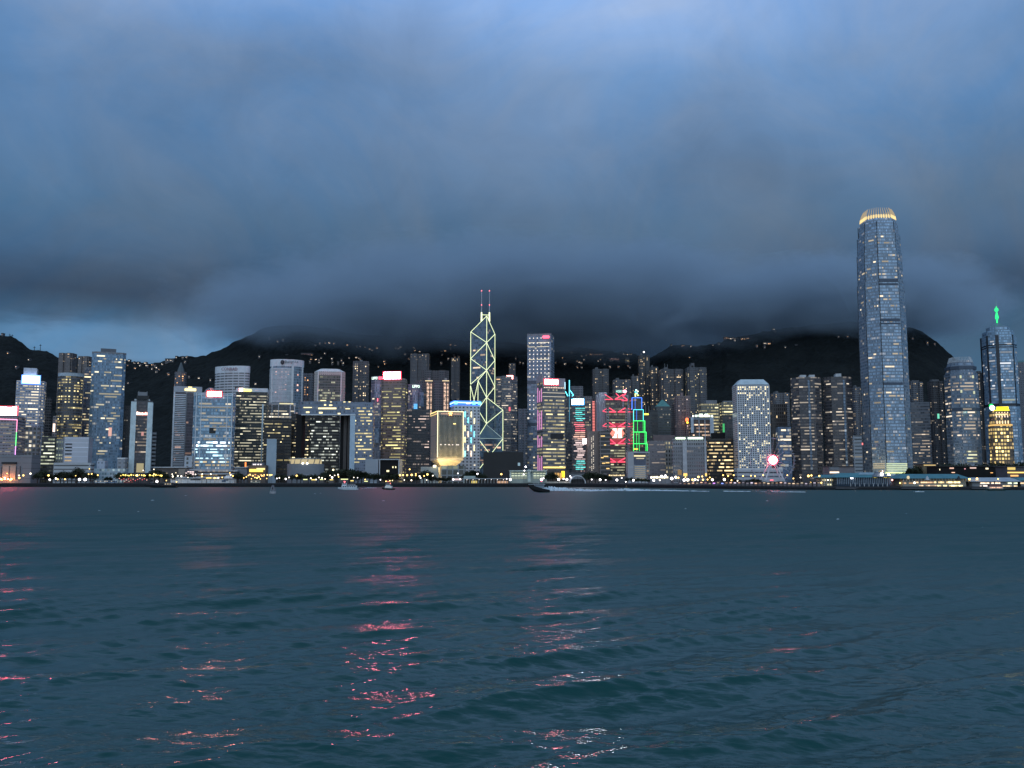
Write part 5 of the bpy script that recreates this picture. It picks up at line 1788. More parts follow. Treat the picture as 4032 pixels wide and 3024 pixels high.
# --- supertall tower
def supertall():
    Y = 1128
    c = .25
    base = cham(1, c)
    pts, _ = fit(base, 3380, 3566, 1230, Y, 0)
    cx = sum(p[0] for p in pts) / 8
    cyy = sum(p[1] for p in pts) / 8
    th = thing('supertall_office_tower', 'supertall blue-grey glass tower tapering to a golden clawed crown', 'office tower', (cx, cyy, 4))
    S = lambda s: [(cx + (p[0] - cx) * s, cyy + (p[1] - cyy) * s) for p in pts]
    m = fac((.25, .31, .38), (.20, .275, .36), 4.05, 1.7, .62, .86, .07, (1, .84, .62), .45, gr=.15, gm=.35)
    secs = [(1.02, 1870, 1240), (1.0, 1240, 1105), (.965, 1105, 985), (.925, 985, 915), (.87, 915, 868), (.79, 868, 850)]
    t = Tower()
    t.th, t.Y, t.z0, t.mat, t.x0, t.yt, t.c = th, Y, 4.0, m, 3380, 850, (cx, cyy)
    zb = 4.0
    for k, (s, y0, y1) in enumerate(secs):
        z1 = zat(y1, Y)
        s2 = s if k < 4 else s - (.035 if k == 4 else .03)
        mb = MB()
        mb.prism(S(s), zb, z1, top=S(s2))
        mb.build('facade', [m, ROOF], th)
        t.pts = S(s)
        t.E = edges(t.pts)
        t.F = max(t.E, key=lambda e: e['w'])
        t.z0, t.z1 = zb, z1
        if k < 5:
            windows(t, (70, 18, 24, 10, 4)[k], 'strip', (1, .82, .55), (.9, 1.1, 1.2, 1.0, .9)[k], yb=y0, yt=y1 + 3, cap=(70, 30, 30, 16, 7)[k], seed=30 + k)
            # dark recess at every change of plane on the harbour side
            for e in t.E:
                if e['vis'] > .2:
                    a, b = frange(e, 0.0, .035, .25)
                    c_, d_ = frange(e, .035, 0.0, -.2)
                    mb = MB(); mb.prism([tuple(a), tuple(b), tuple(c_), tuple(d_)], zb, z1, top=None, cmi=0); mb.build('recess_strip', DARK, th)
        zb = z1
    for (a, b, sc_) in ((1098, 1110, 1.0), (1115, 1122, 1.0), (1254, 1266, 1.02), (1271, 1277, 1.02), (1505, 1516, 1.02)):
        q = Tower(); q.__dict__.update(t.__dict__); q.pts = S(sc_); q.E = edges(q.pts); q.F = max(q.E, key=lambda e: e['w'])
        fbox(q, .04, .97, a, b, mat('mech_dark', (.06, .08, .115), .5), 'mechanical_floor', out=.2)
    # crown of upright claws curving inwards
    GOLD = em((1, .74, .30), 1.25, True)
    GOLD2 = em((1, .80, .45), .55)
    n = 40
    R0 = S(.77)
    per = []
    Ls = [math.hypot(R0[i][0] - R0[(i + 1) % 8][0], R0[i][1] - R0[(i + 1) % 8][1]) for i in range(8)]
    tot = sum(Ls)
    for k in range(n):
        d = tot * k / n
        i = 0
        while d > Ls[i]:
            d -= Ls[i]; i += 1
        a, b = R0[i], R0[(i + 1) % 8]
        per.append((a[0] + (b[0] - a[0]) * d / Ls[i], a[1] + (b[1] - a[1]) * d / Ls[i]))
    for p in per:
        mb = MB()
        prev = None
        for (f, y, r) in ((1.0, 853, .55), (.97, 838, .5), (.90, 824, .4), (.78, 808, .22)):
            q = (cx + (p[0] - cx) * f, cyy + (p[1] - cyy) * f, zat(y, Y))
            if prev: mb.tube(prev[0], q, prev[1], r, 5, 0 if y == 838 else 1)
            prev = (q, r)
        mb.build('crown_claw', [GOLD, em((.8, .62, .36), .5)], th)
    mb = MB(); mb.prism(S(.66), zat(851, Y), zat(836, Y), top=S(.62), cmi=0); mb.build('lit_drum', GOLD2, th)
    # lit lobby floors
    t.pts = S(1.02); t.E = edges(t.pts); t.F = max(t.E, key=lambda e: e['w']); t.z0, t.z1 = 4, 60
    for k in range(4):
        y = 1824 + k * 8
        fbox(t, .0, 1.0, y, y + 4.5, em((.85, 1, .62), .8), 'window', out=.3, back=-.05)
        for e in t.E:
            if e is not t.F and e['vis'] > .5 and k < 3:
                fbox(t, .1, .9, y, y + 4, em((1, .85, .55), .5), 'window', out=.3, back=-.05, e=e)
    fbox(t, -.05, 1.05, 1858, 1864, em((.85, 1, .45), 1.2), 'window', out=.8, back=-.05)
    mb = MB(); mb.box(xat(3396, 1745, Y - 4), xat(3401, 1745, Y - 4), Y - 2, Y - 1, zat(1752, Y), zat(1744, Y)); mb.build('sign_panel', em((1, .2, .2), 1.5), th)
    # floodlights washing the lower left corner
    for px_ in (3405, 3430, 3455, 3480, 3500):
        x = xat(px_, 1868, Y - 14)
        mb = MB(); mb.box(x - 1, x + 1, Y - 14, Y - 13, zat(1869, Y - 14), zat(1867, Y - 14)); mb.build('floodlight', em((1, .85, .5), 110, True), th)
supertall()
apart('apartment tower with a notched crown right beside the supertall tower', 3573, 3634, 1503, 1460, (.14, .155, .185), n=14, s=1.5, yb=1580)
t = tower('office_tower', 'plain grey ribbon-windowed office block at the right foot of the supertall tower', 'office tower', 3576, 3660, 1582, 1240,
          fac((.17, .19, .22), (.08, .09, .105), 4.2, 2.4, .45, .92, .16, (1, .8, .6), .5), rect(1, .8), rot=-14)
windows(t, 40, 'strip', (1, .8, .6), .8, yb=1830, yt=1690)
apart('black jagged-topped apartment tower between the grey ribbon block and the claw-crowned tower', 3650, 3712, 1500, 1440, (.045, .05, .06), n=40, s=1.3, yb=1830, lc=(1, .8, .6))
# --- second bevel-crowned tower
t = tower('claw_crowned_tower', 'shorter blue-grey tower with pale finned crown, like a small sibling of the supertall', 'office tower', 3716, 3850, 1468, 1130,
          fac((.19, .24, .31), (.11, .15, .20), 4.05, 1.8, .6, .88, .14, (1, .82, .62), .5, gr=.12, gm=.2), cham(1, .24), rot=-2)
base_z = t.z1
mb = MB(); mb.prism(scaled(t, .93), t.z1, zat(1436, t.Y), top=scaled(t, .84)); mb.build('upper_tier', [t.mat, ROOF], t.th)
mb = MB(); mb.prism(scaled(t, .82), zat(1436, t.Y), zat(1416, t.Y), top=scaled(t, .70)); mb.build('upper_tier', [t.mat, ROOF], t.th)
for e in edges(scaled(t, .76)):
    if e['vis'] > -.2:
        for k in range(7):
            p = e['a'] + e['d'] * (e['L'] * (k + .5) / 7)
            q = Vector(t.c) + (p - Vector(t.c)) * .86
            mb = MB(); mb.tube((p.x, p.y, zat(1424, t.Y)), (q.x, q.y, zat(1402, t.Y)), .5, .3, 5); mb.build('crown_fin', STEEL, t.th)
ring(t, 1440, 1452, .95, mat('mech_dark', (.06, .08, .115), .5), 'mechanical_floor')
ring(t, 1605, 1618, 1.004, mat('mech_dark', (.06, .08, .115), .5), 'mechanical_floor')
for (u, y) in ((.05, 1478), (.05, 1535), (.9, 1478), (.92, 1540)):
    fbox(t, u - .06, u + .06, y, y + 11, em((.9, .95, .6), .7), 'window', out=.4, back=-.1)
windows(t, 80, 'row', (1, .82, .62), 1.0, yb=1720, yt=1480)
windows(t, 30, 'row', (.7, .9, 1), 1.3, yb=1756, yt=1718, faces=1, seed=4)
windows(t, 34, 'row', (.95, .95, .6), .8, yb=1830, yt=1760, faces=1, seed=5)
for k in range(4):
    x = xat(3712 + k * 12, 1842, t.Y - 10)
    mb = MB(); mb.box(x - 1, x + 1, t.Y - 10, t.Y - 9, zat(1843, t.Y - 10), zat(1841, t.Y - 10)); mb.build('floodlight', em((1, .9, .6), 70, True), t.th)
pxbox(t.th, 'sign_panel', 3692, 3699, 1629, 1648, t.Y + 20, .8, em((.2, .9, .6), .9))
apart('thin dark apartment tower wedged between the claw-crowned tower and the green-spired tower', 3838, 3872, 1467, 1420, (.04, .044, .05), n=34, s=1.3, yb=1700, lc=(1, .8, .6))
# --- green spired tower
t = tower('spired_office_tower', 'dark and pale blue glass tower with stepped roof and glowing green spire', 'office tower', 3860, 4001, 1322, 1330,
          fac((.22, .31, .40), (.19, .29, .39), 4.1, 2.0, .66, .92, .06, (.9, .95, 1), .5, gr=.1, gm=.2), cham(1, .22), rot=-8)
dk = mat('dark_glass_strip', (.018, .022, .03), .2)
for e in t.E:
    if e['vis'] > .2:
        fbox(t, .0, .2, 1318, 1600, dk, 'dark_strip', out=.6, e=e)
mb = MB(); mb.prism(scaled(t, .90), t.z1, zat(1298, t.Y)); mb.build('upper_tier', [t.mat, ROOF], t.th)
mb = MB(); mb.prism(scaled(t, .66), zat(1298, t.Y), zat(1281, t.Y)); mb.build('upper_tier', [t.mat, ROOF], t.th)
mb = MB(); mb.prism(scaled(t, .58), zat(1281, t.Y), zat(1262, t.Y), top=scaled(t, .06)); mb.build('pyramid_roof', [mat('roof_teal', (.12, .2, .24), .4), ROOF], t.th)
ring(t, 1354, 1359, 1.004, dk, 'mechanical_floor'); ring(t, 1363, 1367, 1.004, dk, 'mechanical_floor')
ring(t, 1588, 1598, 1.004, dk, 'mechanical_floor')
GRE = em((.02, 1, .22), 1.6, True)
sx, sy = t.c
mb = MB(); mb.tube((sx, sy, zat(1264, t.Y)), (sx, sy, zat(1196, t.Y)), 1.1, .8)
for (y0, y1, r0, r1) in ((1252, 1240, .8, 2.6), (1240, 1220, 2.6, 1.0), (1216, 1212, 1.2, 2.8), (1212, 1203, 2.8, 2.3)):
    mb.tube((sx, sy, zat(y0, t.Y)), (sx, sy, zat(y1, t.Y)), r0, r1, 8)
mb.build('spire', GRE, t.th)
mb = MB(); mb.tube((sx, sy, zat(1196, t.Y)), (sx, sy, zat(1163, t.Y)), .5, .25); mb.build('mast', mat('mast_green', (.3, .5, .42), .5), t.th)
windows(t, 46, 'row', (.92, .95, 1), .8, yb=1560, yt=1330)
fbox(t, .05, .95, 1571, 1577, em((.85, .9, .7), .4), 'window', out=.3, back=-.05)
# --- golden lit tower
t = tower('office_tower', 'golden-lit stepped office tower with yellow sign and a green-white corner lamp', 'office tower', 3894, 3978, 1617, 1100,
          fac((.18, .13, .09), (.05, .04, .035), 4.4, 3.2, .62, .66, .52, (1, .66, .16), 1.4), cham(.8, .12), rot=-16)
sign(t, .18, 1.0, 1601, 1614, (1, .78, .0), 2.2, out=1.0)
fbox(t, -.05, 1.05, 1613, 1617, em((1, .8, .02), 2.0), 'light_strip', out=1.4, back=-.3)
mb = MB(); mb.ball((xat(3907, 1606, 1094), 1094, zat(1606, 1094)), 3.0); mb.build('corner_lamp', em((.65, 1, .8), 7, True), t.th)
mb = MB(); mb.ball((xat(3903, 1598, 1096), 1096, zat(1598, 1096)), 2.6); mb.build('corner_lamp', em((.02, .8, .15), 1.5), t.th)
fbox(t, .1, .95, 1629, 1632, em((1, .70, .35), 2.0), 'light_strip', out=.6, back=-.1)
for k in range(5):
    u = .14 + k * .19
    fbox(t, u, u + .05, 1622, 1626, em((1, .75, .55), 2.0), 'wall_light', out=.6, back=-.1)
    fbox(t, u, u + .04, 1635, 1643, em((1, .78, .6), 2.0), 'wall_light', out=.6, back=-.1)
    fbox(t, u, u + .06, 1656, 1668, em((1, .72, .4), 2.0), 'wall_light', out=.6, back=-.1)
ring(t, 1670, 1676, 1.13, em((1, .60, .16), 1.0), 'lit_cornice')
mb = MB(); mb.prism(scaled(t, 1.14), 4, zat(1676, t.Y)); mb.build('lower_facade', [t.mat, ROOF], t.th)
q = Tower(); q.__dict__.update(t.__dict__); q.pts = scaled(t, 1.14); q.E = edges(q.pts); q.F = max(q.E, key=lambda e: e['w']); q.z1 = zat(1676, t.Y)
windows(q, 80, 'cell', (1, .74, .26), 2.6, yb=1815, cap=80)
t = tower('apartment_tower', 'hazy grey-green tower at the right edge behind the golden-lit tower', 'apartments', 3992, 4110, 1423, 1400,
          fac((.13, .15, .185), (.05, .06, .07), 3.4, 3.0, .5, .5, .05, (1, .85, .7), .5), rect(1, .7), rot=-20)
ring(t, 1416, 1424, .9, mat('teal_crown', (.10, .24, .26), .5), 'crown_band')
windows(t, 24, 'cell', (1, .85, .7), 1.2, yb=1820)
# ================================================================== hillside houses and ridge blocks
HW = [mat('house_wall', (.11, .105, .11), .8), mat('house_wall_pink', (.16, .12, .12), .8)]
def hill_house(px, py, w, h, lab, grp, col=(1, .68, .38), s=2.2, n=2, seed=0, pink=False):
    R = random.Random(int(px * 7 + py))
    x, y, z = on_hill(px, py)
    k = y / FPX
    W_, H_ = max(w * k, 5), max(h * k, 5)
    th = thing('hillside_house', lab, 'house', (x, y, z - 1), grp)
    mb = MB()
    mb.box(x - W_ / 2, x + W_ / 2, y - 3, y + 8, z - 8, z + H_)
    mb.build('wall', HW[1 if pink else 0], th)
    mb = MB()
    mb.prism([(x - W_ / 2 - .5, y - 3.6), (x + W_ / 2 + .5, y - 3.6), (x + W_ / 2 + .5, y + 8.5), (x - W_ / 2 - .5, y + 8.5)], z + H_, z + H_ + 1.2, cmi=0, bot=True)
    mb.build('roof', DGREY, th)
    for i in range(n):
        q = x - W_ / 2 + W_ * (i + .5) / n + R.uniform(-.15, .15) * W_ / n
        r = R.uniform(.42, .85)
        zz = z + H_ * R.uniform(.25, .7)
        mb = MB()
        mb.box(q - r, q + r, y - 3.3, y - 2.9, zz - r * .8, zz + r * .8)
        mb.build('window', em(col, round(s * R.choice((.35, .6, 1, 1.3)), 2)), th)

WL, OL = (1, .82, .62), (1, .55, .25)
L1 = ('small house with warm lights on the far left wooded slope', 'houses on the left slope')
L2 = ('small house with bright lights in the saddle of the ridge, behind the white-edged tower', 'houses in the saddle')
L3 = ('dim lit house scattered on the cloud-capped middle slope', 'houses on the middle slope')
L4 = ('house with lights along the long ridge left of the supertall tower', 'houses on the right ridge')
L5 = ('house with a tiny light on the dark slope right of the supertall tower', 'houses right of the supertall')
for (x, y, w, h, c, n) in [(33, 1397, 5, 4, OL, 1), (115, 1421, 6, 4, WL, 1), (65, 1452, 4, 3, (1, .6, .5), 1), (284, 1425, 5, 4, OL, 1), (10, 1323, 6, 4, (1, .7, .6), 1)]:
    hill_house(x, y, w, h, *L1, c, 2.0, n)
R = random.Random(11)
for (x, y) in [(503, 1446), (509, 1427), (530, 1434), (532, 1455), (553, 1444), (545, 1434), (567, 1428), (573, 1437), (580, 1446), (592, 1432), (602, 1443), (612, 1447), (618, 1454), (627, 1461), (600, 1456), (617, 1470), (640, 1440), (663, 1478), (520, 1420), (560, 1416)]:
    hill_house(x, y, R.uniform(5, 11), R.uniform(4, 7), *L2, WL if R.random() < .7 else OL, 2.3, R.choice((1, 2, 2)))
for (x, y, w, h, n) in [(668, 1428, 34, 14, 5), (695, 1413, 6, 4, 1), (721, 1413, 8, 4, 2), (736, 1412, 6, 4, 2), (730, 1430, 8, 5, 2)]:
    hill_house(x, y, w, h, 'long lit house on the ridge left of the curved hotels', 'ridge houses by the curved hotels', WL, 1.8, n)
for (x, y) in [(1022, 1408), (1062, 1338), (1094, 1349), (1115, 1345), (1130, 1408), (1260, 1357), (1282, 1358), (1297, 1357), (1316, 1359), (1367, 1366), (1405, 1370), (1418, 1371), (1440, 1373), (1484, 1376), (1265, 1417), (1245, 1424), (1345, 1425), (1375, 1416), (1404, 1415), (1415, 1416), (1490, 1452), (1517, 1440), (1565, 1364), (1568, 1378), (1578, 1372), (1633, 1385), (1653, 1391), (1634, 1398), (1610, 1421), (1620, 1437), (1670, 1434), (1645, 1440), (1738, 1391), (1753, 1387), (1742, 1404), (1776, 1365), (1792, 1366), (1788, 1408), (1790, 1414), (1805, 1410), (1805, 1418), (1765, 1418), (1835, 1440), (2060, 1437), (2195, 1389), (2250, 1396), (2215, 1418), (2280, 1430), (2300, 1424), (2355, 1426), (2380, 1440), (505, 1515), (665, 1480), (745, 1490), (785, 1494), (830, 1500), (1007, 1517), (1900, 1428), (2225, 1440)]:
    hill_house(x, y, R.uniform(4, 9), R.uniform(3, 6), *L3, (WL, OL, (1, .72, .5))[R.randrange(3)], 2.0, R.choice((1, 1, 2)))
R = random.Random(77)
for k in range(46):
    x = R.uniform(1180, 2060) if k < 32 else R.uniform(2180, 2500)
    y = (R.uniform(1368, 1450) if x < 2100 else R.uniform(1400, 1455))
    hill_house(x, y, R.uniform(3, 8), R.uniform(3, 5), *L3, (WL, OL, (1, .72, .5))[R.randrange(3)], R.uniform(.8, 1.8), R.choice((1, 2)))
hill_house(1208, 1402, 44, 8, 'long pink-lit terrace house on the slope above the beige crowned tower', None, (1, .5, .5), .5, 5, pink=True)
hill_house(2346, 1402, 56, 8, 'long building with a bright orange row of lights on the middle slope', None, OL, 2.4, 9)
hill_house(2416, 1422, 44, 10, 'long pink-lit building below the flat-roofed hilltop block', None, (1, .55, .45), 1.6, 8, pink=True)
hill_house(2458, 1402, 64, 8, 'flat-roofed hilltop block with bright lights on the peak gap', None, (1, .7, .4), 1.8, 8)
hill_house(2470, 1432, 16, 20, 'small yellow-lit stair tower below the flat-roofed hilltop block', None, (1, .8, .4), 1.6, 5)
for (x, y, w, n) in [(2643, 1365, 6, 1), (2658, 1361, 12, 2), (2688, 1366, 14, 3), (2720, 1372, 6, 1), (2806, 1365, 6, 1), (2831, 1362, 6, 1), (2860, 1337, 20, 3), (2882, 1338, 20, 4), (2896, 1340, 14, 2), (2925, 1339, 18, 4), (2893, 1347, 8, 2), (2942, 1337, 10, 2), (3015, 1358, 18, 4), (3028, 1360, 10, 2), (2980, 1366, 6, 1), (3010, 1371, 6, 1), (3045, 1303, 8, 2), (3052, 1310, 6, 1), (3132, 1282, 7, 2), (3141, 1280, 6, 1), (3300, 1335, 4, 1), (3336, 1333, 4, 1), (3135, 1366, 5, 1), (3091, 1372, 4, 1), (2715, 1415, 4, 1)]:
    hill_house(x, y, w, 5, *L4, OL if R.random() < .4 else WL, 1.9, n)
for (x, y) in [(3592, 1341), (3650, 1353), (3679, 1362)]:
    hill_house(x, y, 5, 3, *L5, OL, 1.6, 1)
apart('grey apartment block standing on the left ridge, first right of the aerial masts', 232, 304, 1389, 2060, (.15, .135, .14), n=8, s=1.4, yb=1412, steps=False)
apart('brown apartment block on the ridge beside the tall pale blue tower', 308, 364, 1402, 1850, (.17, .15, .15), n=8, s=1.4, yb=1450, steps=False)
apart('dim grey apartment block half way up the cloud-capped middle slope', 1616, 1694, 1392, 2080, (.10, .105, .125), n=7, s=1.4, yb=1420, steps=False)
apart('small lit apartment block on the slope left of the lit prism tower', 1776, 1812, 1408, 2100, (.07, .07, .085), n=10, s=1.8, yb=1428, steps=False)
apart('dark apartment block behind the red-signed round tower', 2004, 2030, 1430, 1900, (.06, .06, .07), n=6, s=2.0, yb=1470, steps=False)
for (x, y, yt) in ((135, 1380, 1363), (158, 1384, 1355), (38, 1324, 1314), (48, 1330, 1317)):
    a, b, c = on_hill(x, y)
    th = thing('aerial_mast', 'thin aerial mast standing on the left ridge line', 'mast', (a, b, c), 'aerial masts on the left ridge')
    mb = MB(); mb.tube((a, b, c - 6), (a, b, zat(yt, b)), 1.1, .6); mb.build('pole', DARK, th)
    mb = MB(); mb.tube((a - 3, b, zat(yt + 5, b)), (a + 3, b, zat(yt + 5, b)), .7); mb.build('crossarm', DARK, th)

# ================================================================== trees
def leaf_mat():
    m = bpy.data.materials.new('foliage')
    m.use_nodes = True
    t = NT(m.node_tree)
    p = t.n['Principled BSDF']
    oi = t.node('ShaderNodeObjectInfo')
    g = t.node('ShaderNodeNewGeometry')
    n = t.noise(g.outputs['Position'], .5, 3.0)
    t.put(p.inputs['Base Color'], t.mix(n, (.012, .02, .013, 1), (.05, .062, .035, 1)))
    p.inputs['Roughness'].default_value = .8
    p.inputs['Specular IOR Level'].default_value = .2
    return m
LEAF, BARK = leaf_mat(), mat('bark', (.05, .045, .04), .9)
def tree_meshes(seed):
    R = random.Random(seed)
    mb = MB()
    mb.tube((0, 0, -.6), (0, 0, 2.4), .32, .22)
    tips = []
    for k in range(5):
        a = k * 1.26 + R.uniform(-.4, .4)
        q = (math.cos(a) * R.uniform(1.2, 2.2), math.sin(a) * R.uniform(1.2, 2.2), R.uniform(4.0, 6.0))
        mb.tube((0, 0, 2.2), q, .18, .07, 5)
        tips.append(q)
    tr = mb.build('trunk', BARK)
    mb = MB()
    for q in tips + [(0, 0, 6.2), (.6, .2, 5)]:
        R0 = R.uniform(1.3, 2.0)
        for _ in range(70):
            d = Vector((R.gauss(0, 1), R.gauss(0, 1), R.gauss(0, .8))).normalized() * R0 * R.random() ** .4
            c = Vector(q) + d
            u = Vector((R.gauss(0, 1), R.gauss(0, 1), R.gauss(0, 1))).normalized()
            v = u.orthogonal().normalized()
            s = R.uniform(.3, .6)
            mb.poly([c - u * s, c + v * s * .6, c + u * s, c - v * s * .6])
    cr = mb.build('crown', LEAF)
    dt, dc = tr.data, cr.data
    bpy.data.objects.remove(tr); bpy.data.objects.remove(cr)
    return dt, dc
TM = [tree_meshes(s) for s in (1, 2, 3, 4)]
def tree(px, yt, Y, lab, grp, wide=1.0):
    i = int(px * 3 + yt) % 4
    z1 = zat(yt, Y)
    z0 = 4.0 if px < 2900 else 3.0
    s = max(.5, (z1 - z0) / 7.8)
    x = xat(px, yt, Y)
    th = thing('tree', lab, 'tree', (x, Y, z0), grp)
    for nm, d in (('trunk', TM[i][0]), ('crown', TM[i][1])):
        o = bpy.data.objects.new(nm, d)
        o.parent = th
        o.scale = (s * wide, s * wide, s)
        o.rotation_euler = (0, 0, px * .7)
        COL.objects.link(o)
T1 = ('dark leafy tree on the left promenade below the white podium', 'trees on the left promenade')
T2 = ('dark leafy tree beside the golden kiosk and pale upright slab', 'trees by the kiosk')
T3 = ('dark leafy tree in the dense row before the gate-shaped office', 'trees before the gate-shaped office')
T4 = ('dark leafy tree near the star-crowned building', 'trees near the star-crowned building')
T5 = ('dark leafy tree on the waterfront lawn before the truss tower', 'trees on the central waterfront')
T6 = ('dark leafy tree in the row behind the right ferry piers', 'trees behind the right piers')
for L, Y, pts in ((T1, 1028, [(150, 1858), (165, 1850), (182, 1860), (205, 1866), (222, 1862), (240, 1856), (254, 1853), (268, 1858), (284, 1862), (300, 1855), (306, 1840), (320, 1858), (340, 1862), (356, 1866), (372, 1860), (420, 1876), (436, 1878), (610, 1846), (628, 1852), (590, 1858), (470, 1862), (485, 1858), (650, 1860)]),
                  (T2, 1022, [(926, 1864), (938, 1860), (950, 1863), (962, 1872), (1095, 1866), (1110, 1872), (1122, 1870), (1150, 1868), (690, 1866), (745, 1862)]),
                  (T3, 1024, [(1170, 1868), (1185, 1862), (1200, 1870), (1222, 1866), (1240, 1864), (1258, 1868), (1276, 1858), (1290, 1852), (1304, 1850), (1318, 1855), (1332, 1850), (1348, 1846), (1362, 1848), (1378, 1845), (1394, 1846), (1410, 1850), (1424, 1852), (1440, 1858), (1456, 1862), (1472, 1864), (1486, 1862), (1500, 1868), (1516, 1866), (1532, 1860), (1548, 1868), (1560, 1864), (1382, 1866), (1352, 1870), (1408, 1872)]),
                  (T4, 1018, [(1655, 1862), (1668, 1854), (1680, 1850), (1692, 1856), (1702, 1866), (1700, 1880), (1716, 1876), (1730, 1878), (1746, 1880), (1758, 1882), (1770, 1876), (1838, 1858), (1850, 1850), (1864, 1848), (1878, 1854), (1890, 1860), (1905, 1864), (1600, 1876), (1622, 1880), (1640, 1872)]),
                  (T5, 1000, [(2158, 1866), (2166, 1860), (2176, 1858), (2186, 1864), (2310, 1862), (2320, 1856), (2330, 1860), (2344, 1858), (2356, 1866), (2370, 1862), (2384, 1868), (2400, 1874), (2470, 1880), (2486, 1878)])):
    for (x, y) in pts:
        tree(x, y, Y + (x * 7 % 11), *L, 1.15)
for (x, y) in [(2500, 1884), (2512, 1882), (2526, 1884), (2540, 1883), (2554, 1886), (2884, 1886), (2896, 1885), (2912, 1888), (2960, 1884), (2972, 1882), (2986, 1886), (2940, 1888)]:
    tree(x, y, shore_y(x) + 16 + (x % 5), 'low dark tree on the right waterfront before the ferris wheel', 'trees before the ferris wheel', 1.3)
for (x, y) in [(3545, 1862), (3560, 1866), (3585, 1838), (3600, 1832), (3614, 1836), (3626, 1842), (3700, 1828), (3716, 1826), (3734, 1824), (3752, 1828), (3770, 1824), (3790, 1828), (3808, 1826), (3830, 1830), (3850, 1828), (3880, 1824), (3900, 1820), (3920, 1822), (3940, 1820), (3960, 1824), (3985, 1822), (4005, 1818), (4025, 1820)]:
    tree(x, y, 830 + (x % 9), *T6, 1.0)

# ================================================================== street lamps
POLE = mat('lamp_pole', (.12, .12, .13), .5)
_lm = {}
def lamp(px, py, r, col, s, lab, grp, Y=None):
    Y = Y or shore_y(px) + 9 + (px * 5 % 7)
    x, z = xat(px, py, Y), zat(py, Y)
    zb = min(quay_z(px), z - 2)
    R_ = 1.12 * r * Y / FPX
    s = s * 1.4
    th = thing('street_lamp', lab, 'street lamp', (x, Y, zb), grp)
    h = round(z - zb, 1)
    k = ('p', h)
    if k not in _lm:
        mb = MB(); mb.tube((0, 0, 0), (0, 0, h), .12, .08); o = mb.build('pole', POLE); _lm[k] = o.data; bpy.data.objects.remove(o)
    o = bpy.data.objects.new('pole', _lm[k]); o.parent = th; COL.objects.link(o)
    k = ('g', col, s)
    if k not in _lm:
        mb = MB(); mb.ball((0, 0, 0), 1.0, 1.0, 8, 6); o = mb.build('lamp_globe', em(col, s), None, True); _lm[k] = o.data; bpy.data.objects.remove(o)
    o = bpy.data.objects.new('lamp_globe', _lm[k]); o.parent = th; o.location = (0, 0, z - zb); o.scale = (R_, R_, R_); COL.objects.link(o)
AM, WW, CW, RDL = (1, .60, .16), (1, .86, .66), (1, .94, .96), (1, .12, .12)
GA = ('amber street lamp glowing among the left promenade trees', 'amber lamps on the left promenade')
GB = ('white floodlight on a short pole at the left quay edge', 'white floodlights at the left quay')
GC = ('small yellow lamp in the crowded row before the white-edged tower', 'yellow lamps before the white-edged tower')
GD_ = ('small red lamp low on the left quay before the white-edged tower', 'red lamps on the left quay')
GE = ('warm lamp before the framed glass tower terraces', 'warm lamps before the framed glass tower')
GF = ('amber lamp around the golden kiosk', 'amber lamps around the golden kiosk')
GG = ('pale lamp in the row before the gate-shaped office', 'pale lamps before the gate-shaped office')
GH = ('warm lamp at the foot of the copper tower', 'warm lamps below the copper tower')
GI = ('large white globe lamp along the central waterfront', 'white globe lamps along the central waterfront')
GJ = ('dazzling lamp on the waterfront before the golden-pilastered hotel', 'lamps before the golden-pilastered hotel')
GK = ('amber lamp near the ferris wheel', 'amber lamps near the ferris wheel')
GL_ = ('lamp standing above the right ferry piers', 'lamps above the right piers')
for (x, y, r) in [(18, 1881, 2.6), (28, 1864, 1.8), (75, 1872, 2.2), (76, 1882, 3.4), (92, 1872, 3), (120, 1865, 3), (191, 1872, 3.2), (298, 1873, 1.5), (349, 1867, 2), (361, 1866, 2.4), (385, 1871, 2.4), (352, 1846, 1.6), (256, 1887, 2.6), (227, 1887, 2.6), (40, 1890, 3.4), (8, 1890, 2)]:
    lamp(x, y, r, AM if (x % 3) else WW, 3.0, *GA)
for (x, y, r) in [(313, 1888, 4.4), (335, 1888, 4.8), (618, 1896, 4.2), (220, 1884, 2.4), (196, 1889, 3)]:
    lamp(x, y, r, CW, 5.0, *GB)
for i, x in enumerate(range(476, 640, 8)):
    if 575 < x < 588: continue
    lamp(x + (i * 5 % 4), 1873 - (i * 3 % 4), 1.4 + (i * 7 % 3) * .7, (1, .74, .14), 2.6, *GC)
lamp(540, 1872, 3.2, (1, .85, .4), 4.0, *GC)
lamp(606, 1867, 2.2, (1, .8, .3), 3.0, *GC)
for i, x in enumerate(range(470, 580, 9)):
    lamp(x, 1884 + (i * 5 % 9), 1.3, RDL if i % 3 else (1, .5, .4), 1.6, *GD_)
for (x, y, r) in [(564, 1852, 1.6), (606, 1848, 1.6), (680, 1876, 3), (700, 1874, 2.4), (714, 1875, 2.6), (678, 1867, 1.8), (795, 1876, 2.8), (796, 1867, 2), (830, 1867, 2.2), (845, 1882, 2.6), (860, 1882, 2.4), (875, 1880, 2), (908, 1870, 2.4), (905, 1862, 1.8), (917, 1874, 2.4), (770, 1868, 1.8), (740, 1880, 1.4), (655, 1892, 1.8), (695, 1897, 2)]:
    lamp(x, y, r, AM if x % 2 else WW, 3.0, *GE)
for (x, y, r) in [(970, 1878, 2), (978, 1872, 1.8), (985, 1869, 2.4), (996, 1873, 2.4), (1004, 1880, 2), (1012, 1882, 2.6), (1020, 1878, 2.4), (1031, 1873, 2.4), (1040, 1870, 2), (1053, 1870, 2.4), (1063, 1871, 3), (1070, 1870, 2), (990, 1885, 1.6), (1025, 1886, 1.8), (1050, 1884, 1.8), (960, 1882, 1.8)]:
    lamp(x, y, r, AM, 3.0, *GF)
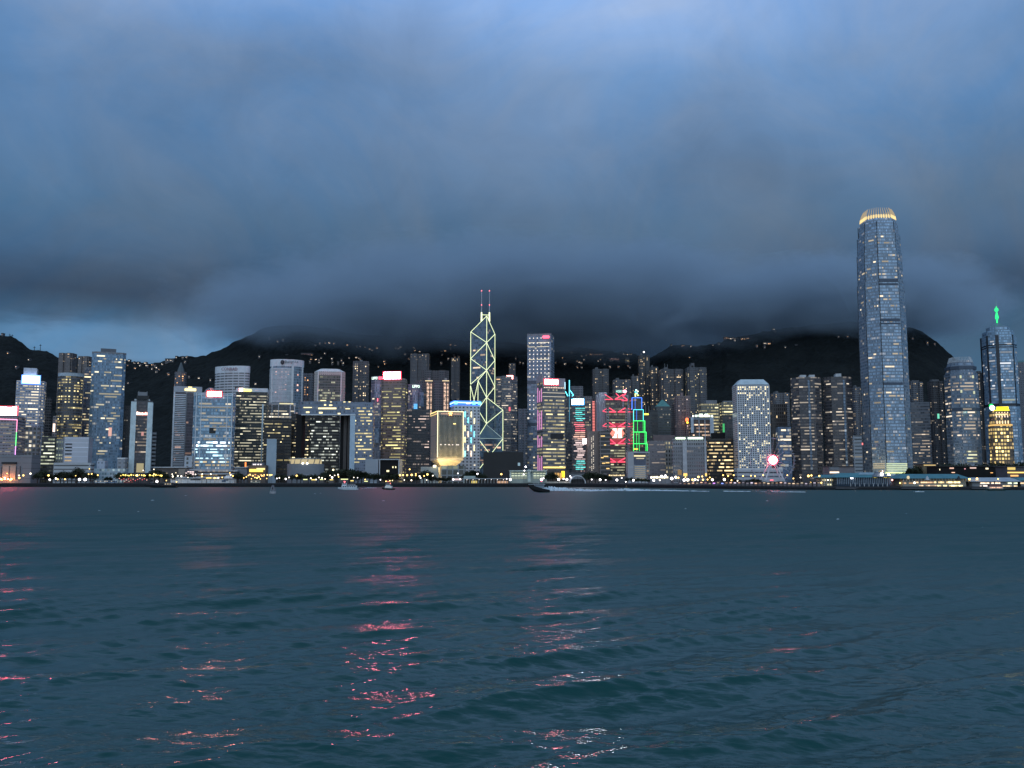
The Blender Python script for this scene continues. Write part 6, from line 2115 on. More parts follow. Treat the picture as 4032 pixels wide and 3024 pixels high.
for (x, y, r, c) in [(1100, 1882, 2, WW), (1090, 1884, 2, CW), (1125, 1886, 3, CW), (1138, 1880, 2, WW), (1168, 1873, 3, AM), (1224, 1883, 2.4, WW), (1308, 1880, 3.4, CW), (1331, 1869, 2.4, WW), (1300, 1872, 1.8, WW), (1318, 1872, 1.6, WW), (1333, 1878, 2, AM), (1268, 1882, 2.2, WW), (1256, 1880, 2, WW), (1393, 1880, 1.6, WW), (1408, 1881, 1.4, CW), (1438, 1888, 2, AM), (1498, 1889, 2, CW), (1520, 1895, 2, AM), (1545, 1892, 1.6, (1, .8, .3)), (1535, 1893, 1.8, (1, .8, .3)), (1245, 1888, 2, WW), (1280, 1886, 1.8, WW), (1312, 1850, 3, (1, .85, .45))]:
    lamp(x, y, r, c, 3.0, *GG)
for (x, y, r) in [(1575, 1871, 3.4), (1587, 1871, 2.8), (1603, 1871, 3), (1621, 1870, 3.6), (1637, 1866, 2.2), (1637, 1872, 2), (1652, 1875, 2.6), (1656, 1882, 2.4), (1613, 1848, 2.4), (1670, 1874, 2.2), (1683, 1868, 3.4), (1704, 1873, 2), (1592, 1890, 1.8), (1680, 1890, 1.6), (1620, 1891, 2.4)]:
    lamp(x, y, r, AM if x % 4 else WW, 3.2, *GH)
for (x, y, r) in [(1785, 1888, 2.6), (1800, 1888, 2), (1812, 1887, 2.2), (1803, 1864, 1.8), (1880, 1866, 2.6), (1995, 1886, 1.6), (2010, 1888, 3.6), (2132, 1888, 4.4), (2140, 1883, 2.2), (2200, 1888, 4.2), (2219, 1886, 2.4), (2232, 1888, 4), (2363, 1889, 3.6), (2429, 1890, 3.8), (2494, 1891, 3.6), (2070, 1838, 3), (2065, 1853, 2), (2245, 1875, 2), (2248, 1880, 2), (2330, 1888, 2), (2448, 1882, 1.8), (2464, 1897, 1.8), (2385, 1890, 1.8), (2062, 1868, 2)]:
    lamp(x, y, r, CW, 4.5, *GI)
lamp(1974, 1867, 3.0, AM, 3.5, 'single amber lamp before the black hoarded block', None)
for (x, y, r, c) in [(2564, 1880, 2.6, WW), (2574, 1891, 4, CW), (2605, 1875, 3.6, CW), (2620, 1874, 4, CW), (2598, 1890, 2.6, WW), (2645, 1884, 5, CW), (2661, 1879, 4, WW), (2671, 1881, 3, AM), (2694, 1890, 4.6, CW), (2708, 1889, 5, WW), (2727, 1889, 3.4, AM), (2737, 1888, 3.6, WW), (2732, 1899, 2.6, CW), (2750, 1878, 3.4, AM), (2765, 1876, 2.4, AM), (2748, 1891, 2, WW), (2786, 1888, 2.4, AM), (2805, 1889, 4, WW), (2795, 1880, 2, AM), (2699, 1879, 2, AM), (2768, 1889, 3, AM), (2852, 1888, 4.4, WW), (2880, 1891, 2.2, AM)]:
    lamp(x, y, r, c, 4.2, *GJ)
for (x, y, r, c) in [(2847, 1871, 2.4, AM), (2867, 1874, 2.6, AM), (2889, 1871, 2.4, AM), (2926, 1874, 2.4, AM), (2957, 1873, 2.2, AM), (2973, 1875, 2.4, AM), (3005, 1871, 2.4, AM), (3100, 1871, 2, AM), (3124, 1884, 2.2, AM), (3183, 1874, 4, AM), (3195, 1872, 3, AM), (3226, 1874, 2.8, AM), (3193, 1901, 3, AM), (3234, 1901, 2.8, AM), (3152, 1880, 2, WW), (2904, 1893, 2, WW)]:
    lamp(x, y, r, c, 3.4, *GK)
for (x, y, r, c) in [(3354, 1882, 4.4, CW), (3472, 1867, 5.6, CW), (3600, 1901, 4.4, WW), (3513, 1890, 3, (1, .3, .25)), (3817, 1886, 3.6, AM), (3847, 1885, 3.4, AM), (3544, 1902, 2.6, AM), (3576, 1880, 3.4, WW), (3475, 1855, 2.2, (1, .6, .4)), (3930, 1886, 2, AM), (3260, 1890, 2, WW)]:
    lamp(x, y, r, c, 4.2, *GL_, Y=shore_y(x) + 4)

# ================================================================== promenade buildings
def hall(name, label, cat, x0, x1, yt, yb, Y, dep, m, bands=(), roof=None, group=None):
    th = thing(name, label, cat, (xat((x0 + x1) / 2, yb, Y), Y + dep / 2, min(4.0, quay_z((x0 + x1) / 2))), group)
    zb = quay_z((x0 + x1) / 2) - .2
    pxbox(th, 'wall', x0, x1, yt, yb, Y, dep, m, zb=zb)
    for (a, b, c, d, mm, nm) in bands:
        pxbox(th, nm, a, b, c, d, Y - .5, .6, mm)
    if roof:
        pxbox(th, 'roof', x0 - 2, x1 + 2, yt - roof, yt, Y - 1.5, dep + 3, PALE if roof > 2 else DGREY)
    return th
LITW, LITY, LITO = em((1, .85, .55), 1.6), em((1, .76, .2), 1.8), em((1, .5, .15), 1.4)
hall('low_hall', 'low brown flat-roofed hall left of the white annex', 'hall', 608, 735, 1842, 1895, 1058, 20, mat('brown_stone', (.12, .10, .09), .8), [(652, 658, 1862, 1866, LITW, 'window'), (690, 694, 1860, 1863, LITW, 'window')], 4)
hall('low_block', 'small beige plain block beside the low brown hall', 'block', 702, 728, 1846, 1895, 1048, 12, TAN)
th = hall('lit_block', 'little block of pink-white lit floors under the white annex', 'block', 726, 766, 1853, 1895, 1040, 12, DGREY)
for k in range(5):
    for q in range(4):
        if (k + q * 3) % 4:
            pxbox(th, 'window', 729 + q * 9, 736 + q * 9, 1856 + k * 5.4, 1859 + k * 5.4, 1039.4, .5, em((1, .78, .75), 1.5))
th = hall('terraced_hall', 'long white terraced hall with stepped decks on the quay before the framed glass tower', 'hall', 672, 812, 1884, 1900, 1016, 10, WHT, [(676, 690, 1887, 1889, DARK, 'window'), (750, 790, 1887, 1890, DARK, 'window')], 1)
pxbox(th, 'upper_deck', 690, 800, 1880, 1884, 1019, 6, WHT)
th = hall('white_hall', 'white box hall with a wave painted on its side at the quay', 'hall', 815, 921, 1885, 1899, 1013, 9, WHT, [(812, 832, 1880, 1885, LITY, 'window'), (838, 858, 1881, 1884, LITW, 'window'), (873, 888, 1891, 1897, mat('blue_paint', (.10, .16, .25), .6), 'painted_wave'), (880, 898, 1888, 1892, mat('blue_paint', (.10, .16, .25), .6), 'painted_wave')], 1)
mb = MB(); mb.prism([(xat(880, 1880, 1015), 1015), (xat(915, 1880, 1015), 1015), (xat(915, 1880, 1015), 1022), (xat(880, 1880, 1015), 1022)], zat(1885, 1015), zat(1872, 1015), top=[(xat(888, 1880, 1015), 1017), (xat(900, 1880, 1015), 1017), (xat(900, 1880, 1015), 1020), (xat(888, 1880, 1015), 1020)]); mb.build('upper_deck', WHT, th)
th = hall('kiosk', 'golden glowing kiosk with a bright yellow fascia between the black office and pale slab', 'kiosk', 978, 1046, 1832, 1893, 1040, 16, mat('brown_stone', (.12, .10, .09), .8))
pxbox(th, 'fascia', 982, 1034, 1847, 1858, 1038, 1.6, em((1, .68, .10), 2.0, True))
pxbox(th, 'fascia', 1010, 1042, 1843, 1850, 1037.6, 1.4, em((1, .80, .30), 1.4))
pxbox(th, 'upper_room', 992, 1036, 1822, 1834, 1044, 10, GREY)
for a in (996, 1003, 1014, 1024): pxbox(th, 'window', a, a + 5, 1827, 1831, 1043.5, .5, em((1, .85, .85), 1.8))
pxbox(th, 'sign_panel', 964, 969, 1820, 1838, 1037.4, .8, em((1, .25, .05), 2.0))
for k in range(6): pxbox(th, 'window', 980 + k * 11, 986 + k * 11, 1866 + (k * 5) % 9, 1870 + (k * 5) % 9, 1039.4, .5, LITO)
hall('low_hall', 'low grey flat shed right of the framed glass tower', 'hall', 924, 972, 1842, 1895, 1062, 14, GREY, [], 3)
for i, (a, b, y) in enumerate(((1192, 1212, 1885), (1224, 1246, 1886), (1258, 1274, 1885), (1296, 1314, 1886), (1340, 1372, 1884), (1378, 1394, 1890), (1432, 1450, 1892))):
    hall('market_stall', 'low stall with a strip of yellow light before the gate-shaped office', 'stall', a, b, y, 1899, 1014 + i % 3, 5, DGREY, [(a + 2, b - 2, y + 1.5, y + 4.5, LITY if i % 2 else em((.95, 1, .45), 1.5), 'lit_counter')], 1.2, 'stalls before the gate-shaped office')
th = thing('covered_walkway', 'long covered pier walkway with white posts and lit booths in front of the hoarded block', 'walkway', (xat(1912, 1890, 1000), 1004, 3.9))
pxbox(th, 'roof_slab', 1820, 2004, 1883.5, 1886, 999, 10, PALE)
pxbox(th, 'rear_wall', 1830, 2000, 1887, 1904, 1008, .5, mat('rear_grey', (.07, .08, .09), .8))
for k in range(7):
    mb = MB(); mb.ball((xat(1838 + k * 24, 1888, 1003), 1003, zat(1888.5, 1003)), .5); mb.build('ceiling_lamp', em((1, .9, .85), 3.0), th)
for k in range(16):
    pxbox(th, 'post', 1824 + k * 12, 1826 + k * 12, 1886, 1904, 1000.5, .7, PALE)
pxbox(th, 'lit_booth', 1856, 1878, 1893, 1903, 1001, 3, em((1, .78, .2), .7))
pxbox(th, 'lit_booth', 1958, 2000, 1894, 1904, 1001, 3, em((1, .58, .34), .75))
for k in range(4): pxbox(th, 'booth_post', 1960 + k * 12, 1962 + k * 12, 1893, 1904, 1000.4, .5, BLACK)
pxbox(th, 'lit_booth', 1780, 1816, 1884, 1891, 1003, 2, em((1, .72, .72), .8))
th = hall('pavilion', 'small pale green flat pavilion left of the covered walkway', 'pavilion', 1826, 1872, 1874, 1900, 1012, 6, mat('pale_green', (.40, .48, .44), .6))
th = hall('civic_hall', 'low pale green hall of open lit decks with a white lift shaft in its middle', 'hall', 2008, 2152, 1855, 1899, 1012, 14, mat('green_hall', (.30, .36, .33), .7))
for k in range(3):
    for q in range(11):
        if q in (5, 6): continue
        pxbox(th, 'window', 2014 + q * 12.4, 2024 + q * 12.4, 1862 + k * 9, 1866.5 + k * 9, 1011.6, .6, em((.9, 1, .72), (.55, .35, .8)[(k * 5 + q * 3) % 3]))
pxbox(th, 'lift_shaft', 2078, 2089, 1849, 1899, 1010, 6, mat('green_white', (.50, .58, .54), .6))
pxbox(th, 'corner_pier', 2007, 2012, 1853, 1899, 1010.6, 4, mat('green_white', (.50, .58, .54), .6))
pxbox(th, 'corner_pier', 2148, 2153, 1857, 1899, 1010.6, 4, mat('green_white', (.50, .58, .54), .6))
pxbox(th, 'roof', 2006, 2154, 1852, 1856, 1009, 18, mat('green_white', (.50, .58, .54), .6))
# arched shell
th = thing('arched_canopy', 'white half-barrel shell canopy on the central waterfront', 'canopy', (xat(2277, 1890, 995), 998, 3.9))
cx_, R_ = xat(2275, 1890, 995), 9.0
for (r0, nm, m) in ((R_, 'shell', WHT),):
    mb = MB()
    N = 14
    def P3(a, r, y): return (cx_ + r * math.cos(a) * 1.0, y, 3.6 + r * math.sin(a) * 1.0)
    for k in range(N):
        a0, a1 = math.pi * k / N, math.pi * (k + 1) / N
        for (ra, rb, ya, yb) in ((R_, R_, 995, 1007), (R_ - .8, R_ - .8, 995, 1007)):
            mb.poly([P3(a0, ra, ya + 2 * math.cos(a0)), P3(a1, ra, ya + 2 * math.cos(a1)), P3(a1, rb, yb), P3(a0, rb, yb)])
        mb.poly([P3(a0, R_ - .8, 995 + 2 * math.cos(a0)), P3(a1, R_ - .8, 995 + 2 * math.cos(a1)), P3(a1, R_, 995 + 2 * math.cos(a1)), P3(a0, R_, 995 + 2 * math.cos(a0))])
    mb.build('shell', m, th)
mb = MB(); mb.box(cx_ - R_ + 1, cx_ + R_ - 1, 1004, 1006, 3.6, 8.5); mb.build('back_wall', DGREY, th)
for k in range(5):
    mb = MB(); mb.tube((cx_ - 6 + k * 3, 998, 3.8), (cx_ - 6 + k * 3, 998, 3.6 + math.sqrt(max(1, 64 - (k * 3 - 6) ** 2))), .15); mb.build('strut', DARK, th)
hall('low_hall', 'grey low hall with a warm lit front beside the tall trees at the truss tower', 'hall', 2396, 2468, 1866, 1898, 1020, 14, DGREY, [(2398 + k * 7, 2403 + k * 7, 1869 + (k % 2), 1874, em((1, .78, .42), 1.6 - .3 * (k % 3)), 'window') for k in range(9)], 2)
hall('low_hall', 'low blue-grey hall with a curved pale roof edge behind the arched canopy', 'hall', 2242, 2300, 1862, 1899, 1036, 14, GREY, [], 2)
hall('low_wall', 'long pale quay wall and ramp behind the speeding boat', 'wall', 2152, 2248, 1896, 1903, 998, 3, mat('warm_stone', (.45, .42, .36), .8))
hall('lit_hall', 'brightly lit glass concourse at the foot of the mauve-grey block', 'hall', 2560, 2640, 1872, 1898, 905, 14, GREY, [(2563 + k * 10, 2571 + k * 10, 1876, 1883, em((1, .88, .6), 1.5 + (k % 3)), 'window') for k in range(7)], 2)
# fair stalls along the right waterfront
Rs = random.Random(5)
for k in range(34):
    x = 2680 + k * 16.5
    y = 1896 + Rs.uniform(0, 5)
    Y = shore_y(x) + 5
    c = Rs.choice([(1, .75, .5), (1, .6, .4), (.9, .8, 1), (1, .5, .55), (1, .85, .6)])
    s = Rs.choice([.25, .4, .7, 1.3])
    if 2808 < x < 2824: c, s = (.7, .3, 1), 1.8
    if 2836 < x < 2852: c, s = (.25, .35, 1), 1.8
    hall('market_stall', 'small fair stall with coloured lights along the right waterfront below the ferris wheel', 'stall', x - 6, x + 6, y, 1914, Y, 4, mat('stall_canvas', (.20, .18, .19), .8), [(x - 4.5, x + 3.5, y + 2, y + 5.5, em(c, s), 'lit_counter')], 1.5, 'fair stalls below the ferris wheel')
# vehicles parked along the left quay
def bus(px, py, L, lab, col, grp=None):
    Y = shore_y(px) + 5
    X, z = xat(px, py, Y), 4.0
    th = thing('parked_bus', lab, 'bus', (X, Y, z), grp)
    def b(nm, x0, x1, y0, y1, z0, z1, m):
        mb = MB(); mb.box(X + x0, X + x1, Y + y0, Y + y1, z + z0, z + z1); return mb.build(nm, m, th)
    b('body', -L / 2, L / 2, -1.2, 1.2, .45, 3.0, col)
    for k in range(int(L / 1.6)):
        b('window', -L / 2 + .4 + k * 1.6, -L / 2 + 1.7 + k * 1.6, -1.26, -1.2, 1.7, 2.6, em((1, .85, .65), .5) if k % 3 == 0 else DARK)
    for x in (-L / 3, L / 3):
        mb = MB(); mb.tube((X + x, Y - 1.25, z + .5), (X + x, Y + 1.25, z + .5), .5, .5, 12); mb.build('wheel', BLACK, th)
    b('headlight', -L / 2 - .05, -L / 2 + .1, -1.1, -.7, .7, 1.0, em((1, .9, .8), 4))
bus(402, 1892, 14, 'white bus parked on the left quay, left of the two', mat('bus_white', (.55, .56, .58), .4))
bus(440, 1892, 11, 'grey-blue bus parked on the left quay, right of the two', mat('bus_blue', (.18, .24, .34), .4))
bus(505, 1893, 9, 'reddish bus among the small red lamps on the left quay', mat('bus_red', (.35, .10, .09), .4))
bus(1006, 1893, 10, 'cream bus standing before the golden kiosk', mat('bus_cream', (.5, .46, .36), .4))
# ================================================================== ferris wheel
def wheel():
    px, py = 3040, 1812
    Y = 790.0
    X, Z = xat(px, py, Y), zat(py, Y)
    R = 86 * Y / FPX
    th = thing('ferris_wheel', 'pale thin-rimmed ferris wheel with a dazzling red-white hub light', 'ferris wheel', (X, Y, 3))
    WM = mat('wheel_white', (.50, .48, .54), .5)
    n = 42
    for y in (-1.3, 1.3):
        mb = MB()
        for k in range(n):
            a, b = 2 * math.pi * k / n, 2 * math.pi * (k + 1) / n
            mb.tube((X + R * math.cos(a), Y + y, Z + R * math.sin(a)), (X + R * math.cos(b), Y + y, Z + R * math.sin(b)), .13, n=5)
        mb.build('rim', WM, th)
    for k in range(21):
        a = 2 * math.pi * k / 21
        mb = MB()
        mb.tube((X, Y - 1.2, Z), (X + R * math.cos(a), Y - 1.2, Z + R * math.sin(a)), .085, n=4)
        mb.tube((X, Y + 1.2, Z), (X + R * math.cos(a), Y + 1.2, Z + R * math.sin(a)), .07, n=4)
        mb.build('spoke', WM, th)
    for k in range(n):
        a = 2 * math.pi * k / n
        c = (X + (R + .9) * math.cos(a), Y, Z + (R + .9) * math.sin(a) - .3)
        mb = MB(); mb.ball(c, .62, 1.1, 6, 4); g = mb.build('gondola', mat('gondola_paint', (.22, .22, .26), .4), th)
    for sx in (-1, 1):
        for sy in (-1, 1):
            mb = MB()
            xb = X + sx * R * (.60 if sy > 0 else .52)
            mb.tube((X + sx * .6, Y + sy * 2.2, Z), (xb, Y + sy * 8, 2.6), .5, .65, 8)
            mb.build('leg', mat('leg_white', (.62, .60, .64), .5), th)
    mb = MB(); mb.tube((X, Y - 2.6, Z), (X, Y + 2.6, Z), .8, .8, 12); mb.build('axle', STEEL, th)
    mb = MB(); mb.tube((X, Y - 3.0, Z), (X, Y - 2.7, Z), 3.4, 3.4, 24); mb.build('hub_light', em((1, .22, .28), 50, True), th)
    mb = MB()
    for k in range(24):
        a, b = 2 * math.pi * k / 24, 2 * math.pi * (k + 1) / 24
        mb.tube((X + 3.9 * math.cos(a), Y - 2.8, Z + 3.9 * math.sin(a)), (X + 3.9 * math.cos(b), Y - 2.8, Z + 3.9 * math.sin(b)), .55, n=5)
    mb.build('hub_ring', em((1, .06, .12), 3.0, True), th)
    pxbox(th, 'boarding_deck', 2984, 3092, 1888, 1897, Y - 8, 18, PALE)
    pxbox(th, 'sign_panel', 3033, 3045, 1889, 1892, Y - 8.5, .5, em((1, .15, .2), 2.5))
wheel()
# ================================================================== ferry piers on the right
TEAL = mat('teal_roof', (.07, .22, .26), .6)
def pier(label, x0, x1, ye, yr, yb, Y, dep, wall, hip=.12, rows=(), posts=0, postm=None, deck=True, post_y=None):
    zq = 2.2
    xa, xb = xat(x0, ye, Y), xat(x1, ye, Y)
    th = thing('ferry_pier', label, 'ferry pier', ((xa + xb) / 2, Y + dep / 2, 0))
    mb = MB(); mb.box(xa + 1, xb - 1, Y + 1.5, Y + dep, 1.6, zat(ye, Y)); mb.build('wall', wall, th)
    mb = MB(); mb.prism([(xa - 1.5, Y - 1.5), (xb + 1.5, Y - 1.5), (xb + 1.5, Y + dep + 1.5), (xa - 1.5, Y + dep + 1.5)], zat(ye, Y), zat(yr, Y),
                        top=[(xa + (xb - xa) * hip, Y + dep * .42), (xb - (xb - xa) * hip, Y + dep * .42), (xb - (xb - xa) * hip, Y + dep * .58), (xa + (xb - xa) * hip, Y + dep * .58)], cmi=0, bot=True)
    mb.build('roof', TEAL, th)
    if deck:
        mb = MB(); mb.box(xa - 2, xb + 2, Y - 4, Y + dep, .9, 1.8); mb.build('deck', DGREY, th)
        n = int((xb - xa) / 6)
        for k in range(n):
            x = xa + (xb - xa) * (k + .5) / n
            mb = MB(); mb.tube((x, Y - 3, -3), (x, Y - 3, .95), .45); mb.build('pile', BLACK, th)
    Rp = random.Random(int(x0))
    for (a, b, c, d, n, col, s) in rows:
        for k in range(n):
            u0, u1 = a + (b - a) * k / n, a + (b - a) * (k + .8) / n
            if Rp.random() < .85:
                pxbox(th, 'window', u0, u1, c, d, Y + 1.0, .7, em(col, round(s * Rp.choice((.45, .8, 1.2)), 2)))
    for k in range(posts):
        u = x0 + (x1 - x0) * (k + .5) / posts
        pxbox(th, 'post', u - .9, u + .9, ye, post_y or 1913, Y - .5, .8, postm or PALE)
    return th
BW = mat('blue_pier_wall', (.03, .06, .10), .6)
pier('small pier house with a teal hipped roof beside the ferris wheel stalls', 3232, 3290, 1881, 1869, 1913, 700, 14, mat('pier_cream', (.30, .30, .26), .7), .25, [(3236, 3286, 1887, 1893, 6, (1, .85, .5), 1.0), (3256, 3276, 1905, 1911, 2, (1, .95, .6), 2.2)], 6)
th = pier('long dark blue pier shed with white posts under teal roofs', 3294, 3512, 1880, 1862, 1912, 690, 20, BW, .10, [(3440, 3510, 1877, 1881, 5, (1, .74, .12), 2.4), (3362, 3420, 1877, 1879, 4, (.9, 1, .9), .7)], 30, mat('pier_post', (.30, .36, .42), .6), post_y=1907)
for k in range(9):
    pxbox(th, 'post', 3350 + k * 18 - 1, 3350 + k * 18 + 1, 1903, 1921, 688, .8, PALE)
mb = MB(); q = 694
mb.prism([(xat(3380, 1868, q), q), (xat(3456, 1868, q), q), (xat(3456, 1868, q), q + 12), (xat(3380, 1868, q), q + 12)], zat(1869, q), zat(1860, q), top=[(xat(3396, 1868, q), q + 4), (xat(3446, 1868, q), q + 4), (xat(3446, 1868, q), q + 8), (xat(3396, 1868, q), q + 8)], cmi=0); mb.build('upper_roof', mat('pale_teal', (.25, .36, .42), .6), th)
mb = MB(); q = 688
mb.prism([(xat(3436, 1868, q), q), (xat(3506, 1868, q), q), (xat(3506, 1868, q), q + 14), (xat(3436, 1868, q), q + 14)], zat(1877, q), zat(1858, q), top=[(xat(3468, 1868, q), q + 6), (xat(3474, 1868, q), q + 6), (xat(3474, 1868, q), q + 8), (xat(3468, 1868, q), q + 8)], cmi=0); mb.build('gable_roof', mat('grey_roof', (.16, .18, .21), .7), th)
th = pier('long golden-lit two-storey pier with a teal roof', 3552, 3812, 1884, 1866, 1919, 684, 24, mat('pier_cream', (.30, .30, .26), .7), .06, [(3680, 3790, 1896, 1902, 14, (1, .74, .36), 2.4), (3600, 3680, 1897, 1902, 9, (1, .62, .35), 1.4), (3692, 3792, 1910, 1915, 13, (1, .84, .42), 2.2), (3620, 3690, 1910, 1914, 8, (1, .7, .45), 1.1), (3560, 3600, 1900, 1905, 4, (1, .6, .3), .7), (3622, 3662, 1919, 1922, 4, (1, .55, .35), 1.2)], 22, mat('pier_post2', (.45, .42, .40), .6), post_y=1895)
mb = MB(); mb.ball((xat(3576, 1880, 683), 683, zat(1880, 683)), 1.1, 1.2); mb.build('roof_finial', em((1, .85, .5), .8), th)
for x in (3651, 3775):
    mb = MB(); mb.tube((xat(x, 1884, 683), 683, zat(1890, 683)), (xat(x, 1884, 683), 683, zat(1874, 683)), 1.9, .3, 8); mb.build('turret', PALE if x < 3700 else DARK, th)
th = pier('pale-roofed pier with warm and greenish lit decks, nearest the right edge', 3826, 4014, 1896, 1880, 1920, 682, 22, mat('pier_grey', (.24, .26, .28), .7), .05, [(3862, 3940, 1900, 1905, 9, (1, .72, .5), 1.8), (3970, 4008, 1900, 1905, 5, (.9, 1, .7), 1.5), (3860, 3892, 1911, 1917, 5, (1, .85, .75), 2.2), (3950, 4008, 1912, 1918, 8, (1, .75, .42), 1.6), (3905, 3945, 1913, 1918, 5, (1, .6, .4), 1.5)], 0)
for c in th.children:
    if c.name.startswith('roof'):
        c.data.materials[0] = mat('white_roof', (.40, .44, .50), .6)
pier('dim pier shed at the right edge beside the pale-roofed pier', 4018, 4180, 1892, 1880, 1920, 684, 20, mat('pier_grey', (.24, .26, .28), .7), .05, [(4020, 4060, 1900, 1905, 4, (1, .7, .4), 1.2)], 0)
hall('concourse', 'yellow-strip lit concourse at the right edge behind the piers', 'concourse', 3966, 4120, 1838, 1880, 760, 18, DGREY, [(3968, 4050, 1858, 1863, em((1, .62, .16), 1.6), 'light_strip'), (3968, 3998, 1840, 1850, em((1, .72, .2), .9), 'window'), (3980, 4010, 1870, 1876, LITO, 'window')], 2)
hall('retail_block', 'black mall block with small lit signs behind the golden-lit pier', 'mall', 3690, 3960, 1836, 1880, 800, 20, BLACK, [(3700, 3702, 1846, 1852, LITW, 'window'), (3740, 3756, 1841, 1846, em((1, .6, .45), 1.0), 'sign_panel'), (3748, 3760, 1859, 1862, em((1, .6, .4), 1.5), 'window'), (3820, 3844, 1840, 1845, em((1, .7, .6), .9), 'sign_panel'), (3798, 3802, 1844, 1848, em((1, .45, .5), 1), 'window'), (3882, 3892, 1842, 1848, LITW, 'window'), (3901, 3910, 1860, 1863, LITO, 'window'), (3822, 3850, 1832.5, 1833.5, PALE, 'sign_frame_or_halo')], 1.2)
hall('retail_block', 'golden-lit corner block behind the teal pier roofs', 'mall', 3634, 3688, 1828, 1880, 830, 18, mat('gold_stone', (.20, .16, .10), .7), [(3638, 3684, 1830, 1833, em((1, .72, .3), .9), 'light_strip'), (3656, 3672, 1858, 1863, em((1, .6, .15), 2.2), 'window'), (3680, 3686, 1842, 1845, LITO, 'window')], 1)
hall('low_block', 'grey windowless box with a lit sign above the small teal pier house', 'block', 3265, 3366, 1836, 1890, 800, 16, mat('mauve_grey', (.20, .18, .19), .8), [(3268, 3304, 1857, 1863, em((1, .8, .6), 1.8), 'sign_panel'), (3266, 3304, 1838, 1850, GREY, 'louvre_panel')], 1)
# ================================================================== boats, buoys, wake
def loft(name, secs, m, parent, closed=True):
    """skin a hull through stations: each station is a list of points"""
    mb = MB()
    for a, b in zip(secs[:-1], secs[1:]):
        n = len(a)
        for k in range(n - 1):
            mb.poly([a[k], a[k + 1], b[k + 1], b[k]])
    mb.poly(list(reversed(secs[0])))
    mb.poly(secs[-1])
    # deck
    for a, b in zip(secs[:-1], secs[1:]):
        mb.poly([a[0], b[0], b[-1], a[-1]])
    return mb.build(name, m, parent, False)

def hull(parent, X, Y, L, B, free, bowrise, m, face=-1, trim=0.0):
    secs = []
    for k in range(11):
        u = k / 10
        w = B / 2 * (math.sin(min(1.0, (1 - u) * 1.9 + .03) * math.pi / 2)) * (0.86 + .14 * min(1, u * 6))
        x = X + face * (u - .5) * L
        zt = free + bowrise * u ** 2.2 + trim * (u - .2)
        zk = -.7 + (.9 * max(0, u - .72) / .28 * (free + bowrise) * .9 if u > .72 else 0) + trim * (u - .2)
        secs.append([(x, Y - w, zt), (x, Y - w * .88, zt * .35 + zk * .65), (x, Y, zk), (x, Y + w * .88, zt * .35 + zk * .65), (x, Y + w, zt)])
    if face > 0:
        secs = [list(reversed(s)) for s in secs]
    return loft('hull', secs, m, parent)

BH = mat('black_hull', (.012, .012, .014), .4)
WHB = mat('boat_white', (.66, .70, .74), .4)
DG = mat('boat_glass', (.03, .04, .055), .1)
def bx_(th, nm, x0, x1, y0, y1, z0, z1, m):
    mb = MB(); mb.box(x0, x1, y0, y1, z0, z1); return mb.build(nm, m, th)
# fast black launch
Yb = 545.0
Xb = xat(2120, 1925, Yb)
th = thing('motor_launch', 'black-hulled motor launch speeding left with bow raised, trailing a white wake', 'launch', (Xb, Yb, 0))
hull(th, Xb, Yb, 13.5, 4.0, 2.0, 1.6, BH, -1, 2.4)
bx_(th, 'deck_rail', Xb - 6, Xb + 4, Yb - 1.9, Yb - 1.8, 4.6, 4.9, STEEL)
c = bx_(th, 'cabin', Xb - 2.5, Xb + 3.4, Yb - 1.5, Yb + 1.5, 2.6, 5.2, mat('boat_grey', (.20, .25, .30), .5))
bx_(th, 'cabin_roof', Xb - 3.2, Xb + 3.6, Yb - 1.8, Yb + 1.8, 6.0, 6.3, mat('boat_grey', (.20, .25, .30), .5))
bx_(th, 'cabin_window', Xb - 2.3, Xb + 3.0, Yb - 1.56, Yb - 1.5, 4.2, 5.1, DG)
for q in (-3, 0, 3.3):
    bx_(th, 'roof_post', Xb + q - .07, Xb + q + .07, Yb - 1.6, Yb - 1.45, 4.6, 6.0, STEEL)
mb = MB(); mb.ball((Xb + 1.8, Yb - 1, 6.7), .42); mb.build('stern_lamp', em((1, .12, .2), 3.0), th)
# white harbour ferry
Yb = 690.0
Xb = xat(1370, 1915, Yb)
th = thing('harbour_ferry', 'white double-deck harbour launch with red lamps cruising off the quay', 'ferry', (Xb, Yb, 0))
hull(th, Xb, Yb, 15.0, 4.6, 1.2, .8, WHB, -1)
bx_(th, 'lower_cabin', Xb - 4.5, Xb + 6.6, Yb - 1.8, Yb + 1.8, 1.3, 3.2, WHB)
for k in range(6): bx_(th, 'cabin_window', Xb - 3.6 + k * 1.7, Xb - 2.5 + k * 1.7, Yb - 1.88, Yb - 1.8, 2.1, 2.8, DG)
bx_(th, 'wheelhouse', Xb - 4.2, Xb - 1.0, Yb - 1.4, Yb + 1.4, 3.2, 5.0, WHB)
bx_(th, 'wheelhouse_window', Xb - 4.0, Xb - 1.3, Yb - 1.46, Yb - 1.4, 4.1, 4.7, DG)
bx_(th, 'upper_deck_roof', Xb - 1.0, Xb + 5.4, Yb - 1.7, Yb + 1.7, 4.1, 4.3, WHB)
for k in range(5): bx_(th, 'deck_post', Xb - .8 + k * 1.5, Xb - .7 + k * 1.5, Yb - 1.65, Yb - 1.55, 3.2, 4.1, STEEL)
mb = MB(); mb.tube((Xb - 2.6, Yb, 5.0), (Xb - 2.6, Yb, 7.2), .08); mb.build('mast', STEEL, th)
for (dx, z) in ((-2.9, 6.3), (-2.2, 6.1), (-2.6, 5.4)):
    mb = MB(); mb.ball((Xb + dx, Yb - .3, z), .36); mb.build('mast_lamp', em((1, .15, .18), 3.0), th)
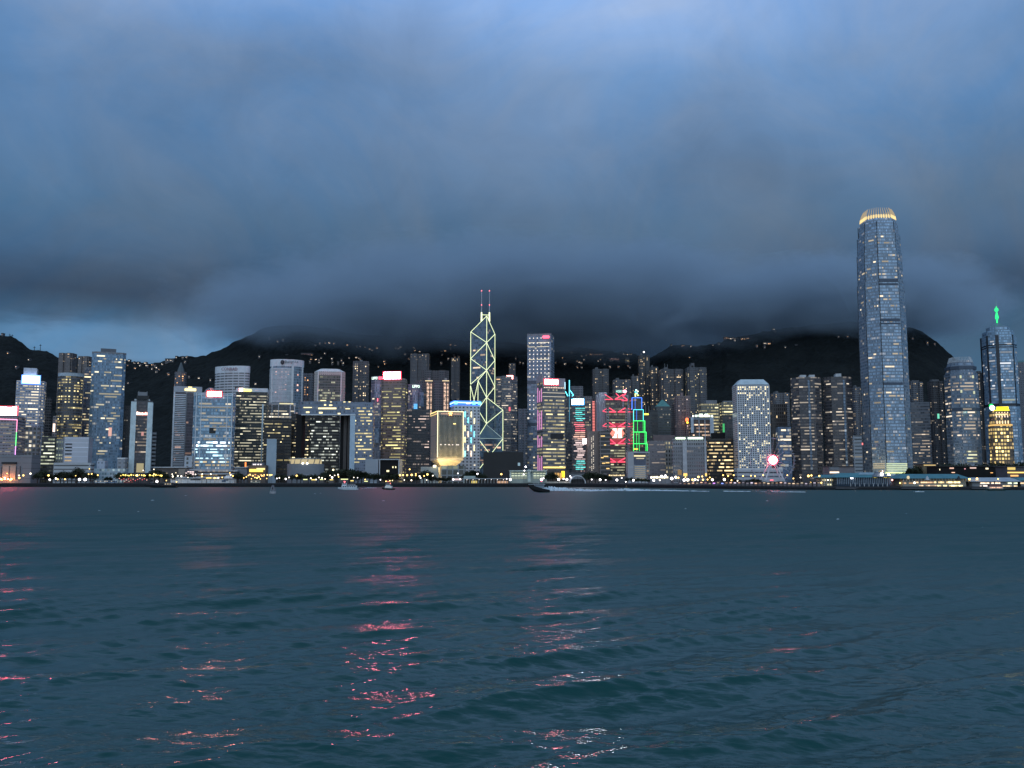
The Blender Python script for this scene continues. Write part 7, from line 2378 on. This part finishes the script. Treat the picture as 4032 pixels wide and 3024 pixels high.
# tug
Yb = 700.0
Xb = xat(1530, 1915, Yb)
th = thing('tugboat', 'small dark-hulled tugboat with stacked white wheelhouse below the copper tower', 'tugboat', (Xb, Yb, 0))
hull(th, Xb, Yb, 10.0, 3.8, 1.1, .7, BH, -1)
bx_(th, 'deckhouse', Xb - 2.6, Xb + 2.8, Yb - 1.4, Yb + 1.4, 1.1, 2.9, WHB)
bx_(th, 'wheelhouse', Xb - 2.0, Xb + 1.2, Yb - 1.1, Yb + 1.1, 2.9, 4.5, WHB)
bx_(th, 'wheelhouse_window', Xb - 1.9, Xb + 1.1, Yb - 1.16, Yb - 1.1, 3.6, 4.2, DG)
for k in range(3): bx_(th, 'cabin_window', Xb - 2.0 + k * 1.6, Xb - 1.2 + k * 1.6, Yb - 1.46, Yb - 1.4, 1.8, 2.4, em((1, .9, .7), .8))
mb = MB(); mb.tube((Xb - .4, Yb, 4.5), (Xb - .4, Yb, 6.3), .09); mb.build('mast', STEEL, th)
mb = MB(); mb.tube((Xb + 2.0, Yb, 2.8), (Xb + 2.0, Yb, 4.4), .4, .36); mb.build('funnel', DARK, th)
for (dx, z) in ((-.4, 6.3), (1.3, 4.9)):
    mb = MB(); mb.ball((Xb + dx, Yb - .3, z), .33); mb.build('mast_lamp', em((1, .25, .2), 3.0), th)
# barge at the quay
Yb = 905.0
Xb = xat(632, 1908, Yb)
th = thing('barge', 'long black barge lying against the left quay', 'barge', (Xb, Yb, 0))
hull(th, Xb, Yb, 32, 7, 2.2, 1.6, BH, -1)
bx_(th, 'deckhouse', Xb + 4, Xb + 12, Yb - 2, Yb + 2, 2.2, 4.6, DGREY)
bx_(th, 'deckhouse_roof', Xb + 3, Xb + 13, Yb - 2.5, Yb + 2.5, 4.6, 5.0, GREY)
for k in range(3): bx_(th, 'window', Xb + 5 + k * 2.4, Xb + 6.2 + k * 2.4, Yb - 2.1, Yb - 2.0, 3.2, 4.0, em((1, .8, .5), .7))
mb = MB(); mb.tube((Xb - 4, Yb, 2.2), (Xb - 4, Yb, 6.4), .12); mb.build('mast', DARK, th)
# star ferry at the right pier
Yb = 640.0
Xb = xat(3917, 1924, Yb)
th = thing('harbour_ferry', 'small dark green and white ferry lit from inside at the right pier', 'ferry', (Xb, Yb, 0))
hull(th, Xb, Yb, 13, 4.4, 1.1, .5, mat('green_hull', (.02, .05, .045), .5), -1)
bx_(th, 'lower_cabin', Xb - 5, Xb + 5, Yb - 1.7, Yb + 1.7, 1.1, 2.9, mat('ferry_cream', (.40, .36, .32), .6))
bx_(th, 'upper_cabin', Xb - 4.2, Xb + 4.2, Yb - 1.6, Yb + 1.6, 2.9, 4.5, mat('ferry_red', (.22, .10, .10), .6))
bx_(th, 'roof', Xb - 4.8, Xb + 4.8, Yb - 1.9, Yb + 1.9, 4.5, 4.75, PALE)
for k in range(7): bx_(th, 'window', Xb - 4.4 + k * 1.3, Xb - 3.5 + k * 1.3, Yb - 1.78, Yb - 1.7, 1.8, 2.5, em((1, .55, .35), 1.6 if k % 3 else .8))
mb = MB(); mb.tube((Xb, Yb, 4.7), (Xb, Yb, 6.6), .4, .35); mb.build('funnel', DARK, th)
# navigation buoys
def buoy(px, yb, ht, lab, col, big=False):
    Y = CAMZ / ((yb - HOR) / FPX) * .985
    X = xat(px, yb, Y)
    th = thing('navigation_buoy', lab, 'buoy', (X, Y, 0))
    k = Y / FPX
    r = ht * k * .34
    mb = MB(); mb.tube((X, Y, -.6), (X, Y, ht * k * .22), r, r * .96, 14); mb.build('float', mat('buoy_float', (.45, .45, .46), .6) if big else mat('buoy_brown', (.22, .16, .10), .6), th)
    mb = MB(); mb.tube((X, Y, ht * k * .06), (X, Y, ht * k * .10), r * 1.02, r * 1.02, 14); mb.build('float_band', DARK, th)
    for q in range(4):
        a = q * math.pi / 2 + .5
        mb = MB(); mb.tube((X + r * .7 * math.cos(a), Y + r * .7 * math.sin(a), ht * k * .22), (X + r * .22 * math.cos(a), Y + r * .22 * math.sin(a), ht * k * .85), .10 * (2 if big else 1)); mb.build('cage_leg', mat('buoy_frame', (.30, .30, .33), .5) if big else col, th)
    mb = MB(); mb.prism([(X - r * .35, Y - .05), (X + r * .35, Y - .05), (X + r * .35, Y + .05), (X - r * .35, Y + .05)], ht * k * .45, ht * k * .78, cmi=0, bot=True); mb.build('daymark', col, th)
    mb = MB(); mb.tube((X, Y, ht * k * .85), (X, Y, ht * k), r * .25, r * .2, 8); mb.build('lantern', DARK, th)
buoy(1074, 1943, 38, 'large grey and black lattice buoy floating before the pale slab', DARK, True)
buoy(1771, 1917, 13, 'small brown buoy below the star-crowned building', mat('buoy_brown', (.22, .16, .10), .6))
buoy(2466, 1921, 12, 'small brown buoy beyond the white wake', mat('buoy_brown', (.22, .16, .10), .6))
# wake and whitecaps
FOAM = mat('foam', (.62, .70, .76), .9, mott=.35, scale=1.2, spec=.1)
def wake(pts, wid, hgt, seed):
    """lumpy ridge of broken water along a line on the sea"""
    R = random.Random(seed)
    mb = MB()
    P = []
    for i in range(len(pts) - 1):
        for k in range(14):
            u = k / 14
            P.append((pts[i][0] + (pts[i + 1][0] - pts[i][0]) * u, pts[i][1] + (pts[i + 1][1] - pts[i][1]) * u, i + u))
    prof = []
    for j, (px, py, f) in enumerate(P):
        i = min(int(f), len(wid) - 2)
        w = wid[i] + (wid[i + 1] - wid[i]) * (f - i)
        h = hgt[i] + (hgt[i + 1] - hgt[i]) * (f - i)
        Y = CAMZ / ((py - HOR) / FPX) * .985
        X = xat(px, py, Y)
        row = []
        for q in range(7):
            v = q / 6 * 2 - 1
            row.append((X + R.uniform(-.6, .6), Y + v * w * (.7 + .6 * R.random()), max(-.25, h * (1 - v * v) * R.uniform(.4, 1.5) + .14 - .4 * abs(v) ** 3)))
        prof.append(row)
    for a, b in zip(prof[:-1], prof[1:]):
        for q in range(6):
            mb.poly([a[q], a[q + 1], b[q + 1], b[q]])
    return mb
m1 = wake([(2128, 1932), (2160, 1931), (2230, 1931), (2320, 1933), (2400, 1931), (2460, 1932), (2560, 1931), (2690, 1933), (2800, 1935)], [.8, 7, 8, 7, 4.5, 7, 4.5, 2.5, 1.6], [1.8, 2.4, 1.4, .9, .6, 1.2, .6, .4, .25], 1)
for seg, w in (([(2850, 1934), (2960, 1935)], .9), ([(2980, 1935), (3020, 1936)], 1.0), ([(3040, 1936), (3180, 1937)], .8), ([(3600, 1936), (3640, 1936)], .6)):
    mm = wake(seg, [w, w], [.25, .2], int(seg[0][0]))
    b = len(m1.v); m1.v += mm.v; m1.f += [[q + b for q in f] for f in mm.f]; m1.uv += mm.uv; m1.mi += mm.mi
m1.build('wake_foam', FOAM)['kind'] = 'stuff'
m2 = wake([(1424, 1924), (1450, 1922), (1484, 1921)], [.8, 1.8, .6], [.3, .6, .2], 5)
m2.build('wake_foam', FOAM)['kind'] = 'stuff'
mb = MB()
R = random.Random(21)
fl = [(1262, 1941), (1240, 1943), (3045, 2092), (1040, 2012), (3568, 2020), (3020, 1970), (3868, 2072), (545, 2012), (730, 1950), (2780, 2142), (390, 2008), (600, 1968), (1510, 1970), (2700, 2000), (3300, 2040), (2190, 2198)]
for _ in range(0):
    fl.append((R.uniform(0, 4032), 1935 + 380 * R.random() ** 1.6))
for (px, py) in fl:
    Y = CAMZ / ((py - HOR) / FPX) * .985
    if Y > 560: continue
    X = xat(px, py, Y)
    s = R.uniform(.06, .15) * (Y / 60) ** .6
    tilt = R.uniform(-.5, .5)
    n = 9
    top = []
    for k in range(n):
        a = 2 * math.pi * k / n
        r = R.uniform(.5, 1.1)
        top.append((X + s * 2.2 * r * math.cos(a), Y + s * .8 * r * math.sin(a), -.02 + .15 * s + tilt * s * math.cos(a) * .2))
    c = (X, Y, .06 + .3 * s)
    for k in range(n):
        mb.poly([top[k], top[(k + 1) % n], c])
        a, b = top[k], top[(k + 1) % n]
        mb.poly([(a[0], a[1], -.3), (b[0], b[1], -.3), b, a])
mb.build('whitecap_foam', FOAM)['kind'] = 'stuff'
